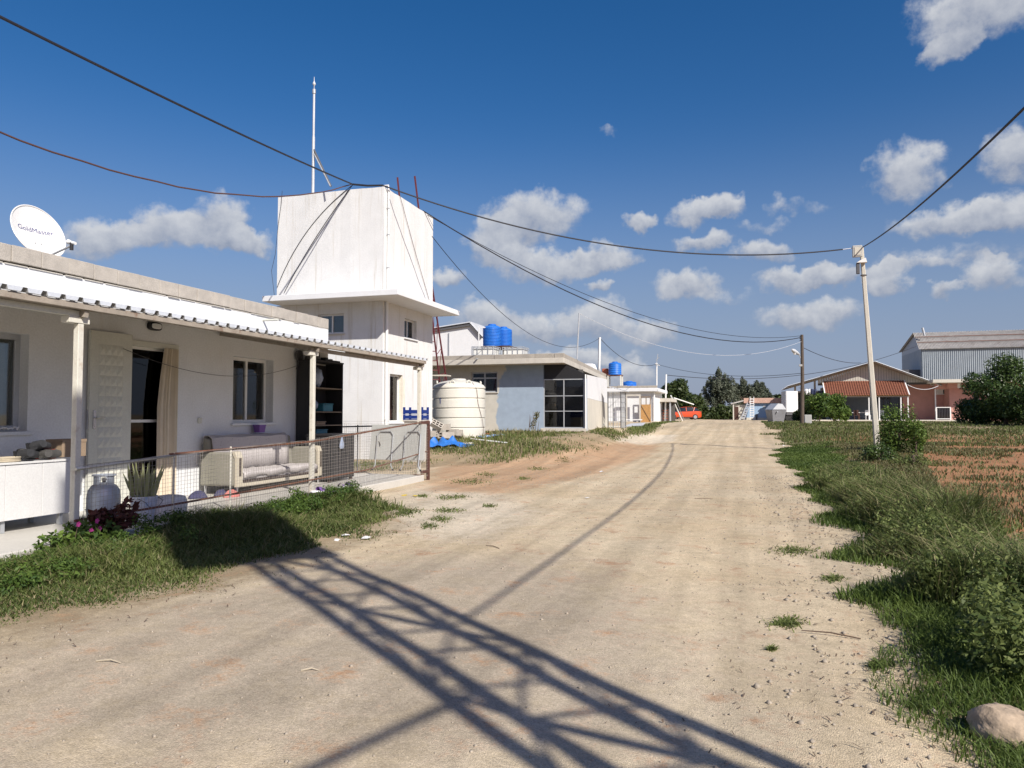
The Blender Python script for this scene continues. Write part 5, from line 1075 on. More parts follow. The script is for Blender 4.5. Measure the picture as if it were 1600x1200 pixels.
def build_yard():
    d = 27.0; c = ground_at(717, d); c.z -= 0.02; R = 0.955; Hh = 2.02
    t = empty('water_tank', c, 'big cream plastic water tank with raised rings beside the water tower', 'water tank')
    prof = [(R * 0.99, 0.0)]
    for k in range(5):
        z0 = 0.04 + 0.345 * k; prof += [(R, z0), (R, z0 + 0.27), (R * 0.965, z0 + 0.285), (R * 0.965, z0 + 0.325), (R, z0 + 0.34)]
    prof += [(R, 1.80), (R * 0.93, 1.88), (R * 0.72, 1.98), (R * 0.52, Hh), (R * 0.40, Hh + 0.02), (R * 0.28, Hh + 0.025), (0.02, Hh + 0.03)]
    mb().lathe(prof, c, 48).build('body', 'tank_cream', t, smooth=True)
    mb().lathe([(0.26, Hh + 0.02), (0.26, Hh + 0.07), (0.22, Hh + 0.09), (0.0, Hh + 0.095)], c, 28).build('lid', 'tank_cream', t, smooth=True)
    for a in (-2.6, -1.5, -0.75, 0.6, 2.0):
        q = Vector((c.x + 0.80 * math.cos(a), c.y + 0.80 * math.sin(a), c.z + 1.93)); m = mb(); e = Vector((-math.sin(a), math.cos(a), 0))
        m.tube([q + e * (0.075 * math.cos(b)) + Vector((0, 0, 0.085 * math.sin(b))) for b in [math.pi * k / 8 for k in range(9)]], 0.026, 8).build('lifting_lug', 'tank_cream', t, smooth=True)
    q = c + Vector((-0.32, -0.95, 1.36)); a = math.atan2(-0.9, -0.36); s = Vector((c.x + R * 1.002 * math.cos(a), c.y + R * 1.002 * math.sin(a), c.z + 1.20))
    mb().bar(s, s + Vector((0.0, 0, 0.2)), 0.03, 0.008, up=(math.cos(a), math.sin(a), 0)).build('level_mark', 'navy', t)
    mb().tube([Vector((c.x + 0.7, c.y - 0.5, c.z + 1.95)), Vector((c.x + 0.86, c.y - 0.48, c.z + 1.7)), Vector((c.x + 0.88, c.y - 0.40, c.z + 1.2)), Vector((c.x + 0.98, c.y - 0.2, c.z + 0.6)), Vector((c.x + 1.0, c.y - 0.1, c.z + 0.1))], 0.008, 5).build('hose', 'cable_brown', t)
    q = at(688, 587, 26.0); o = mb().box((q.x - 0.36, q.y - 0.25, q.z - 0.02), (q.x + 0.30, q.y + 0.25, q.z + 0.02)).build('cover_board', 'concrete_light', t)
    for nm, px, py, dd, rot, lab in (
        ('concrete_block', 681, 662, 25.2, (0.9, 0.5, 0.4), 'hollow block tipped with its holes up, top of the heap'),
        ('concrete_block', 677, 673, 25.3, (1.57, 0, 1.5), 'hollow block end-on at the left of the heap by the tower'),
        ('concrete_block', 694, 667, 25.5, (0, 0, 0.1), 'hollow block in the upper row of the heap before the tank'),
        ('concrete_block', 691, 675, 25.4, (1.57, 0, 0.08), 'smooth-faced block in the lower row of the heap'),
        ('concrete_block', 707, 675, 25.5, (0, 0, -0.05), 'ribbed block at the right of the lower row of the heap'),
        ('concrete_block', 714, 676, 25.8, (0, 0, 0.25), 'rightmost block of the heap, half against the tank'),
        ('concrete_block', 700, 680, 24.9, (0, 0, 0.5), 'block lying in front of the heap behind the blue tarp')):
        g = at(px, py, dd); gzv = gzf(g.x, g.y); hollow_block(nm, Vector((g.x, g.y, max(gzv, g.z - 0.1))), rot, lab)
    # crumpled tarp
    rn = np.random.default_rng(3); a = at(668, 690, 24.0); b = at(738, 693, 24.0); n, k = 34, 12; vs = []
    ph = rn.random((6, 2)) * 6
    for i in range(n + 1):
        u = i / n
        for j in range(k + 1):
            w = j / k; x = a.x + (b.x - a.x) * u + 0.05 * math.sin(9 * w + 3 * u); y = a.y - 0.25 + 0.55 * w + (b.y - a.y) * u
            env = (0.34 * math.exp(-((u - 0.45) / 0.26) ** 2) + 0.30 * math.exp(-((u - 0.08) / 0.08) ** 2) + 0.03) * math.sin(math.pi * min(1, w * 0.75 + 0.12)) ** 0.7
            h = env * (0.72 + 0.28 * math.sin(17 * u + ph[0, 0] + 3 * w) * math.sin(8 * w + ph[1, 0])) + 0.035 * math.sin(31 * u + 7 * w) * env * 3
            vs.append((x, y, gzf(x, y) + 0.012 + max(0, h)))
    m = mb().add(vs, [(i*(k+1)+j, (i+1)*(k+1)+j, (i+1)*(k+1)+j+1, i*(k+1)+j+1) for i in range(n) for j in range(k)])
    tag(m.build('blue_tarp', 'tarp', smooth=True), 'bright blue tarpaulin heaped on the ground before the blocks', 'tarpaulin')
    # blue plastic crates stacked on blocks behind the leaning table
    c = at(650, 656, 21.6); g = gzf(c.x, c.y); base = Vector((c.x, c.y, g))
    bt = empty('plinth', base, 'pale concrete plinth carrying the blue crates beside the tower', 'plinth'); zp = c.z
    bbox((c.x - 0.28, c.y - 0.2, g - 0.1), (c.x + 0.30, c.y + 0.2, zp - 0.05)).build('core', 'concrete_light', bt); bbox((c.x - 0.31, c.y - 0.23, zp - 0.049), (c.x + 0.33, c.y + 0.23, zp - 0.002)).build('cap', 'concrete_light', bt, bevel=0.01)
    def crate(z, h, lab, horns=False):
        p = Vector((c.x, c.y, z)); t2 = empty('blue_crate', p, lab, 'crate', 'blue crates by the tower'); hw, hd = 0.30, 0.2
        m = mb().box((p.x - hw, p.y - hd, z), (p.x + hw, p.y + hd, z + 0.02)); m.build('base', 'navy', t2)
        for s in (-1, 1):
            m = mb()
            for q in range(3): zz = z + 0.03 + q * (h - 0.05) / 3; m.box((p.x - hw, p.y + s * hd - 0.012, zz), (p.x + hw, p.y + s * hd + 0.012, zz + h / 4.5))
            m.build('side', 'navy', t2)
            m = mb()
            for q in range(3): zz = z + 0.03 + q * (h - 0.05) / 3; m.box((p.x + s * hw - 0.012, p.y - hd + 0.013, zz), (p.x + s * hw + 0.012, p.y + hd - 0.013, zz + h / 4.5))
            m.build('end', 'navy', t2)
            for s2 in (-1, 1): bbox((p.x + s * (hw - 0.02) - 0.025, p.y + s2 * hd - 0.03, z), (p.x + s * (hw - 0.02) + 0.025, p.y + s2 * hd + 0.03, z + h + (0.06 if horns else 0))).build('corner_post', 'navy', t2)
        return t2
    crate(zp, 0.15, 'lower blue plastic crate of the pair beside the tower'); crate(zp + 0.155, 0.15, 'upper blue plastic crate with raised corner posts beside the tower', True)
    # rubble, pipes and a folded sheet on the ground in front
    a, b = G(736, 689), G(793, 695); m = mb().tube([a + Vector((0, 0, .06)), b + Vector((0, 0, .05)), b + Vector((0.06, -0.1, -0.02))], 0.035, 10); tag(m.build('white_pipe', 'pvc', smooth=True), 'long white plastic pipe lying on the ground before the tank', 'pipe')
    a, b = G(751, 686), G(788, 682); d_ = (b - a).normalized(); s_ = Vector((-d_.y, d_.x, 0)); m = mb(); n = 12; vs = []
    for i in range(n + 1):
        for w in (-0.12, -0.04, 0.05, 0.14): q = a.lerp(b, i / n) + s_ * w; vs.append((q.x, q.y, gzf(q.x, q.y) + 0.05 + 0.05 * abs(math.sin(i * 0.9 + w * 30))))
    m.add(vs, [(i*4+j, (i+1)*4+j, (i+1)*4+j+1, i*4+j+1) for i in range(n) for j in range(3)]); o = m.build('folded_sheet', 'blue_sheet', smooth=True); o.modifiers.new('s', 'SOLIDIFY').thickness = 0.05; tag(o, 'long pale blue folded sheet at the foot of the cream tank', 'sheet')
    a = G(755, 680); tag(bbox((a.x - 0.18, a.y - 0.1, a.z), (a.x + 0.22, a.y + 0.1, a.z + 0.08)).build('clay_brick', 'ceramic_red', bevel=0.012), 'reddish clay slab at the right foot of the cream tank', 'brick')
    a, b = G(672, 700), G(735, 697); m = mb(); tag(m.prism([a, b, b + Vector((0.02, 0.3, 0.03)), a + Vector((-0.05, 0.3, 0.03))], (0, 0, 0.09)).build('stone_kerb', 'concrete_light', bevel=0.02), 'low pale concrete kerb in front of the blue tarp', 'kerb')
build_yard()

# ------------------------------------------------------------------ the blue workshop
def build_workshop():
    by = BLUE_Y; cx = onY(916, 640, by).x; gy = gzf(cx, by) - 0.35; oh = 0.80
    A = onY(881, 567, by - oh); zr = A.z; zc = onY(916, 585, by).z; xs = onY(881, 600, by).x
    W2 = at(949, 668, 44.5); B = at(948, 599, 46.5); xl = -17.0; yb = 45.5
    t = empty('workshop', (cx - 4, by + 4, gzf(cx, by)), 'sky blue flat-roofed workshop with glazed steel door behind the cream tank', 'building')
    win = (onY(736, 600, by).x, onY(777, 600, by).x, onY(760, 613, by).z, onY(760, 581, by).z)
    dr = (onY(849, 630, by).x, onY(913, 630, by).x, onY(880, 669, by).z, onY(880, 592, by).z)
    m = mb(); wall_cells(m, 'y', by, by + 0.22, xl, dr[0], gy, zr, [win]); m.box((dr[0], by, gy), (cx, by + 0.22, dr[2])).box((dr[1], by, dr[2]), (cx, by + 0.22, dr[3])); m.build('front_wall', 'blue_paint', t)
    mb().prism([(dr[0], by + 0.12, dr[3]), (cx - 0.01, by + 0.12, dr[3]), (cx - 0.01, by + 0.12, zc), (xs, by + 0.12, zr - 0.002), (dr[0], by + 0.12, zr - 0.002)], (0, 0.1, 0)).build('shade_panel', 'black', t)  # black panel standing in for the shaded recess above the door
    # side wall running back at a slight angle, bare render below, whitewash above
    d = Vector((W2.x - cx, W2.y - by, 0)); nrm = Vector((d.y, -d.x, 0)).normalized(); z1a, z1b = onY(917, 622, by).z, onY(917, 622, by).z + 0.05
    C = Vector((cx, by + 0.221, 0)); E_ = Vector((W2.x, W2.y, 0))
    def side(za0, za1, zb0, zb1, off, nm, mt_):
        p = [C + nrm * off + Vector((0, 0, za0)), E_ + nrm * off + Vector((0, 0, za1)), E_ + nrm * off + Vector((0, 0, zb1)), C + nrm * off + Vector((0, 0, zb0))]
        return mb().prism(p, nrm * -0.22).build(nm, mt_, t)
    side(z1a + 0.012, z1a + 0.012, zc, zr - 0.01, 0.0, 'side_wall', 'plaster'); side(gy, gy, z1a, z1a, 0.014, 'side_dado', 'cement_render')
    bbox((cx - 0.06, by - 0.006, gy), (cx + 0.004, by - 0.001, zc)).build('corner_strip', 'cement_render', t)
    mb().box((xl, by + 0.221, gy), (xl + 0.22, yb, zr)).box((xl + 0.22, yb - 0.22, gy), (W2.x - 0.3, yb, zr)).build('back_wall', 'cement_render', t)
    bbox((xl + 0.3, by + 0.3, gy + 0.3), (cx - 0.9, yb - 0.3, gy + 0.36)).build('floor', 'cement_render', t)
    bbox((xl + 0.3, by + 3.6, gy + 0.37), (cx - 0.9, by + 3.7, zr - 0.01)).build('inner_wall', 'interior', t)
    plan = [(xl - 0.3, by - oh), (A.x, by - oh), (B.x, B.y), (xl - 0.3, B.y)]
    mb().prism([(x, y, zr + 0.001) for x, y in plan], (0, 0, 0.22)).build('roof_slab', 'concrete_light', t, bevel=0.015)
    # parapet kerb of precast lengths on the slab edge
    z1 = zr + 0.222; xx = A.x - 0.01; k = 0; rn = random.Random(5)
    while xx > xl:
        l = 2.6 if k else 0.42; bbox((xx - l + 0.02, by - oh + 0.03 + rn.uniform(-.01, .01), z1), (xx, by - oh + 0.20, z1 + 0.185)).build('kerb_block', 'concrete', t, bevel=0.012); xx -= l; k += 1
    e = Vector((B.x - A.x, B.y - A.y, 0)); L_ = e.length; e.normalize(); en = Vector((-e.y, e.x, 0)); q = 0.24
    while q < L_ - 0.3:
        l = min(2.4, L_ - q); p = Vector((A.x, by - oh, z1)) + e * q + en * 0.02; mb().prism([p, p + e * (l - 0.02), p + e * (l - 0.02) + en * 0.17, p + en * 0.17], (0, 0, 0.185)).build('kerb_block', 'concrete', t, bevel=0.012); q += l
    a = onY(746, 560, by - oh); mb().tube([(a.x, by - oh + 0.1, z1 + 0.03), (a.x, by - oh - 0.14, z1 + 0.02)], 0.03, 8).build('roof_spout', 'galv', t)
    window(t, 'y', by, -1, *win, recess=0.10, fw=0.06, panes=2, frame='galv', pane='glass', mid=0.70, sillmat='concrete_light')
    # glazed steel door, two by three panes
    w = window(t, 'y', by, -1, *dr, recess=0.03, fw=0.042, panes=2, frame='galv', pane='screen', sill=False, name='glazed_door')
    a0, a1, z0, z1_ = dr; md = (a0 + a1) / 2
    for q in (0.345, 0.655):
        z = z0 + (z1_ - z0) * q
        for s_, e_ in ((a0 + 0.042, md - 0.021), (md + 0.021, a1 - 0.042)): bbox((s_, by + 0.028, z - 0.016), (e_, by + 0.09, z + 0.016)).build('glazing_bar', 'galv', w)
    bbox((a0 - 0.1, by - 0.12, gy), (a1 + 0.1, by - 0.001, z0 - 0.002)).build('step', 'concrete_light', t, bevel=0.01)
    bbox((a0 + 0.10, by + 0.6, gy + 0.37), (a0 + 0.14, by + 1.6, gy + 1.5)).build('stored_board', 'wood', t)
    for k in range(7): mb().bar((a0 + 0.25 + 0.07 * k, by + 0.5, gy + 0.38), (a0 + 0.12 + 0.05 * k, by + 0.75, gy + 1.35 + 0.05 * (k % 3)), 0.04).build('stored_lath', 'wood', t)
    mb().tube([(a1 + 0.06, by - 0.045, gy + 0.35), (a1 + 0.06, by - 0.045, zc)], 0.035, 8).build('downpipe', 'pvc', t, smooth=True)
    return cx, by, W2.y, zr + 0.1, z1
WS = build_workshop()

def barrel(name, c, R, Hh, label, group, n=10):
    t = empty(name, c, label, 'water tank', group); prof = [(R * 0.97, 0)]
    for k in range(n): z = 0.03 + (Hh * 0.80 / n) * k; s = Hh * 0.80 / n; prof += [(R, z), (R, z + s * 0.55), (R * 0.955, z + s * 0.7), (R * 0.955, z + s * 0.9)]
    prof += [(R, Hh * 0.84), (R * 0.93, Hh * 0.90), (R * 0.6, Hh * 0.965), (R * 0.45, Hh * 0.975)]
    mb().lathe(prof, c, 32).build('body', 'tank_blue', t, smooth=True); mb().lathe([(R * 0.43, Hh * 0.97), (R * 0.43, Hh * 1.03), (R * 0.36, Hh * 1.045), (0, Hh * 1.05)], c, 24).build('lid', 'tank_blue', t, smooth=True)
    return t
def ibc(c, w, h, label):
    t = empty('cage_tank', c, label, 'cage tank', 'caged white tanks on the workshop roof')
    bbox((c.x - w/2 + 0.03, c.y - w/2 + 0.03, c.z + 0.12), (c.x + w/2 - 0.03, c.y + w/2 - 0.03, c.z + h - 0.03)).build('tank', 'ibc', t, bevel=0.05)
    for i in range(5):
        q = -w/2 + w * i / 4
        for s in (-1, 1):
            mb().bar((c.x + q, c.y + s * w/2, c.z + 0.1), (c.x + q, c.y + s * w/2, c.z + h), 0.022).build('cage_bar', 'galv', t)
            if 0 < i < 4: mb().bar((c.x + s * w/2, c.y + q, c.z + 0.1), (c.x + s * w/2, c.y + q, c.z + h), 0.022).build('cage_bar', 'galv', t)
    for z in (0.11, 0.38, 0.66, h):
        for s in (-1, 1): mb().bar((c.x - w/2, c.y + s * w/2, c.z + z), (c.x + w/2, c.y + s * w/2, c.z + z), 0.024).build('cage_hoop', 'galv', t); mb().bar((c.x + s * w/2, c.y - w/2, c.z + z), (c.x + s * w/2, c.y + w/2, c.z + z), 0.024).build('cage_hoop', 'galv', t)
    bbox((c.x - w/2, c.y - w/2, c.z), (c.x + w/2, c.y + w/2, c.z + 0.09)).build('pallet', 'galv', t)
def pole_thing(name, a, b, r, material, label, cat='pole', parts=()):
    t = empty(name, a, label, cat); mb().tube([a, b], r, 8).build('shaft', material, t, smooth=True)
    for nm, p, q, w, mt_ in parts: mb().bar(p, q, w).build(nm, mt_, t)
    return t
def build_roof_things():
    cx, by, ye, zt, z1 = WS; zr = zt + 0.121
    p = at(760, 560, 34.4); ibc(Vector((p.x, p.y, zr)), 1.02, at(760, 541, 33.9).z - zr, 'caged white tank on the workshop roof, left of the pair'); p = at(806, 560, 34.6); ibc(Vector((p.x, p.y, zr)), 0.98, at(806, 542, 34.1).z - zr, 'caged white tank on the workshop roof, right of the pair')
    # stand behind them, carrying two barrels
    zb = at(770, 541, 36).z; a = at(754, 541, 36.0); b = at(800, 541, 36.0)
    t = empty('tank_stand', ((a.x + b.x) / 2, a.y, zr), 'dark steel stand under the two blue barrels on the workshop roof', 'stand')
    bbox((a.x - 0.05, a.y - 0.1, zb - 0.10), (b.x + 0.05, a.y + 1.3, zb - 0.002)).build('platform', 'dark_wood', t)
    for xx in (a.x, (a.x + b.x) / 2, b.x):
        for yy in (a.y - 0.05, a.y + 1.2): bbox((xx - 0.04, yy - 0.04, zr), (xx + 0.04, yy + 0.04, zb - 0.101)).build('leg', 'white_paint', t)
    p = at(769, 541, 36.4); barrel('blue_tank', Vector((p.x, p.y, zb)), 0.455, at(769, 508, 36.4).z - zb, 'nearer ribbed blue water barrel above the caged tanks', 'blue barrels over the workshop', 12)
    p = at(787, 541, 37.0); barrel('blue_tank', Vector((p.x, p.y, zb)), 0.42, at(787, 512, 37.0).z - zb, 'blue water barrel half hidden behind the nearer one', 'blue barrels over the workshop', 12)
    q0, q1 = at(748, 541, 35.6), at(748, 512, 35.6); q2 = at(758, 512, 35.8); m = mb().tube([Vector((q0.x, q0.y, zr)), q1, q2], 0.028, 8); tag(m.build('feed_pipe', 'pvc', smooth=True), 'bent white pipe beside the blue barrels on the roof', 'pipe')
    a = at(901, 560, 35.0); a.z = zr; pole_thing('thin_pole', a, at(905, 489, 35.0), 0.035, 'galv', 'thin grey pole on the right end of the workshop roof', parts=[('hook', at(905, 490, 35.0), at(909, 491, 35.0), 0.03, 'galv')])
    a = at(935, 590, 50.0); a.z = 2.6; pole_thing('roof_mast', a, at(937, 527, 50.0), 0.085, 'white_frame', 'white mast with short braces behind the workshop roof', parts=[('brace', at(936, 566, 50), Vector((a.x - 0.35, a.y, 2.9)), 0.05, 'galv'), ('brace', at(936, 566, 50), Vector((a.x + 0.2, a.y - 0.3, 2.9)), 0.05, 'galv')])
build_roof_things()

# ------------------------------------------------------------------ further buildings on the left
def build_left_far():
    # white hall behind the workshop
    d = 62.0; Y = at(735, 540, d).y
    P = lambda x, y: onY(x, y, Y)
    l, ap, r_ = P(640, 524), P(735, 509), P(753, 529); zb = gzf(l.x, Y)
    t = empty('white_hall', ((l.x + r_.x) / 2, Y, zb), 'white gabled hall rising behind the workshop and tower', 'building')
    mb().prism([(l.x, Y, zb), (r_.x, Y, zb), tuple(r_), tuple(ap), tuple(l)], (0, 3, 0)).build('wall', 'plaster', t)
    u = Vector((0, 3.4, 0)); d1 = (l - ap); mb().sheet(ap + Vector((0, -0.2, 0.25)), u, d1 * 1.02, 12, 0.12, 0.02).build('roof', 'galv_light', t); d2 = r_ - ap; mb().sheet(ap + Vector((0, -0.2, 0.25)) + d2 * 1.08, u, -d2 * 1.08, 12, 0.12, 0.02).build('roof', 'galv_light', t)
    mb().bar(l + Vector((0, -0.12, 0.05)), ap + Vector((0, -0.12, 0.05)), 0.16).bar(ap + Vector((0, -0.12, 0.05)), r_ + Vector((0, -0.12, 0.05)), 0.16).build('verge_trim', 'steel_dark', t)
    a = P(702, 520); mb().tube([(a.x, Y - 0.06, zb), (a.x, Y - 0.06, a.z)], 0.05, 6).build('downpipe', 'galv', t)
    a, b = P(737, 541), P(742, 556); bbox((a.x, Y - 0.02, zb), (b.x, Y - 0.003, a.z)).build('side_door', 'pvc_grey', t)
    # second white house
    Y = 60.6; cx = onY(1020, 640, Y).x; zb = gzf(cx, Y) - 0.15; zt = onY(1000, 612, Y).z
    t = empty('flat_white_house', (cx - 4, Y, zb), 'white flat-roofed house with broken parapet beyond the workshop', 'house')
    x0 = cx - 12; wn = [(onY(985, 640, Y).x, onY(997, 640, Y).x, zb + 0.2, onY(990, 620, Y).z)]
    m = mb(); wall_cells(m, 'y', Y, Y + 0.25, x0, cx, zb, zt, []); m.box((x0, Y + 0.25, zb), (cx, Y + 7, zt)); m.build('wall', 'plaster', t)
    bbox((x0 - 0.3, Y - 0.45, zt + 0.001), (cx + 0.45, Y + 7.3, zt + 0.28)).build('roof_slab', 'plaster', t, bevel=0.03)
    xx = cx + 0.40; rn = random.Random(9)
    while xx > x0: l = 0.8; bbox((xx - l + 0.02, Y - 0.4, zt + 0.281), (xx, Y - 0.2, zt + 0.281 + 0.2 * rn.uniform(0.85, 1.1))).build('parapet_block', 'concrete', t, bevel=0.02); xx -= l
    mb().tube([(cx + 0.12, Y - 0.1, zb), (cx + 0.12, Y - 0.1, zt)], 0.07, 8).build('downpipe', 'pvc', t)
    bbox((cx - 8, Y - 0.5, zb), (cx + 0.3, Y - 0.002, zb + 0.22)).build('plinth', 'concrete_light', t)
    # porch beam on posts in front of it
    t2 = empty('doorway_frame', onY(990, 658, Y - 0.9), 'white steel frame standing before the flat white house wall', 'frame')
    a, b = onY(979, 660, Y - 0.9), onY(1000, 660, Y - 0.9); tz = onY(990, 619, Y - 0.9).z; gz_ = gzf(a.x, Y - 0.9)
    for p in (a, b): bbox((p.x - 0.06, p.y - 0.06, gz_), (p.x + 0.06, p.y + 0.06, tz)).build('upright', 'concrete_light', t2)
    bbox((a.x - 0.06, a.y - 0.06, tz + 0.001), (b.x + 0.06, a.y + 0.06, tz + 0.14)).build('crossbar', 'concrete_light', t2)
    t3 = empty('wooden_door', onY(1009, 658, Y - 0.6), 'orange wooden half door with glazed top leaning on the white house', 'door')
    a, b = onY(1001, 660, Y - 0.6), onY(1017, 660, Y - 0.6); z1, z2 = onY(1009, 632, Y - 0.6).z, onY(1009, 621, Y - 0.6).z; g0 = gzf(a.x, Y - 0.6)
    bbox((a.x, a.y, g0), (b.x, a.y + 0.06, z1)).build('panel', 'wood', t3); 
    for p in (a.x, (a.x + b.x) / 2, b.x - 0.07): bbox((p, a.y, z1 + 0.001), (p + 0.07, a.y + 0.06, z2)).build('stile', 'shelf_wood', t3)
    bbox((a.x, a.y, z2 + 0.001), (b.x, a.y + 0.06, z2 + 0.08)).build('top_rail', 'shelf_wood', t3); mb().bar((a.x + 0.05, a.y - 0.02, z1 - 0.05), (b.x - 0.05, a.y - 0.02, g0 + 0.1), 0.05, 0.02).build('brace', 'shelf_wood', t3)
    # low white bench in front
    a, b = onY(968, 655, Y - 2.6), onY(1003, 655, Y - 2.6); g0 = gzf(a.x, a.y); zt2 = a.z; t4 = empty('low_bench', ((a.x + b.x) / 2, a.y, g0), 'low white bench in front of the flat white house', 'bench')
    bbox((a.x, a.y - 0.2, zt2 - 0.08), (b.x, a.y + 0.2, zt2)).build('seat', 'white_frame', t4)
    for p in (a.x + 0.2, b.x - 0.2): bbox((p - 0.06, a.y - 0.15, g0 - 0.02), (p + 0.06, a.y + 0.15, zt2 - 0.081)).build('leg', 'steel_dark', t4)
    # things on its roof
    zr = zt + 0.281
    def stand(px0, px1, py_top, Yd, label):
        a, b = onY(px0, py_top, Yd), onY(px1, py_top, Yd); tt = empty('barrel_stand', ((a.x + b.x) / 2, Yd, zr), label, 'stand')
        bbox((a.x, Yd - 0.4, a.z - 0.08), (b.x, Yd + 0.6, a.z)).build('platform', 'rust', tt)
        for x in (a.x + 0.06, b.x - 0.06):
            for y in (Yd - 0.35, Yd + 0.55): bbox((x - 0.05, y - 0.05, zr), (x + 0.05, y + 0.05, a.z - 0.081)).build('leg', 'white_paint', tt)
        return (a + b) / 2
    c = stand(950, 972, 586, Y + 1.5, 'rusty stand under the single blue barrel on the white house'); R = (onY(970, 575, Y + 1.5).x - onY(950, 575, Y + 1.5).x) / 2
    barrel('blue_tank', Vector((c.x, Y + 1.5, c.z + 0.002)), R, onY(960, 566, Y + 1.5).z - c.z, 'single blue barrel on a stand over the flat white house', 'blue barrels further back', 5)
    a, b = onY(941, 576, Y + 2.2), onY(951, 586, Y + 2.2); bx0 = empty('red_tank', (a.x, Y + 2.2, zr), 'dull red metal tank beside the single blue barrel', 'tank'); bbox((a.x, Y + 2, b.z), (b.x, Y + 2.8, a.z)).build('body', 'ceramic_red', bx0, bevel=0.08); bbox((a.x + 0.05, Y + 2.1, zr), (b.x - 0.05, Y + 2.7, b.z - 0.001)).build('frame', 'steel_dark', bx0)
    a, b = onY(912, 568, Y + 3), onY(930, 580, Y + 3); h = empty('roof_hut', (a.x, Y + 3, zr), 'small white roof hut with sloped top behind the workshop', 'hut'); mb().prism([(a.x, Y + 3, zr), (b.x, Y + 3, zr), (b.x, Y + 3, b.z), (b.x - 0.3, Y + 3, a.z), (a.x, Y + 3, a.z)], (0, 1.5, 0)).build('wall', 'plaster', h)
    q = onY(983, 602, Y + 3); R = 0.62; barrel('blue_tank', Vector((q.x, Y + 3, zr)), R, onY(983, 596, Y + 3).z - zr, 'blue barrel lid just showing above the white house parapet', 'blue barrels further back', 4)
    a = onY(1026, 606, Y + 0.5); a.z = zr; tp = onY(1028, 553, Y + 0.5); b = onY(1026, 567, Y + 0.5)
    pole_thing('antenna_mast', a, b, 0.06, 'white_frame', 'white antenna mast on the corner of the flat white house', 'antenna', parts=[('antenna_boom', b, tp, 0.05, 'galv'), ('element', onY(1025, 563, Y + 0.5), onY(1030, 558, Y + 0.5), 0.04, 'galv'), ('crossarm', onY(1024, 568, Y + 0.5), onY(1031, 571, Y + 0.5), 0.07, 'white_frame')])
    # steel mesh kennel between workshop and house
    Yc = at(955, 640, 39.3).y; cx2 = onY(947, 640, Yc).x; a, b = onY(950, 640, Yc), onY(970, 640, Yc); g0 = gzf(a.x, Yc) - 0.05; zt = onY(960, 612, Yc).z
    t = empty('mesh_pen', ((a.x + b.x) / 2, Yc, g0), 'tall steel mesh pen against the end of the workshop', 'pen')
    for y in (Yc, Yc + 1.6):
        for x in (a.x, b.x): bbox((x - 0.025, y - 0.025, g0), (x + 0.025, y + 0.025, zt)).build('upright', 'steel_dark', t)
    n = 7
    for i in range(n + 1):
        z = g0 + 0.1 + (zt - g0 - 0.12) * i / n; mb().bar((a.x, Yc, z), (b.x, Yc, z), 0.025).build('mesh_bar', 'galv', t); mb().bar((b.x, Yc, z), (b.x, Yc + 1.6, z), 0.025).build('mesh_bar', 'galv', t)
    for i in range(1, 5): x = a.x + (b.x - a.x) * i / 5; mb().bar((x, Yc, g0), (x, Yc, zt), 0.02).build('mesh_bar', 'galv', t)
    for i in range(1, 9): y = Yc + 1.6 * i / 9; mb().bar((b.x, y, g0), (b.x, y, zt), 0.02).build('mesh_bar', 'galv', t)
    m = mb().sheet((cx2 + 0.05, Yc - 0.1, zt + 0.28), (b.x + 0.12 - cx2, 0, -0.24), (0, 1.9, 0), 6, 0.03, 0.01); m.build('roof', 'galv_light', t)
    # open shed beyond the house, with a rack under it
    Y2 = 66; a, b = onY(1031, 626, Y2), onY(1049, 626, Y2); g0 = gzf(a.x, Y2); t = empty('open_shed', ((a.x + b.x) / 2, Y2, g0), 'small open shed with pale flat roof by the red car', 'shed')
    bbox((a.x - 0.4, Y2 - 0.2, a.z - 0.1), (b.x + 0.1, Y2 + 4, a.z + 0.2)).build('roof', 'concrete_light', t); bbox((a.x - 0.3, Y2 + 3.4, g0), (b.x, Y2 + 3.6, a.z - 0.101)).build('back_wall', 'interior', t)
    for x in (a.x, b.x - 0.1): bbox((x - 0.06, Y2 - 0.06, g0), (x + 0.06, Y2 + 0.06, a.z - 0.101)).build('post', 'galv', t)
    a2, b2 = onY(1036, 641, Y2 + 1), onY(1043, 641, Y2 + 1); t = empty('plank_rack', (a2.x, Y2 + 1, g0), 'reddish wooden rack of shelves under the open shed', 'rack')
    for k in range(4): bbox((a2.x, Y2 + 0.9, g0 + 0.2 + k * 0.24), (b2.x, Y2 + 1.3, g0 + 0.27 + k * 0.24)).build('board', 'ceramic_red', t)
    for x in (a2.x - 0.03, b2.x + 0.03): bbox((x - 0.03, Y2 + 0.9, g0), (x + 0.03, Y2 + 1.3, g0 + 1.1)).build('upright', 'dark_wood', t)
    a = onY(1039, 632, Y2 + 0.5); a.z = g0 + 2.0; pole_thing('white_post', Vector((a.x, a.y, g0)), onY(1041, 585, Y2 + 0.5), 0.07, 'white_frame', 'thin white post rising above the open shed')
    # white frame of a fallen awning beside the shed
    b0 = ground_at(1066, 70); t = empty('awning_frame', b0, 'tilted white pole frame of an awning over the car bonnet', 'frame')
    A = at(1048, 618, 68); mb().bar(A, Vector((b0.x, b0.y, b0.z)), 0.09).build('strut', 'white_frame', t); B = at(1056, 624, 68.5); C = at(1084, 632, 70); mb().bar(A.lerp(B, 0.6), C, 0.08).build('arm', 'white_frame', t); D = ground_at(1069, 72); mb().bar(B, D, 0.06).build('strut', 'galv', t)
build_left_far()

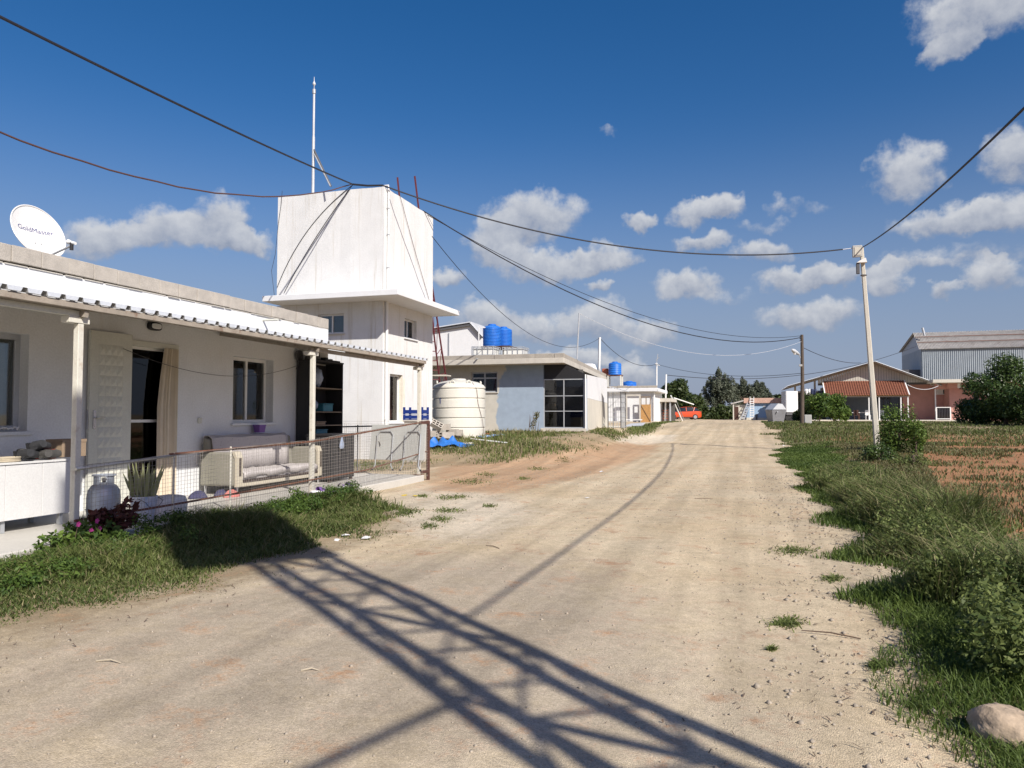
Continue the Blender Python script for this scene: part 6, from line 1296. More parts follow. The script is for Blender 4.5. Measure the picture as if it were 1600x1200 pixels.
def build_car():
    d = 88.0; c = ground_at(1067, d); t = empty('red_car', c, 'orange red hatchback parked side-on at the end of the road', 'car')
    a = math.radians(7); M = Matrix.Translation(c) @ Matrix.Rotation(math.pi + YAW * 0.6 + a, 4, 'Z'); S_ = 1.0   # nose to the left
    W = 0.86
    def loft(secs, n, name, mt_, smooth=True):
        m = mb(); m.M = M; vs = []; k = len(secs[0])
        for s in secs: vs += s
        fs = [(i*k+j, i*k+(j+1) % k, (i+1)*k+(j+1) % k, (i+1)*k+j) for i in range(len(secs)-1) for j in range(k)] + [tuple(range(k))[::-1], tuple((len(secs)-1)*k+j for j in range(k))]
        m.add(vs, fs); return m.build(name, mt_, t, smooth=smooth)
    # x along the car (nose +), z up; lower body then glasshouse
    prof = [(2.02, 0.28, 0.60, 0.80), (1.90, 0.20, 0.72, 0.93), (1.45, 0.18, 0.84, 1.0), (0.85, 0.18, 0.93, 1.0), (0.3, 0.18, 0.95, 1.0), (-0.6, 0.18, 0.98, 1.0), (-1.3, 0.18, 1.02, 1.0), (-1.8, 0.22, 1.0, 0.95), (-2.0, 0.32, 0.85, 0.85)]
    secs = []
    for (x, z0, z1, w) in prof:
        ww = W * w; secs.append([(x, -ww * 0.92, z0), (x, -ww, z0 + 0.15), (x, -ww, (z0 + z1) / 2), (x, -ww * 0.94, z1 - 0.03), (x, -ww * 0.8, z1), (x, ww * 0.8, z1), (x, ww * 0.94, z1 - 0.03), (x, ww, (z0 + z1) / 2), (x, ww, z0 + 0.15), (x, ww * 0.92, z0)])
    loft(secs, 10, 'body', 'car_red')
    gp = [(0.95, 0.93, 0.935, 0.80), (0.35, 0.94, 1.36, 0.74), (-0.2, 0.95, 1.47, 0.72), (-0.9, 0.97, 1.47, 0.71), (-1.45, 1.0, 1.36, 0.72), (-1.82, 1.0, 1.03, 0.76)]
    secs = [[(x, -W * 0.92, z0), (x, -W * (w + 0.06), (z0 + z1) / 2), (x, -W * w, z1 - 0.04), (x, -W * (w - 0.1), z1), (x, W * (w - 0.1), z1), (x, W * w, z1 - 0.04), (x, W * (w + 0.06), (z0 + z1) / 2), (x, W * 0.92, z0)] for (x, z0, z1, w) in gp]
    loft(secs, 8, 'glasshouse', 'dark_glass')
    m = mb(); m.M = M; m.add([(0.30, -0.60, 1.365), (-0.2, -0.60, 1.478), (-0.9, -0.60, 1.478), (-1.5, -0.60, 1.36), (0.30, 0.60, 1.365), (-0.2, 0.60, 1.478), (-0.9, 0.60, 1.478), (-1.5, 0.60, 1.36)], [(0, 4, 5, 1), (1, 5, 6, 2), (2, 6, 7, 3)]); o = m.build('roof', 'car_red', t); o.modifiers.new('s', 'SOLIDIFY').thickness = -0.02
    for s in (-1, 1):
        for (p, q) in (((-0.25, 0.78), (-0.22, 0.70)), ((-1.05, 0.80), (-1.25, 0.70))):
            m = mb(); m.M = M; m.bar((p[0], s * W * 0.91, 0.98), (q[0], s * W * 0.745, 1.44), 0.07, 0.03, up=(0, 1, 0)).build('pillar', 'car_red', t)
        for x in (1.28, -1.25):
            m = mb(); m.M = M @ Matrix.Translation((x, s * (W - 0.09), 0.31)) @ Matrix.Rotation(math.pi / 2, 4, 'X')
            wh = m.lathe([(0.20, -0.11), (0.30, -0.11), (0.31, -0.09), (0.31, 0.09), (0.30, 0.11), (0.20, 0.11)], n=24).build('wheel', 'tyre', t, smooth=True)
            m = mb(); m.M = M @ Matrix.Translation((x, s * (W + 0.022), 0.31)) @ Matrix.Rotation(math.pi / 2, 4, 'X'); m.lathe([(0.0, -0.008), (0.205, -0.008), (0.205, 0.008), (0, 0.008)], n=20, cap=False).build('rim', 'rim', wh)
        m = mb(); m.M = M; m.box((1.72, s * 0.62 - 0.14, 0.62), (1.96, s * 0.62 + 0.14, 0.72)).build('headlight', 'lamp_lens', t)
        m = mb(); m.M = M; m.box((-1.99, s * 0.66 - 0.1, 0.78), (-1.82, s * 0.66 + 0.1, 0.95)).build('tail_light', 'orange_red', t)
        m = mb(); m.M = M; m.box((0.62, s * (W + 0.06) - 0.07, 0.95), (0.76, s * (W + 0.06) + 0.07, 1.07)).build('mirror', 'black', t)
        m = mb(); m.M = M; m.box((-0.9, s * W - 0.012, 0.19), (0.9, s * W + 0.012, 0.30)).build('sill_trim', 'black', t)
build_car()

def build_centre_far():
    # pale blue shed with pink roof edge and lean-to
    d = 84.0; a, b = at(1163, 640, d), at(1226, 640, d); Y = a.y; P = lambda x, y: onY(x, y, Y); a, b = P(1165, 640), P(1240, 640); g0 = gzf(a.x, Y) - 0.1; zt = P(1190, 630).z
    t = empty('pale_blue_shed', ((a.x + b.x) / 2, Y, g0), 'long pale blue shed with pinkish roof edge at the road end', 'shed')
    bbox((a.x, Y, g0), (b.x, Y + 5, zt)).build('wall', 'blue_wall_far', t); bbox((a.x - 0.2, Y - 0.3, zt + 0.001), (b.x + 0.2, Y + 5.2, P(1190, 622).z)).build('roof', 'pink_roof', t, bevel=0.03); bbox((a.x - 0.05, Y - 0.04, g0), (b.x, Y - 0.002, g0 + 0.35)).build('plinth', 'cement_render', t)
    l = P(1145, 640); z1, z2 = P(1148, 632).z, P(1164, 627).z
    mb().prism([(l.x - 0.2, Y - 0.3, z1), (a.x - 0.21, Y - 0.3, z2), (a.x - 0.21, Y - 0.3, z2 + 0.14), (l.x - 0.2, Y - 0.3, z1 + 0.14)], (0, 5, 0)).build('lean_to_roof', 'fibre_cement', t)
    bbox((l.x, Y + 0.1, g0), (a.x - 0.01, Y + 0.2, z1 - 0.01)).build('lean_to_wall', 'cement_render', t); q = P(1146, 650); bbox((q.x - 0.05, Y - 0.2, g0), (q.x + 0.07, Y - 0.08, z1 - 0.001)).build('post', 'white_paint', t)
    q0, q1 = P(1147, 650), P(1154, 650); bbox((q0.x, Y + 0.05, g0), (q1.x, Y + 0.099, z1 - 0.25)).build('door', 'dark_wood', t)
    q = P(1194, 636); mb().tube([(q.x, Y - 0.002, q.z), (q.x, Y - 0.25, q.z + 0.1)], 0.05, 6).build('wall_lamp_arm', 'galv', t); bbox((q.x - 0.14, Y - 0.45, q.z + 0.0), (q.x + 0.14, Y - 0.2, q.z + 0.12)).build('lamp_shade', 'box_grey', t)
    q = P(1182, 650); bbox((q.x - 0.08, Y - 0.15, g0), (q.x + 0.1, Y - 0.041, g0 + 0.75)).build('meter_box', 'steel_dark', t)
    def ladder(p0, p1, gap, n, mt_, name, label):
        tt = empty(name, p0, label, 'ladder'); s = Vector((gap, 0, 0))
        for o in (Vector((0, 0, 0)), s): mb().bar(p0 + o, p1 + o, 0.06).build('rail', mt_, tt)
        for i in range(1, n): q = p0.lerp(p1, i / n); mb().bar(q, q + s, 0.05, 0.10).build('rung', mt_, tt)
    p0 = P(1157, 656); p0 = Vector((p0.x, Y - 1.3, g0 + 0.1)); p1 = P(1168, 629); ladder(p0, Vector((p1.x, Y - 0.35, p1.z)), 0.35, 8, 'pvc_grey', 'step_ladder', 'grey stepped ladder leaning on the left end of the blue shed')
    p0 = P(1172, 656); p0 = Vector((p0.x, Y - 1.0, g0 + 0.1)); p1 = P(1172, 620); ladder(p0, Vector((p1.x, Y - 0.35, p1.z)), 0.40, 10, 'white_frame', 'white_ladder', 'white ladder standing upright against the blue shed')
    # container box on a chassis
    d = 65.0; a, b, c2 = at(1219, 640, d), at(1229, 640, d), at(1247, 640, d); g0 = gzf(b.x, b.y); zt, zm = at(1230, 611, d).z, at(1230, 644, d).z
    ax = Vector((c2.x - b.x, c2.y - b.y, 0)).normalized(); bk = Vector((a.x - b.x, a.y - b.y, 0)); L_ = (c2 - b).length; bx = Vector((-ax.y, ax.x, 0))
    t = empty('box_trailer', Vector((b.x, b.y, g0)), 'white box trailer with dark grey end behind the dumpster', 'trailer'); w = Vector((-0.16, 1.0, 0)) * 2.0
    o = Vector((b.x, b.y, zm)); mb().prism([o, o + ax * L_, o + ax * L_ + w * 0.9, o + w * 0.9], (0, 0, zt - zm)).build('box', 'white_frame', t, bevel=0.03)
    e = mb(); nrm = w.cross(Vector((0, 0, 1))).normalized(); nrm = nrm if nrm.dot(Vector((0, -1, 0))) > 0 else -nrm
    o2 = o + nrm * 0.01; e.add([o2, o2 + w * 0.9, o2 + w * 0.9 + Vector((0, 0, zt - zm)), o2 + Vector((0, 0, zt - zm))], [(0, 1, 2, 3)]); q = e.build('end_panel', 'pvc_grey', t); q.modifiers.new('s', 'SOLIDIFY').thickness = 0.04
    for q in (0.25, 0.75):
        for s in (0.1, 0.8):
            p = o + ax * (L_ * q) + w * s; m = mb(); m.M = Matrix.Translation((p.x, p.y, g0 + 0.36)) @ Matrix.Rotation(math.atan2(ax.y, ax.x), 4, 'Z') @ Matrix.Rotation(math.pi / 2, 4, 'X'); m.lathe([(0.2, -0.1), (0.35, -0.1), (0.36, 0), (0.35, 0.1), (0.2, 0.1)], n=18).build('wheel', 'tyre', t)
    mb().prism([o + Vector((0, 0, -0.25)), o + ax * L_ + Vector((0, 0, -0.25)), o + ax * L_ + w * 0.9 + Vector((0, 0, -0.25)), o + w * 0.9 + Vector((0, 0, -0.25))], (0, 0, 0.24)).build('chassis', 'steel_dark', t)
    # galvanised dumpster with a sloped lid
    d = 53.0; c = ground_at(1212, d); t = empty('dumpster', c, 'galvanised dumpster with sloping lid at the right road edge', 'dumpster'); R = Matrix.Translation(c) @ Matrix.Rotation(math.radians(28), 4, 'Z')
    def Q(x, y, z): return R @ Vector((x, y, z))
    hb, ht, z0, z1 = (0.42, 0.36), (0.54, 0.48), 0.14, 0.92
    body = [Q(-hb[0], -hb[1], z0), Q(hb[0], -hb[1], z0), Q(hb[0], hb[1], z0), Q(-hb[0], hb[1], z0), Q(-ht[0], -ht[1], z1), Q(ht[0], -ht[1], z1), Q(ht[0], ht[1], z1), Q(-ht[0], ht[1], z1)]
    mb().add(body, [(0,3,2,1),(0,1,5,4),(1,2,6,5),(2,3,7,6),(3,0,4,7)]).build('bin', 'bin_steel', t).modifiers.new('s', 'SOLIDIFY').thickness = 0.02
    m = mb(); m.M = R; lw = 0.60; pr = [(0.50, z1 + 0.02), (0.22, z1 + 0.40), (-0.10, z1 + 0.44), (-0.5, z1 + 0.02)]
    vs = [(x, -lw * 0.86, z) for x, z in pr] + [(x, lw * 0.86, z) for x, z in pr]; m.add(vs, [(0,1,5,4),(1,2,6,5),(2,3,7,6),(3,2,1,0)]); m.build('lid', 'galv_light', t).modifiers.new('s', 'SOLIDIFY').thickness = 0.02
    for s in (-1, 1): m = mb(); m.M = R; m.tube([(-0.2, s * 0.5, 0.78), (-0.2, s * 0.62, 0.78)], 0.04, 8).build('trunnion', 'galv', t)
    for x in (-0.36, 0.36):
        for y in (-0.28, 0.28): m = mb(); m.M = R @ Matrix.Translation((x, y, 0.07)) @ Matrix.Rotation(math.pi / 2, 4, 'X'); m.lathe([(0.02, -0.025), (0.07, -0.025), (0.07, 0.025), (0.02, 0.025)], n=14).build('caster', 'pvc', t)
build_centre_far()

# ------------------------------------------------------------------ poles
def build_poles():
    b = G(1253, 664); tp = at(1253, 523, (b - _O).dot(_f)); t = empty('wooden_pole', b, 'dark wooden utility pole with street lamp beside the dumpster', 'utility pole')
    mb().tube([b - Vector((0, 0, 0.3)), b.lerp(tp, 0.5) + Vector((0.03, 0, 0)), tp], [0.125, 0.105, 0.085], 10).build('shaft', 'wood_pole', t, smooth=True)
    d = (b - _O).dot(_f); e0, e1 = at(1251, 560, d), at(1248, 553, d); mb().tube([e0, e1, at(1246, 552, d - 0.2)], 0.025, 8).build('lamp_arm', 'galv', t)
    h0, h1 = at(1249, 554, d - 0.3), at(1237, 546, d - 0.8); lh = mb().tube([h0, h0.lerp(h1, 0.3), h0.lerp(h1, 0.75), h1], [0.05, 0.10, 0.12, 0.05], 10).build('lamp_head', 'galv_light', t, smooth=True)
    q = h0.lerp(h1, 0.62) - Vector((0, 0, 0.1)); mb().tube([q, q - Vector((0, 0, 0.10))], [0.09, 0.05], 10).build('lamp_glass', 'lamp_lens', lh)
    q = at(1251, 571, d - 0.15); bbox((q.x - 0.09, q.y - 0.1, q.z - 0.06), (q.x + 0.09, q.y + 0.08, q.z + 0.06)).build('floodlight', 'box_grey', t, bevel=0.01)
    for k in range(3): z = tp.lerp(b, 0.02 + 0.02 * k); mb().tube([z + Vector((-0.14, 0, 0)), z + Vector((0.0, 0, 0))], 0.02, 6).build('insulator', 'steel_dark', t)
    g = ground_at(1262, d + 1.0); tt = empty('junction_cabinet', g, 'dull grey cabinet standing behind the wooden pole foot', 'cabinet'); bbox((g.x - 0.2, g.y - 0.15, g.z - 0.05), (g.x + 0.22, g.y + 0.2, g.z + 0.62)).build('body', 'box_grey', tt, bevel=0.015); bbox((g.x - 0.17, g.y - 0.17, g.z), (g.x + 0.19, g.y - 0.151, g.z + 0.58)).build('door', 'box_grey', tt)
    # white concrete pole, leaning a little
    b = G(1371, 702); d = (b - _O).dot(_f); tp = at(1346, 386, d); t = empty('concrete_pole', b, 'white concrete utility pole in the right verge', 'utility pole'); ax = tp - b
    m = mb(); vs = []
    for q, w in ((-0.06, 0.185), (0.25, 0.165), (0.6, 0.14), (1.0, 0.112)):
        c = b + ax * q; h = w / 2; k = h * 0.72
        vs += [c + Vector(p) for p in ((-h, -k, 0), (-k, -h, 0), (k, -h, 0), (h, -k, 0), (h, k, 0), (k, h, 0), (-k, h, 0), (-h, k, 0))]
    m.add(vs, [(i*8+j, i*8+(j+1) % 8, (i+1)*8+(j+1) % 8, (i+1)*8+j) for i in range(3) for j in range(8)] + [tuple(range(24, 32))]); m.build('shaft', 'concrete_pole', t)
    q = tp + Vector((-0.13, -0.14, -0.17)); bx = bbox((q.x - 0.17, q.y - 0.06, q.z - 0.19), (q.x + 0.13, q.y + 0.06, q.z + 0.20)).build('terminal_box', 'box_grey', t, bevel=0.02)
    bbox((q.x - 0.11, q.y - 0.075, q.z - 0.13), (q.x + 0.08, q.y - 0.061, q.z + 0.13)).build('cover', 'concrete_pole', bx)
    q = tp + Vector((-0.12, -0.10, -0.70)); mb().box((q.x - 0.07, q.y - 0.05, q.z - 0.22), (q.x + 0.04, q.y + 0.04, q.z + 0.14)).build('meter_case', 'steel_dark', t, bevel=0.02)
    mb().prism([(q.x - 0.06, q.y - 0.09, q.z + 0.15), (q.x + 0.26, q.y - 0.09, q.z + 0.15), (q.x + 0.22, q.y - 0.09, q.z + 0.30), (q.x + 0.04, q.y - 0.09, q.z + 0.22)], (0, 0.18, 0)).build('bracket', 'white_frame', t)
    for z in (-0.45, -0.95): c = tp + ax.normalized() * z; mb().lathe([(0.085, -0.015), (0.10, -0.015), (0.10, 0.015), (0.085, 0.015), (0.085, -0.015)], c, 16, cap=False).build('band', 'steel_dark', t)
    return tp
POLE_TOP = build_poles()

# ------------------------------------------------------------------ right-hand yard
def build_right():
    d = 74.0; Y = at(1362, 600, d).y; P = lambda x, y: onY(x, y, Y); ap, l, r_ = P(1364, 566), P(1231, 604), P(1468, 603)
    g0 = gzf(ap.x, Y) - 0.1; t = empty('gabled_hall', ((l.x + r_.x) / 2, Y, g0), 'wide gabled hall with boarded front behind the tiled canopy', 'building')
    hall_y = Y + 2.5
    # boarded gable: ribbed board face with a closed body behind
    gl, gr = P(1278, 600), P(1456, 598); zlow = P(1300, 599).z
    n = 44; m = mb(); bw = (gr.x - gl.x) / n
    for i in range(n):
        x0 = gl.x + bw * i; x1 = x0 + bw * 0.88
        def zt(x): f = (x - l.x) / (ap.x - l.x) if x < ap.x else (r_.x - x) / (r_.x - ap.x); return l.z + (ap.z - l.z) * f - 0.12 if x < ap.x else r_.z + (ap.z - r_.z) * f - 0.12
        za_, zb_ = max(zt(x0), zlow + 0.02), max(zt(x1), zlow + 0.02)
        mb().prism([(x0, Y, zlow), (x1, Y, zlow), (x1, Y, zb_), (x0, Y, za_)], (0, 0.05, 0)).build('gable_board', 'gable_board', t)
    mb().prism([(gl.x, Y + 0.06, zlow - 0.2), (gr.x, Y + 0.06, zlow - 0.2), (gr.x, Y + 0.06, zlow), (ap.x, Y + 0.06, ap.z - 0.15), (gl.x, Y + 0.06, zlow)], (0, 0.1, 0)).build('gable_backing', 'interior', t)
    bl = P(1300, 640).x; mb().box((bl, Y + 2.6, g0), (r_.x - 1.2, Y + 2.8, zlow + 0.3)).build('wall', 'shaded_wall', t); bbox((bl, Y + 2.8, g0), (r_.x - 1.2, Y + 12, zlow - 0.1)).build('body', 'cement_render', t)
    for (p0, p1) in ((1378, 1392), (1394, 1412)): a, b = P(p0, 640).x, P(p1, 640).x; w = bbox((a, Y + 2.52, g0 + (0.1 if p0 == 1378 else 0.9)), (b, Y + 2.599, zlow - 0.7)).build('opening', 'dark_glass', t); bbox((a - 0.08, Y + 2.54, zlow - 0.7), (b + 0.08, Y + 2.597, zlow - 0.6)).build('lintel', 'white_frame', w)
    u = Vector((0, 13.2, 0)); o = ap + Vector((0, -1.15, 0.03)); dl = (l - ap); mb().sheet(o, u, dl * 1.01, 36, 0.06, 0.05).build('roof', 'galv_light', t); dr = (r_ - ap); mb().sheet(o + dr, u, -dr, 36, 0.06, 0.05).build('roof', 'galv_light', t)
    mb().bar(ap + Vector((0, -0.30, -0.10)), l + Vector((0, -0.30, -0.10)), 0.10, 0.16).build('verge_beam', 'purlin', t); mb().bar(ap + Vector((0, -0.30, -0.10)), r_ + Vector((0, -0.30, -0.10)), 0.10, 0.16).build('verge_beam', 'purlin', t)
    for px in (1243, 1274): a = P(px, 640); zt_ = l.z + (ap.z - l.z) * ((a.x - l.x) / (ap.x - l.x)) - 0.2; bbox((a.x - 0.09, Y + 0.1, g0), (a.x + 0.09, Y + 0.28, zt_)).build('post', 'purlin', t)
    a, b = P(1246, 612), P(1284, 609); bbox((a.x, Y + 0.12, a.z - 0.1), (b.x, Y + 0.24, a.z + 0.06)).build('tie_beam', 'purlin', t)
    a = P(1262, 600); bbox((P(1240, 640).x, Y + 6, g0), (bl - 0.02, Y + 6.2, l.z - 0.3)).build('back_wall', 'interior', t)
    # tiled canopy in front
    Yc = Y - 0.1; tl, tr = onY(1287, 597, Yc), onY(1411, 597, Yc); Yf = Yc - 2.3; fl, fr = onY(1297, 619, Yf), onY(1427, 618, Yf)
    tc = empty('tiled_canopy', ((tl.x + tr.x) / 2, Yc - 1.2, g0), 'red clay tiled canopy on thin posts before the gabled hall', 'canopy')
    fl.x, fr.x = tl.x - 0.1, tr.x + 0.1; rows = 9; cols = 34; m = mb(); v0, v1 = Vector((tl.x - 0.1, Yc, tl.z)), Vector((fl.x, Yf, fl.z)); across = Vector((fr.x - fl.x, 0, 0)); down = v1 - v0; nn = down.cross(across).normalized(); nn = nn if nn.z > 0 else -nn
    for i in range(rows):
        p0 = v0 + down * (i / rows) + nn * 0.05; p1 = v0 + down * ((i + 1.12) / rows) + nn * 0.08
        for j in range(cols):
            u0, u1 = j / cols, (j + 0.94) / cols; q = [(u0, 0.0), (u0 + (u1 - u0) * 0.3, 0.05), (u0 + (u1 - u0) * 0.7, 0.05), (u1, 0.0)]; vs = []
            for (uu, h) in q: vs += [p0 + across * uu + nn * h, p1 + across * uu + nn * h]
            m.add(vs, [(0, 1, 3, 2), (2, 3, 5, 4), (4, 5, 7, 6)])
    m.build('roof_tiles', 'roof_tile', tc, kind='stuff'); mb().prism([v0, v0 + across, v1 + across, v1], nn * 0.04).build('deck', 'wood', tc)
    for px in (1300, 1358, 1374, 1408, 1424): a = onY(px, 640, Yf + 0.15); x = min(max(a.x, fl.x + 0.1), fr.x - 0.1); bbox((x - 0.05, Yf + 0.12, g0), (x + 0.05, Yf + 0.22, fl.z - 0.02)).build('post', 'white_frame', tc)
    mb().bar(v1 + Vector((0, 0.1, -0.06)), v1 + across + Vector((0, 0.1, -0.06)), 0.07, 0.1).build('eaves_beam', 'purlin', tc); mb().bar(v1 + across + nn * 0.1, v0 + across + nn * 0.1, 0.1, 0.06).build('verge_tile', 'white_frame', tc); mb().bar(v1 + nn * 0.1, v0 + nn * 0.1, 0.1, 0.06).build('verge_tile', 'white_frame', tc)
    # terrace kerb
    a, b = onY(1262, 657, Yf - 0.6), onY(1530, 657, Yf - 0.6); tag(bbox((a.x, Yf - 0.6, g0 - 0.3), (b.x, Y + 2.5, g0 + 0.18)).build('terrace', 'cement_render', bevel=0.02), 'low concrete terrace in front of the hall', 'terrace', kind='structure')
    # pink annex
    Y3 = Y - 0.6; Q = lambda x, y: onY(x, y, Y3); a, m_, b = Q(1418, 640), Q(1462, 640), Q(1600, 640); zt = Q(1480, 599).z
    t3 = empty('pink_annex', ((a.x + b.x) / 2, Y3, g0), 'pink rendered annex with cream roof edge beside the gabled hall', 'building')
    wn = (Q(1521, 640).x, Q(1531, 640).x, Q(1525, 631).z, Q(1525, 609).z)
    p2 = Q(1484, 640)
    mw = mb(); wall_cells(mw, 'y', Y3, Y3 + 0.25, p2.x, b.x + 4, g0, zt, [wn]); mw.build('front_wall', 'pink_wall', t3)
    bbox((a.x, Y3 + 2.2, g0), (p2.x - 0.001, Y3 + 2.4, zt - 0.01)).build('recess_wall', 'pink_wall', t3); bbox((p2.x, Y3 + 0.251, g0), (p2.x + 0.2, Y3 + 2.4, zt - 0.01)).build('recess_side', 'pink_wall', t3); bbox((m_.x - 0.02, Y3 + 0.02, Q(1470, 608).z), (p2.x - 0.001, Y3 + 0.25, zt)).build('lintel', 'pink_wall', t3)
    bbox((p2.x + 0.21, Y3 + 0.26, g0), (b.x + 4, Y3 + 8, zt)).build('body', 'interior', t3)
    bbox((m_.x - 0.6, Y3 - 1.95, zt + 0.001), (b.x + 4.3, Y3 + 8.3, Q(1480, 594).z)).build('roof_slab', 'cement_render', t3, bevel=0.02)
    window(t3, 'y', Y3, -1, *wn, recess=0.08, fw=0.06, panes=1, frame='pvc', pane='dark_glass', sill=False)
    q0, q1 = Q(1484, 598), Q(1500, 607); bbox((q0.x - 0.3, Y3 - 0.45, q1.z), (q1.x, Y3 - 0.002, zt - 0.002)).build('bay_box', 'pink_wall', t3); bbox((Q(1494, 600).x, Y3 - 0.47, q1.z + 0.02), (q1.x + 0.005, Y3 - 0.451, zt - 0.03)).build('bay_panel', 'white_frame', t3)
    q = Q(1462, 630); bbox((q.x - 0.04, Y3 + 0.06, g0), (q.x + 0.06, Y3 + 0.16, Q(1470, 608).z - 0.001)).build('post', 'white_frame', t3)
    q = onY(1470, 612, Y3 + 2.1); ac = bbox((q.x - 0.4, Y3 + 1.9, q.z - 0.3), (q.x + 0.35, Y3 + 2.199, q.z + 0.25)).build('air_conditioner', 'pvc', t3, bevel=0.02); bbox((q.x + 0.15, Y3 + 1.88, q.z - 0.22), (q.x + 0.33, Y3 + 1.899, q.z + 0.18)).build('grille', 'steel_dark', ac)
    a, b = onY(1463, 640, Y3 - 0.3), onY(1485, 640, Y3 - 0.3); zg = onY(1470, 636, Y3 - 0.3).z; tg = empty('white_gate', ((a.x + b.x) / 2, Y3 - 0.3, g0 + 0.18), 'small white framed gate before the pink annex', 'gate')
    g1 = g0 + 0.2
    for x in (a.x, b.x): bbox((x - 0.05, Y3 - 0.34, g1), (x + 0.05, Y3 - 0.26, zg)).build('stile', 'white_frame', tg)
    for z in (g1 + 0.05, zg - 0.07): bbox((a.x + 0.05, Y3 - 0.33, z), (b.x - 0.05, Y3 - 0.27, z + 0.07)).build('rail', 'white_frame', tg)
    for i in range(1, 9): x = a.x + (b.x - a.x) * i / 9; mb().bar((x, Y3 - 0.3, g1 + 0.1), (x, Y3 - 0.3, zg - 0.06), 0.02).build('bar', 'steel_dark', tg)
    bbox((a.x + 0.05, Y3 - 0.29, g1 + 0.13), (b.x - 0.05, Y3 - 0.285, zg - 0.08)).build('infill', 'screen', tg)
    # tall clad warehouse behind
    d4 = 92.0; c = at(1441, 570, d4); Y4 = c.y; W = lambda x, y: onY(x, y, Y4); x0 = W(1440, 570).x; x1 = W(1700, 570).x; ze, zb = W(1450, 545).z, gzf(x0, Y4) - 0.1
    t4 = empty('clad_warehouse', ((x0 + x1) / 2, Y4, zb), 'tall warehouse of pale blue ribbed metal with grey corrugated roof', 'warehouse')
    mb().sheet((x1, Y4, zb + 2.5), (x0 - x1, 0, 0), (0, 0, ze - zb - 2.5), 78, 0.10, 0.02, 'clad').build('cladding', 'cladding', t4)
    bbox((x0, Y4 + 0.12, zb), (x1, Y4 + 12, ze)).build('body', 'cladding', t4)
    zr = W(1450, 522).z + 0.5; mb().sheet((x1, Y4 - 0.3, ze - 0.02), (x0 - 0.3 - x1, 0, 0), (0, 3.2, zr - ze), 110, 0.10, 0.03, 'sine').build('roof', 'fibre_cement', t4); mb().prism([(x0, Y4 + 0.12, ze + 0.001), (x0, Y4 + 2.9, zr - 0.25), (x0, Y4 + 12, zr - 1.5), (x0, Y4 + 12, ze + 0.001)], (0.2, 0, 0)).build('gable_wall', 'pvc_grey', t4)
    mb().sheet((x0 - 0.3, Y4 + 12.3, zr - 1.7), (x1 - x0 + 0.3, 0, 0), (0, -9.4, 1.7), 60, 0.10, 0.03, 'sine').build('roof', 'fibre_cement', t4)
    for q in (0.33, 0.66): z = ze + (zr - ze) * q; mb().bar((x1, Y4 - 0.3 + 3.2 * q, z + 0.13), (x0 - 0.3, Y4 - 0.3 + 3.2 * q, z + 0.13), 0.07).build('roof_lap', 'rust', t4)
    mb().tube([(x0 + 0.6, Y4 + 1.0, zr - 0.6), (x0 + 0.4, Y4 + 1.0, zr + 0.4)], 0.14, 8).build('vent_pipe', 'galv', t4)
    p = W(1420, 577); bbox((W(1405, 577).x, Y4 + 1, zb), (x0 - 0.01, Y4 + 6, p.z)).build('side_block', 'steel_dark', t4)
    # washing on a line at the open side of the hall
    Yl = Y - 0.4; A, B = onY(1248, 606, Yl), onY(1296, 611, Yl); tl_ = empty('washing_line', (A + B) / 2, 'sagging washing line at the open left side of the hall', 'line'); mb().tube([A, (A + B) / 2 - Vector((0, 0, 0.1)), B], 0.015, 5).build('cord', 'cable', tl_)
    def wash(px, py, w, h, mt_, lab):
        c = onY(px, py, Yl - 0.02); m = mb(); n = 8; vs = []
        for i in range(n + 1):
            for j in range(4): vs.append((c.x - w / 2 + w * i / n, Yl - 0.03 + 0.05 * math.sin(i * 1.7 + j * 0.5), c.z - h * j / 3 + 0.03 * math.sin(i + j)))
        m.add(vs, [(i*4+j, (i+1)*4+j, (i+1)*4+j+1, i*4+j+1) for i in range(n) for j in range(3)]); o = m.build('laundry', mt_, smooth=True); o.modifiers.new('s', 'SOLIDIFY').thickness = 0.015; tag(o, lab, 'laundry', 'washing by the gabled hall')
    wash(1262, 608, 0.5, 0.55, 'white_cloth', 'white garment hanging leftmost on the washing line'); wash(1271, 608, 0.55, 0.6, 'dark_cloth', 'navy and white garment on the washing line'); wash(1282, 611, 0.5, 0.5, 'dark_cloth', 'dark garment beside the green one on the washing line'); wash(1289, 611, 0.45, 0.4, 'green_cloth', 'bright green cloth on the washing line'); wash(1291, 617, 0.6, 0.42, 'sky_cloth', 'sky blue cloth hanging lowest by the canopy corner')
    # clutter under the canopy: table, chairs, box
    zf = g0 + 0.182
    def table(px, Yt, w, lab):
        c = onY(px, 640, Yt); tt = empty('terrace_table', (c.x, Yt, zf), lab, 'table'); bbox((c.x - w / 2, Yt - 0.4, zf + 0.68), (c.x + w / 2, Yt + 0.4, zf + 0.73)).build('tabletop', 'white_cloth', tt)
        for sx in (-1, 1):
            for sy in (-1, 1): bbox((c.x + sx * (w / 2 - 0.06) - 0.03, Yt + sy * 0.34 - 0.03, zf), (c.x + sx * (w / 2 - 0.06) + 0.03, Yt + sy * 0.34 + 0.03, zf + 0.679)).build('leg', 'dark_wood', tt)
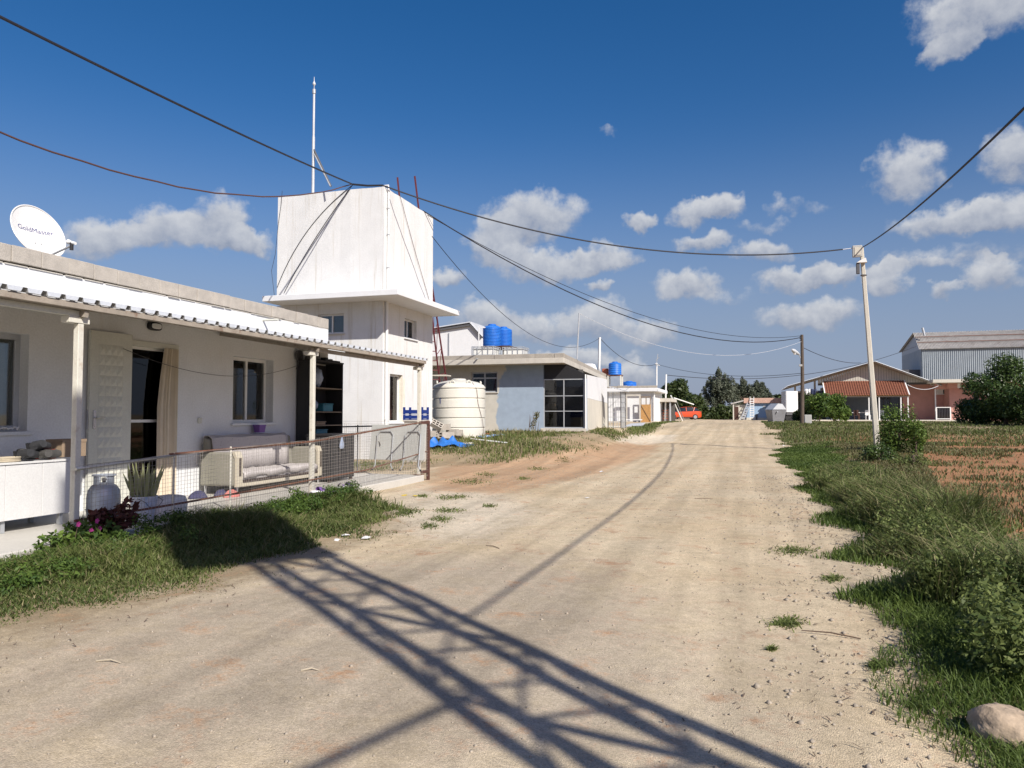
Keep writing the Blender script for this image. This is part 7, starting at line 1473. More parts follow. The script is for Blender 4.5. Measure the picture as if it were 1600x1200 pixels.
    def chair(px, Yt, mt_, lab):
        c = onY(px, 640, Yt); tt = empty('terrace_chair', (c.x, Yt, zf), lab, 'chair'); bbox((c.x - 0.22, Yt - 0.22, zf + 0.42), (c.x + 0.22, Yt + 0.22, zf + 0.46)).build('seat', mt_, tt); bbox((c.x - 0.22, Yt + 0.18, zf + 0.461), (c.x + 0.22, Yt + 0.22, zf + 0.95)).build('backrest', mt_, tt)
        for sx in (-1, 1):
            for sy in (-1, 1): bbox((c.x + sx * 0.2 - 0.02, Yt + sy * 0.2 - 0.02, zf), (c.x + sx * 0.2 + 0.02, Yt + sy * 0.2 + 0.02, zf + 0.419)).build('leg', mt_, tt)
    table(1330, Y - 0.9, 1.5, 'white-topped table under the tiled canopy left of the pole'); table(1349, Y - 0.6, 1.0, 'small pale table under the canopy beside the concrete pole'); chair(1322, Y - 1.4, 'black', 'black chair at the left of the canopy table'); chair(1338, Y - 1.5, 'dark_wood', 'dark chair in front of the canopy table'); chair(1356, Y - 1.3, 'white_frame', 'white chair under the canopy by the concrete pole'); chair(1378, Y - 1.0, 'pvc_grey', 'grey chair under the canopy right of the concrete pole')
    c = onY(1310, 640, Y - 1.6); up = empty('garden_umbrella', (c.x, Y - 1.6, zf), 'small closed white parasol left of the canopy', 'umbrella'); zt_ = onY(1310, 621, Y - 1.6).z; mb().tube([(c.x, Y - 1.6, zf), (c.x, Y - 1.6, zt_)], 0.025, 6).build('pole', 'galv', up); mb().lathe([(0.42, -0.32), (0.22, -0.10), (0.02, 0.0)], (c.x, Y - 1.6, zt_), 10).build('canopy', 'white_cloth', up)
    # dark fence with planting at the left front
    a, b = onY(1238, 650, Y - 3.2), onY(1256, 650, Y - 3.2); tf = empty('dark_fence', ((a.x + b.x) / 2, Y - 3.2, gzf(a.x, Y - 3.2)), 'short dark board fence behind the wooden pole', 'fence'); gg = gzf(a.x, Y - 3.2)
    for i in range(9): x = a.x + (b.x - a.x) * i / 9; bbox((x, Y - 3.2, gg), (x + (b.x - a.x) / 9 - 0.02, Y - 3.16, gg + 0.95)).build('board', 'steel_dark', tf)
build_right()

# ------------------------------------------------------------------ lattice mast behind the camera (its shadow crosses the road)
MASTB = Vector((3.88, -0.45, 0.0))
def build_mast():
    t = empty('lattice_mast', MASTB, 'galvanised lattice power mast whose shadow falls across the road', 'mast')
    H_, s0, s1, ang = 10.9, 0.33, 0.29, math.radians(32)
    def corner(k, h):
        s = s0 + (s1 - s0) * h / H_; a = ang + math.pi / 4 + math.pi / 2 * k; return MASTB + Vector((math.cos(a) * s * 1.414, math.sin(a) * s * 1.414, h))
    for k in range(4): mb().bar(corner(k, -0.4), corner(k, H_), 0.078).build('leg', 'galv', t)
    hs = [0.15 + i * 0.86 for i in range(12)]
    for i, h in enumerate(hs):
        for k in range(4):
            mb().bar(corner(k, h), corner(k + 1, h), 0.028).build('horizontal', 'galv', t)
            if i + 1 < len(hs):
                p, q = (corner(k, h), corner(k + 1, hs[i + 1])) if (i + k) % 2 == 0 else (corner(k + 1, h), corner(k, hs[i + 1])); mb().bar(p, q, 0.030).build('brace', 'galv', t)
    n = Vector((math.cos(SUN_AZ), math.sin(SUN_AZ), 0)); f = Vector((-n.y, n.x, 0)); z = Vector((0, 0, 1))
    def blk(a0, a1, b0, b1, h0, h1, nm, mt_='galv'):
        o = MASTB + n * a0 + f * b0 + z * h0; return mb().prism([o, o + n * (a1 - a0), o + n * (a1 - a0) + f * (b1 - b0), o + f * (b1 - b0)], (0, 0, h1 - h0)).build(nm, mt_, t)
    blk(-1.0, 0.5, -0.45, 0.45, 8.40, 8.46, 'platform'); blk(-1.9, 0.4, -0.35, 0.35, 9.66, 9.715, 'platform'); tr = blk(-0.95, 0.42, -0.40, 0.40, 8.47, 9.55, 'transformer', 'box_grey')
    for k in range(6): blk(-0.90 + 0.22 * k, -0.84 + 0.22 * k, -0.58, -0.41, 8.6, 9.4, 'cooling_fin', 'box_grey')
    for k in range(3): o = MASTB + n * (-0.65 + 0.40 * k) + z * 9.55; mb().tube([o, o + z * 0.35], [0.07, 0.04], 8).build('bushing', 'ceramic_red', t)
    blk(-1.85, -0.40, -0.3, 0.3, 9.72, 10.75, 'shade_box', 'box_grey')  # unseen box, added and sized to shade the sideboard and verge
    for h in (10.85,): o = MASTB + z * h; mb().bar(o - n * 1.6, o + n * 0.9, 0.05).build('crossarm', 'galv', t)
    for a in (-1.5, -0.8, 0.2, 0.8): o = MASTB + n * a + z * 10.9; mb().tube([o, o + z * 0.25], [0.06, 0.03], 8).build('insulator', 'ceramic_red', t)
    for s in (-1, 1):
        for a in (-0.95, 0.45): o = MASTB + n * a + f * (0.43 * s) + z * 8.46; mb().bar(o, o + z * 0.9, 0.05).build('rail_post', 'galv', t)
        o = MASTB + f * (0.43 * s) + z * 9.36; mb().bar(o - n * 0.95, o + n * 0.45, 0.03).build('hand_rail', 'galv', t)
build_mast()

# ------------------------------------------------------------------ cables
def sag_pts(a, b, sag, n=24, kink=0.0, seed=1):
    r = random.Random(seed); a = Vector(a); b = Vector(b)
    return [a.lerp(b, i / n) - Vector((0, 0, sag * 4 * (i / n) * (1 - i / n) + (r.uniform(-kink, kink) if 0 < i < n else 0))) for i in range(n + 1)]
def cable(a, b, sag, r, material, label, kink=0.0, n=24): return tag(mb().tube(sag_pts(a, b, sag, n, kink), r, 6).build('cable', material, smooth=True), label, 'cable')
def build_cables():
    T1 = onY(551, 288, TY - 0.03)
    cable(T1, at(-420, -186, 7.0), 0.10, 0.024, 'cable', 'thick black cable from the tower roof to the upper left')
    cable(T1 + Vector((-0.05, 0, 0)), at(-330, 62, 8.5), 0.95, 0.016, 'cable_brown', 'thin brown cable sagging from the tower to the left edge', 0.012)
    C0 = Vector((TX - 0.05, TY + 0.03, TTOP + 0.05)); m = mb().tube([T1, T1.lerp(C0, 0.5) - Vector((0, 0.02, 0.03)), C0], 0.03, 6); tag(m.build('cable', 'cable', smooth=True), 'twisted black cable along the front edge of the tower roof', 'cable')
    PT = POLE_TOP + Vector((-0.15, -0.05, -0.02)); pts = sag_pts(C0, PT, 0.95, 30)
    t = empty('cable', C0, 'thick black cable from the tower roof to the concrete pole', 'cable'); mb().tube(pts[:-1], 0.022, 6).build('span', 'cable', t, smooth=True); mb().tube(pts[-2:], 0.012, 6).build('bare_end', 'cable_white', t)
    D0 = Vector((TX - 0.02, TY + 2.9, TTOP + 0.03)); WP = at(1253, 527, (G(1253, 664) - _O).dot(_f))
    cable(D0, WP, 1.75, 0.022, 'cable', 'black cable from the tower to the wooden pole, lower of the pair'); cable(D0 + Vector((0, 0.3, -0.05)), WP + Vector((0, 0, 0.1)), 1.45, 0.012, 'cable', 'thin cable running just above the tower to wooden pole cable')
    E0 = Vector((TX, TY + 3.6, 7.55)); RM = at(937, 528, 50.0); cable(E0, RM, 1.9, 0.012, 'cable', 'thin dark cable from the tower corner to the white roof mast')
    AM = onY(1026, 569, 61.1); cable(RM, AM, 0.75, 0.018, 'cable', 'thin cable between the white roof mast and the antenna mast'); cable(AM, onY(1253, 583, 48), 0.5, 0.014, 'cable', 'thin cable from the antenna mast to the wooden pole')
    cable(at(905, 490, 35.0), WP + Vector((0, 0, -0.25)), 1.35, 0.008, 'cable_white', 'thin white cable from the roof pole to the wooden pole')
    cable(onY(1041, 586, 66.5), onY(1432, 541, 89), 1.5, 0.024, 'cable', 'long dark cable from the white post to the warehouse corner')
    cable(WP + Vector((0, 0, -0.6)), onY(1345, 567, 70), 0.3, 0.020, 'cable', 'short cable from the wooden pole to the hall ridge')
    cable(onY(1418, 601, 70), onY(1466, 603, 71), 0.35, 0.024, 'cable_white', 'pale cable drooping between the hall eave and pink annex')
    MA = MASTB + Vector((0.0, 0.3, 5.75)); cable(POLE_TOP + Vector((0.02, -0.08, -0.03)), MA, 0.55, 0.020, 'cable', 'black cable rising from the concrete pole to the upper right')
    cable(MASTB + Vector((-0.3, 0, 4.9)), MASTB + Vector((-4.4, -6.0, 4.2)), 0.25, 0.028, 'cable', 'cable from the lattice mast running back behind the viewer')
build_cables()

# ------------------------------------------------------------------ trees and shrubs
def tree(px, py0, py1, d, w_px, k, n, leaf, material, label, seed, name='tree', group=None, squash=0.85, trunk=None, spread=0.62, rr=(0.38, 0.6)):
    rng = np.random.default_rng(seed); b = ground_at(px, d); s = d / FPX; top = at(px, py0, d).z; bot = at(px, py1, d).z
    c = (b.x, b.y, (top + bot) / 2); r = (w_px * s / 2, w_px * s / 2, (top - bot) / 2)
    return plant(name, b, rand_crown(c, r, k, rng, spread, rr, squash), n, leaf, material, label, 'tree' if 'tree' in name else 'shrub', seed, trunk_h=max(0.25, (top + bot) / 2 - b.z), trunk_r=trunk or max(0.04, r[0] * 0.06), nb=7, group=group)
def build_trees():
    tree(1058, 590, 652, 100, 52, 12, 5200, 0.26, 'leaf_dark', 'dark round tree standing behind the parked car, left crown', 11, 'broadleaf_tree')
    tree(1082, 610, 655, 97, 46, 10, 4200, 0.25, 'leaf_dark', 'lower olive green tree at the right behind the car', 12, 'broadleaf_tree')
    def poplar(px, py0, d, w_px, label, seed):
        rng = np.random.default_rng(seed); b = ground_at(px, d); s = d / FPX; top = at(px, py0, d).z; blobs = []
        for k in range(46):
            u = rng.normal() * 0.38; x = u * w_px * s * 0.5 * 1.2; hmax = (top - b.z) * (1.0 - 0.42 * min(1, abs(u)) - 0.22 * rng.random()); z0 = b.z + hmax * (0.25 + 0.6 * rng.random()); y = rng.normal() * w_px * s * 0.22
            blobs.append(((b.x + x, b.y + y, z0), (0.42 + 0.3 * rng.random(), 0.4, hmax * 0.17))); blobs.append(((b.x + x + rng.normal() * 0.15, b.y + y, b.z + hmax * 0.93), (0.22, 0.22, hmax * 0.09)))
        plant('poplar_tree', b, blobs, 9500, 0.17, 'leaf_poplar', label, 'tree', seed, trunk_h=(top - b.z) * 0.5, trunk_r=0.14, nb=12, shell=0.25)
    poplar(1126, 574, 104, 62, 'tall grey green poplar at the end of the road', 21); poplar(1162, 588, 112, 48, 'thinner poplar behind the blue shed, left one', 22); poplar(1186, 591, 114, 44, 'thinner poplar behind the blue shed, right one', 23)
    for i, px in enumerate((1098, 1112, 1128, 1141)): tree(px, 632, 660, 93, 24, 6, 1100, 0.22, 'leaf_dark', ('dark low bush just right of the car', 'dark low bush second right of the car', 'dark low bush under the tall poplar', 'dark low bush beside the blue shed lean-to')[i], 40 + i, 'low_bush', 'dark bushes at the road end')
    tree(1212, 616, 634, 128, 30, 6, 900, 0.3, 'leaf_dark', 'small dark tree top behind the blue shed roof', 31, 'broadleaf_tree')
    # citrus by the annex
    tree(1572, 556, 668, 45, 124, 34, 21000, 0.085, 'leaf_citrus', 'large dark green citrus tree at the right edge', 51, 'citrus_tree', spread=0.72, rr=(0.25, 0.45)); tree(1630, 570, 684, 42, 124, 26, 10000, 0.085, 'leaf_citrus', 'second citrus tree cut by the right edge', 52, 'citrus_tree', spread=0.7, rr=(0.25, 0.45)); tree(1520, 620, 668, 47, 54, 14, 5000, 0.08, 'leaf_citrus', 'low citrus bush left of the large citrus tree', 53, 'citrus_bush')
    # shrubs before the hall
    for i, (px, py, w, d, lab) in enumerate(((1262, 612, 22, 60, 'dark climbing shrub behind the wooden pole'), (1280, 612, 42, 58, 'bright shrub below the washing line'), (1303, 612, 44, 58.5, 'leafy shrub in front of the tiled canopy left end'), (1316, 630, 26, 59, 'low shrub beside the white parasol'), (1248, 640, 20, 60, 'dark low shrub by the box trailer'))):
        tree(px, py, 660, d, w, 12, 2600, 0.10, 'leaf_shrub' if i in (1, 2, 3) else 'leaf_dark', lab, 60 + i, 'garden_shrub', 'shrubs before the gabled hall')
    # shrubs at the concrete pole
    tree(1404, 632, 722, 23.5, 64, 20, 4600, 0.040, 'leaf_shrub', 'leafy shrub right of the concrete pole', 71, 'roadside_shrub', squash=1.0); tree(1430, 652, 716, 23.0, 34, 9, 1500, 0.042, 'leaf_shrub', 'yellowish shrub at the right of the leafy one', 72, 'roadside_shrub'); tree(1372, 688, 742, 20.0, 58, 12, 2600, 0.034, 'leaf_citrus', 'dark bush at the foot of the concrete pole', 73, 'roadside_shrub')
    tree(1425, 706, 742, 18.5, 62, 8, 1300, 0.03, 'weed', 'low grey green bush in the field behind the verge', 74, 'roadside_shrub')
    # tall dry stalks before the workshop
    b = G(832, 676); t = empty('dry_weed', b, 'tall dry reddish weed stalks before the blue wall', 'weed'); r = random.Random(3)
    for k in range(5): q = b + Vector((r.uniform(-.3, .3), r.uniform(-.2, .2), 0)); mb().tube([q, q + Vector((r.uniform(0, .12), 0, r.uniform(0.4, 0.95)))], [0.014, 0.006], 5).build('stalk', 'twig', t)
    rng = np.random.default_rng(4); v, q, ti = blob_leaves([((b.x + 0.05 * k, b.y, b.z + 0.25 + 0.13 * k), (0.12, 0.12, 0.12)) for k in range(5)], 260, 0.04, rng); np_mesh('seed_heads', v, quads=q, material='grass_dry', parent=t, tint=ti * 0.5)
build_trees()

# ------------------------------------------------------------------ grass and weeds
def vnoise(x, y, s, seed=0):                              # smooth value noise, two octaves, 0..1
    out = 0; amp = 0.66
    for o in range(2):
        u = x * s * 0.45 * (2.3 ** o) + 31.7 * seed + 1000; v = y * s * 0.45 * (2.3 ** o) + 17.3 * seed + 1000; i, j = np.floor(u), np.floor(v); fu, fv = u - i, v - j; fu = fu * fu * (3 - 2 * fu); fv = fv * fv * (3 - 2 * fv)
        hh = lambda a, b: np.modf(np.abs(np.sin(a * 127.1 + b * 311.7 + seed * 7.7) * 43758.5453))[0]
        out = out + amp * ((hh(i, j) * (1 - fu) + hh(i + 1, j) * fu) * (1 - fv) + (hh(i, j + 1) * (1 - fu) + hh(i + 1, j + 1) * fu) * fv); amp *= 0.52
    return out
def vnoise_old(x, y, s, seed=0): return 0.5 + 0.25 * (np.sin(x * s + 1.7 * seed) * np.cos(y * s * 1.13 + seed) + np.sin((x + y) * s * 0.61 + 2.1 * seed) * np.sin((x - y) * s * 0.83 + seed)) + 0.12 * np.sin(x * s * 3.1 + seed) * np.sin(y * s * 2.7)
def scatter(poly, n, rng, jitter=0.12):
    P = np.array(poly); lo, hi = P.min(0), P.max(0); x = lo[0] + (hi[0] - lo[0]) * rng.random(n); y = lo[1] + (hi[1] - lo[1]) * rng.random(n); k = in_poly(x, y, poly)
    return x[k] + rng.normal(size=k.sum()) * jitter, y[k] + rng.normal(size=k.sum()) * jitter
def grass(name, x, y, h, material, label, seed, width=0.0045, lean=0.45, bend=0.5, clump=0.0, tint_lo=0.0, tint_hi=1.0):
    rng = np.random.default_rng(seed); n = len(x); z = gz(x, y); a = rng.random(n) * 2 * np.pi; d = np.hypot(x, y); w = width * (0.7 + 0.6 * rng.random(n)) + 0.00042 * np.maximum(0, d - 4)
    l = h * lean * (0.3 + rng.random(n)); dx, dy = np.cos(a) * l, np.sin(a) * l; fa = a + np.pi / 2 + rng.normal(size=n) * 0.6; sx, sy = np.cos(fa) * w, np.sin(fa) * w
    b = np.stack([x, y, z - 0.01], 1); S = np.stack([sx, sy, 0 * sx], 1); M1 = b + np.stack([dx * 0.35, dy * 0.35, h * 0.6], 1); TP = b + np.stack([dx * (1 + bend * 0.4), dy * (1 + bend * 0.4), h * (1.0 - 0.25 * bend * rng.random(n))], 1)
    v = np.stack([b - S, b + S, M1 + S * 0.8, M1 - S * 0.8, TP], 1).reshape(-1, 3); i = np.arange(n) * 5
    q = np.stack([i, i + 1, i + 2, i + 3], 1); t = np.stack([i + 3, i + 2, i + 4], 1)
    base = tint_lo + (tint_hi - tint_lo) * np.clip(0.15 + 0.6 * vnoise(x, y, 1.9, seed) + 0.5 * (rng.random(n) - 0.5), 0, 1)
    ti = np.stack([base * 0.8, base * 0.8, base, base, np.clip(base * 1.15, 0, 1)], 1).ravel()
    return np_mesh(name, v, quads=q, tris=t, material=material, tint=ti, label=label, cat='grass', kind='stuff')
def build_grass():
    R = np.random.default_rng(77)
    # left verge below the porch
    x, y = scatter(VERGE_L, 130000, R, 0.15); edge = np.interp(y, [p[1] for p in VERGE_L[:8]], [p[0] for p in VERGE_L[:8]]); dep = np.clip((edge - x) / 1.6, 0, 1)
    pat = vnoise(x, y, 3.0, 3); keep = R.random(len(x)) < np.clip((pat - 0.66 + 0.62 * sm(dep * 1.5) + 0.24 * (1 - sm((y - 5.5) / 2))) * 3.0, 0.015, 1); x, y, dep = x[keep], y[keep], dep[keep]; keep = (x > -6.5) | (y > 14.7); x, y, dep = x[keep], y[keep], dep[keep]
    h = (0.035 + 0.20 * dep ** 1.3) * (0.35 + 0.95 * R.random(len(x))) * (0.15 + 1.5 * vnoise(x, y, 2.2, 5) ** 1.4) * (0.55 + 0.45 * sm((y - 5.6) / 2.2)); grass('verge_grass', x, y, h, 'grass', 'green grass along the foot of the porch fence', 1, lean=0.7, bend=0.8, width=0.0038)
    k = R.random(len(x)) < 0.10; grass('verge_grass', x[k], y[k], h[k] * 1.15, 'grass_dry', 'straw coloured blades in the grass by the porch', 2, lean=0.8, width=0.003)
    # leafy weeds by the near post and along the fence
    bl = []
    for _ in range(190):
        yy = R.uniform(4.3, 11.2); xx = -6.30 + abs(R.normal()) * (0.42 if yy < 7.5 else 0.28); top = 0.26 if yy > 6.3 else 0.10
        bl.append(((xx, yy, 0.03 + top * R.random() ** 1.6), (0.11, 0.13, 0.05 + 0.07 * R.random())))
    v, q, ti = blob_leaves(bl, 26000, 0.018, R, shell=0.2); v[:, 2] = np.maximum(v[:, 2], 0.0); np_mesh('verge_weeds', v, quads=q, material='leaf_shrub', tint=ti * 0.75, label='leafy green weeds along the fence at the near porch corner', cat='weeds', kind='stuff')
    # small tufts on the bare sand
    tufts = [(640,800,26,6),(690,812,22,6),(670,822,16,5),(735,752,38,5),(708,778,34,5),(660,775,12,3),(765,792,12,3),(700,798,30,5),(630,803,20,6),(1238,860,40,8),(1230,972,34,9),(760,742,20,4),(820,748,14,3),(1205,1010,8,3),(930,712,14,3),(880,724,16,3),(840,733,20,3),(580,800,40,9),(560,815,40,10),(1300,905,22,6),(1375,1040,24,8),(1440,1100,28,10),(655,737,10,4)]
    X, Yv, Hh = [], [], []
    for (px, py, rx, ry) in tufts:
        n = int(22 * rx * ry ** 0.5 / 6) + 60; u = R.normal(size=(n, 2)) * 0.42
        for a, b in u: p = ray(px + a * rx, py + b * ry); tt = -EYE / p.z; X.append(p.x * tt); Yv.append(p.y * tt); Hh.append(0.012 + 0.035 * R.random())
    X = np.array(X); Yv = np.array(Yv); ok = (Yv > 0) & (Yv < 26); grass('grass_tufts', X[ok], Yv[ok], np.array(Hh)[ok], 'grass', 'scattered grass tufts on the bare sandy road', 3, lean=1.2)
    # behind the porch and around the tower and workshop
    x, y = scatter(BACK_L, 120000, R, 0.2); keep = (x > -16) & ~((x < -8.35) & (y < 15.0)) & ~((x > TX0) & (x < TX + 0.05) & (y > TY) & (y < TY1)) & ~((x < -6.25) & (y > 30.4)) & (np.hypot(x + 9.86, y - 25.2) > 1.0); x, y = x[keep], y[keep]
    pat = vnoise(x, y, 0.9, 9); keep = R.random(len(x)) < np.clip((pat - 0.36) * 3.2, 0.02, 1); x, y, pat = x[keep], y[keep], pat[keep]; h = (0.04 + 0.16 * np.clip(pat - 0.3, 0, 1)) * (0.5 + R.random(len(x))); grass('yard_grass', x, y, h, 'grass', 'patchy grass between the porch, the tower and the workshop', 4, tint_lo=0.15)
    k = R.random(len(x)) < 0.18; grass('yard_grass', x[k], y[k], h[k] * 1.7, 'grass_dry', 'dry stalks in the patchy yard grass', 5)
    x, y = scatter(HOUSE2_GRASS, 5000, R, 0.15); grass('yard_grass', x, y, 0.05 + 0.10 * R.random(len(x)), 'grass', 'grass strip before the flat white house', 6)
    # right verge: near bright patch, tall rank grass, then a shorter field
    n = 330000; y = 2.6 + 30 * R.random(n) ** 1.55; x = road_right(y) - 0.25 + 7.5 * R.random(n) ** 1.35; u = x - road_right(y) + 0.28 * (vnoise(x, y, 2.1, 2) - 0.5) * 2
    f = x / np.maximum(y, 0.1); keep = (u > 0) & (f < 0.46) ; x, y, u = x[keep], y[keep], u[keep]
    pat = vnoise(x, y, 1.1, 4); red = in_poly(x, y, FIELD_RED)
    dens = np.where(red, np.clip((pat - 0.45) * 1.8, 0.02, 0.36), np.clip(0.35 + 0.9 * pat, 0, 1)) * np.clip(u / 0.15, 0.25, 1); keep = R.random(len(x)) < dens; x, y, u, pat, red = x[keep], y[keep], u[keep], pat[keep], red[keep]
    tall = sm((u - 0.12) / 0.55) * (1 - sm((u - 1.05) / 0.7)) * (1 - sm((y - 15) / 7)) * sm((y - 4.0) / 1.5)
    h = (0.05 + 0.05 * pat + 0.40 * tall * (0.20 + 1.3 * pat ** 1.5)) * (0.45 + 0.8 * R.random(len(x))); h = np.where(red, 0.05 + 0.05 * pat, h)
    near = (y < 6.0) & (u < 1.1); far = ~near & (tall < 0.25)
    mid = ~near & ~far
    grass('roadside_grass', x[near], y[near], np.clip(h[near], 0.03, 0.12), 'grass_bright', 'bright short grass at the near right road edge', 7, width=0.003, lean=0.7)
    n2 = 60000; y2 = 2.6 + 4.6 * R.random(n2) ** 1.1; x2 = road_right(y2) - 0.1 + 1.5 * R.random(n2) ** 1.2; u2 = x2 - road_right(y2); p2 = vnoise(x2, y2, 5.0, 8); k2 = (R.random(n2) < np.clip((p2 - 0.55 + sm(u2 / 0.7)) * 2.2, 0.0, 1)) & (x2 / y2 < 0.46); x2, y2, p2 = x2[k2], y2[k2], p2[k2]
    grass('roadside_grass', x2, y2, (0.025 + 0.075 * p2) * (0.4 + 0.8 * R.random(len(x2))), 'grass_bright', 'fine dense turf at the near right road edge', 17, width=0.0026, lean=0.85, bend=0.9)
    k = mid & (R.random(len(x)) < 0.82); grass('roadside_grass', x[k], y[k], h[k], 'weed', 'tall grey green rank grass along the right verge', 8, lean=0.6, bend=0.8)
    k = mid & (R.random(len(x)) < 0.16); grass('roadside_grass', x[k], y[k], h[k] * 1.25, 'grass_dry', 'pale dry stems among the tall verge grass', 9, lean=0.9, bend=0.9, width=0.003)
    k = far & (u < 1.6); grass('roadside_grass', x[k], y[k], h[k], 'grass_bright', 'short green grass strip at the right road edge', 10, lean=0.5, tint_hi=0.8)
    k = far & (u >= 1.6) & ((R.random(len(x)) < 0.30)); grass('field_grass', x[k], y[k], h[k] * 0.9, 'grass', 'thin grass over the reddish field on the right', 12, tint_hi=0.7)
    k = far & (u >= 1.8) & ((R.random(len(x)) < 0.34)); grass('field_grass', x[k], y[k], h[k] * 1.2, 'grass_dry', 'dry brownish grass over the right field', 13, lean=0.7, tint_hi=0.55)
    # far right field up to the terrace
    n = 90000; y = 30 + 34 * R.random(n); x = road_right(np.minimum(y, 48)) + 0.1 + 26 * R.random(n) ** 1.2; pat = vnoise(x, y, 0.55, 6); keep = (x / y < 0.48) & (y < 66) & (R.random(n) < np.clip(pat * 1.5 - 0.2, 0.05, 1)); x, y, pat = x[keep], y[keep], pat[keep]; h = (0.05 + 0.14 * pat) * (0.5 + 0.7 * R.random(len(x)))
    k = R.random(len(x)) < 0.68; grass('field_grass', x[k], y[k], h[k], 'grass', 'grass of the far field before the hall terrace', 14, tint_hi=0.8); grass('field_grass', x[~k], y[~k], h[~k], 'grass_dry', 'dry grass of the far field before the terrace', 15, tint_hi=0.55)
    # broad-leaved weeds in the near right corner
    bl = []
    for _ in range(260):
        yy = 4.4 + 13 * R.random() ** 1.6; xx = float(road_right(yy)) + 0.40 + abs(R.normal()) * 0.5
        bl.append(((xx, yy, gzf(xx, yy) + 0.10 + 0.22 * R.random()), (0.14, 0.14, 0.10 + 0.12 * R.random())))
    v, q, ti = blob_leaves(bl, 30000, 0.019, R, shell=0.2); np_mesh('broadleaf_weeds', v, quads=q, material='weed', tint=np.clip(ti * 1.1, 0, 1), label='broad-leaved weeds in the near right verge', cat='weeds', kind='stuff')
build_grass()

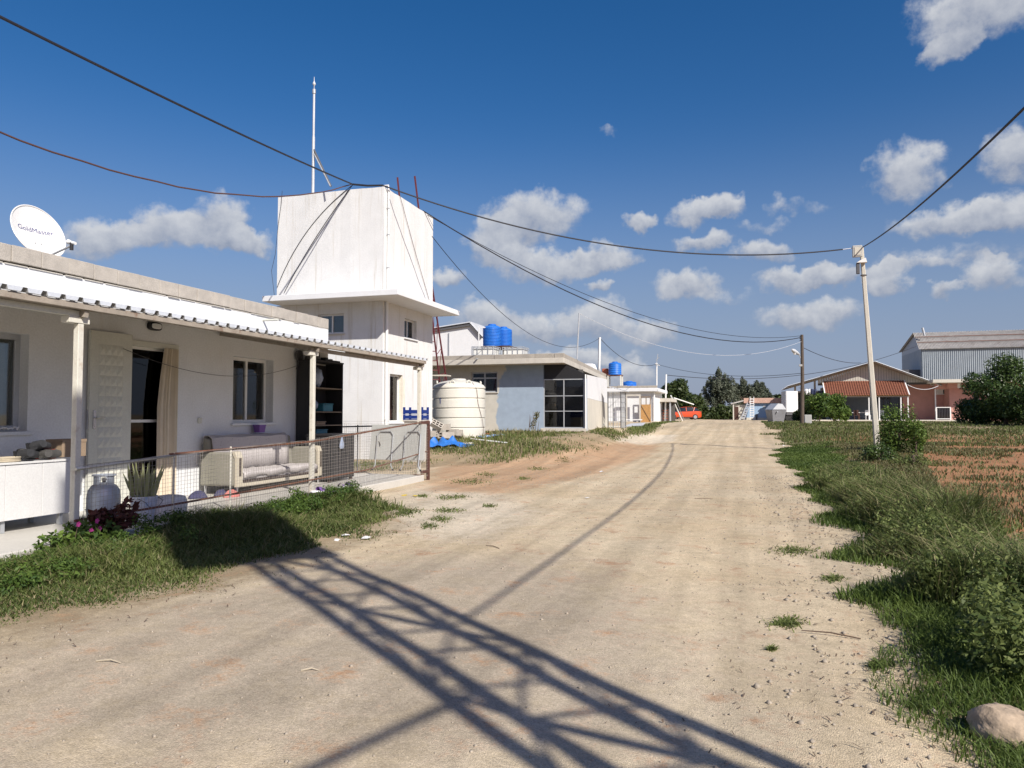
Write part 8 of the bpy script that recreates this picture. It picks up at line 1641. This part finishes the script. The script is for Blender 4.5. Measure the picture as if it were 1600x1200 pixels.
# ------------------------------------------------------------------ stones and litter
def build_small():
    rng = np.random.default_rng(8)
    p = G(1566, 1150); t = mb(); n, k = 44, 30; vs = []; r = np.random.default_rng(16)
    pl = r.normal(size=(17, 3)); pl /= np.linalg.norm(pl, axis=1)[:, None]; pd = 0.50 + 0.36 * r.random(17)   # rock cut by random planes
    for i in range(k + 1):
        a = math.pi * i / k
        for j in range(n):
            b = 2 * math.pi * j / n; d = np.array((math.sin(a) * math.cos(b), math.sin(a) * math.sin(b), math.cos(a))); c = pl @ d; f = min(1.0, min(pd[q] / c[q] for q in range(17) if c[q] > 0.05))
            f *= 1 + 0.03 * math.sin(13 * d[0] + 7 * d[1]) * math.sin(11 * d[2] + 5 * d[1]) + 0.015 * math.sin(37 * d[0] + 29 * d[2])
            vs.append((p.x + 0.05 + 0.20 * f * d[0], p.y - 0.02 + 0.16 * f * d[1], p.z + 0.03 + 0.155 * f * d[2]))
    t.add(vs, [(i*n+j, (i+1)*n+j, (i+1)*n+(j+1) % n, i*n+(j+1) % n) for i in range(k) for j in range(n)]); tag(t.build('limestone_rock', 'rock', smooth=True), 'rough beige rock at the lower right corner', 'rock')
    # loose stones on the road
    n = 16000; y = 2.4 + 16 * rng.random(n) ** 1.6; x = -5.5 + 8.0 * rng.random(n); keep = (x < road_right(y) + 0.5) & ~in_poly(x, y, VERGE_L) & (x > -6.4); e = np.abs(x - road_right(y)) < 0.9; g = in_poly(x, y, GREY); keep &= (rng.random(n) < np.where(e, 1.0, np.where(g, 0.35, 0.55))); x, y = x[keep], y[keep]; n = len(x)
    s = 0.0026 + (0.010 + 0.010 * (np.abs(x - road_right(y)) < 0.7)) * rng.random(n) ** 5 + 0.00030 * y; z = gz(x, y); o = np.array([(1,0,0),(0,1,0),(-1,0,0),(0,-1,0),(0,0,0.8),(0,0,-0.8)]); v = np.stack([x, y, z + s * 0.15], 1)[:, None, :] + o[None] * s[:, None, None] * (0.7 + 0.6 * rng.random((n, 6, 1)))
    i = np.arange(n)[:, None, None] * 6; f = np.array([(0,1,4),(1,2,4),(2,3,4),(3,0,4),(1,0,5),(2,1,5),(3,2,5),(0,3,5)]); np_mesh('gravel', v.reshape(-1, 3), tris=(i + f[None]).reshape(-1, 3), material='pebble', label='small loose stones scattered over the road', cat='gravel', kind='stuff')
    # bits of dry stalk and leaf litter along the road edges
    n = 1300; y = 2.5 + 17 * rng.random(n) ** 1.5; side = rng.random(n) < 0.72; ex = np.interp(y, [p[1] for p in VERGE_L[:8]], [p[0] for p in VERGE_L[:8]])
    x = np.where(side, road_right(y) - np.abs(rng.normal(size=n)) * 0.55 + 0.15, np.where(y < 9, ex + np.abs(rng.normal(size=n)) * 0.35, -5.5 + 6 * rng.random(n))); a = rng.random(n) * np.pi; l = 0.006 + 0.04 * rng.random(n) ** 2.6; w = 0.0012 + 0.0022 * rng.random(n) + 0.00018 * y; z = gz(x, y) + 0.004
    c = np.stack([x, y, z], 1); d = np.stack([np.cos(a) * l, np.sin(a) * l, 0 * a], 1); e = np.stack([-np.sin(a) * w, np.cos(a) * w, 0 * a], 1); k0 = np.stack([0 * a, 0 * a, 0.004 + 0.012 * rng.random(n)], 1)
    v = np.stack([c - d - e, c - d + e, c + e + k0, c - e + k0, c + d], 1).reshape(-1, 3); i = np.arange(n) * 5
    np_mesh('leaf_litter', v, quads=np.stack([i, i + 3, i + 2, i + 1], 1), tris=np.stack([i + 3, i + 4, i + 2], 1), material='twig', label='dry stalks and leaf litter along the road edges', cat='litter', kind='stuff')
    def scrap(px, py, s, mt_, name, lab, seed):
        c = G(px, py); r = random.Random(seed); m = mb(); k = 7; vs = [(c.x, c.y, c.z + s * 0.5)]
        for j in range(k): a = 2 * math.pi * j / k; q = s * r.uniform(0.6, 1.2); vs.append((c.x + q * math.cos(a), c.y + q * math.sin(a), c.z + 0.006 + s * r.uniform(0, 0.35)))
        m.add(vs, [(0, 1 + j, 1 + (j + 1) % k) for j in range(k)]); o = m.build(name, mt_); o.modifiers.new('s', 'SOLIDIFY').thickness = 0.002; tag(o, lab, 'litter', 'bits of litter')
    for i, (px, py, s, mt_, nm, lab) in enumerate(((540,838,.06,'paper','paper_scrap','white paper scrap in the grass edge, nearest the road shadow'),(527,845,.05,'paper','paper_scrap','white scrap left of the largest paper scrap'),(478,850,.04,'paper','paper_scrap','small white scrap in the dark grass'),(572,842,.07,'paper','paper_scrap','flat white scrap beside the grass tip'),(616,760,.05,'paper','paper_scrap','pale crumpled wrapper at the foot of the porch slab'),(632,775,.05,'yellow','yellow_peel','yellow peel on the sand before the fence end'),(648,776,.05,'yellow','yellow_peel','second yellow peel beside a grass tuft'),(940,738,.09,'paper','paper_scrap','white wrapper on the orange soil by the road'),(918,779,.05,'paper','paper_scrap','tiny white scrap in the middle of the road'),(705,700,.12,'paper','paper_scrap','pale lump of rubbish in the grass before the workshop'),(638,718,.07,'paper','paper_scrap','white scrap under the leaning table'),(1225,697,.08,'paper','paper_scrap','white scrap at the right road edge'))): scrap(px, py, s, mt_, nm, lab, i)
    c = G(990, 667); m = mb(); vs = [(c.x - 0.7, c.y, c.z + 0.02), (c.x + 0.5, c.y + 0.2, c.z + 0.05), (c.x + 0.6, c.y + 0.9, c.z + 0.25), (c.x - 0.3, c.y + 0.8, c.z + 0.2)]; m.add(vs, [(0, 1, 2, 3)]); o = m.build('metal_scrap', 'galv_light'); o.modifiers.new('s', 'SOLIDIFY').thickness = 0.03; tag(o, 'bent pale metal sheet lying by the mesh pen', 'scrap')
    for i, (px, py, l, a, lab) in enumerate(((470,1050,.10,0.3,'pale dry stalk lying on the grey part of the road'),(780,858,.22,2.6,'dark twig on the road above the shadow'),(1085,780,.3,0.2,'thin twig in the middle of the beige road'),(150,1035,.16,0.1,'dry straw on the near left of the road'),(1345,1000,.35,2.9,'thin dark twig at the right road edge'))):
        p = G(px, py); d = Vector((math.cos(a), math.sin(a), 0)) * l; q = mb().tube([p + Vector((0, 0, .008)), p + d * 0.5 + Vector((0, 0.015, .016)), p + d + Vector((0, 0, .008))], [0.004, 0.005, 0.003], 5); tag(q.build('twig', 'twig' if i not in (0, 3) else 'beige_belt'), lab, 'twig', 'twigs on the road')
build_small()
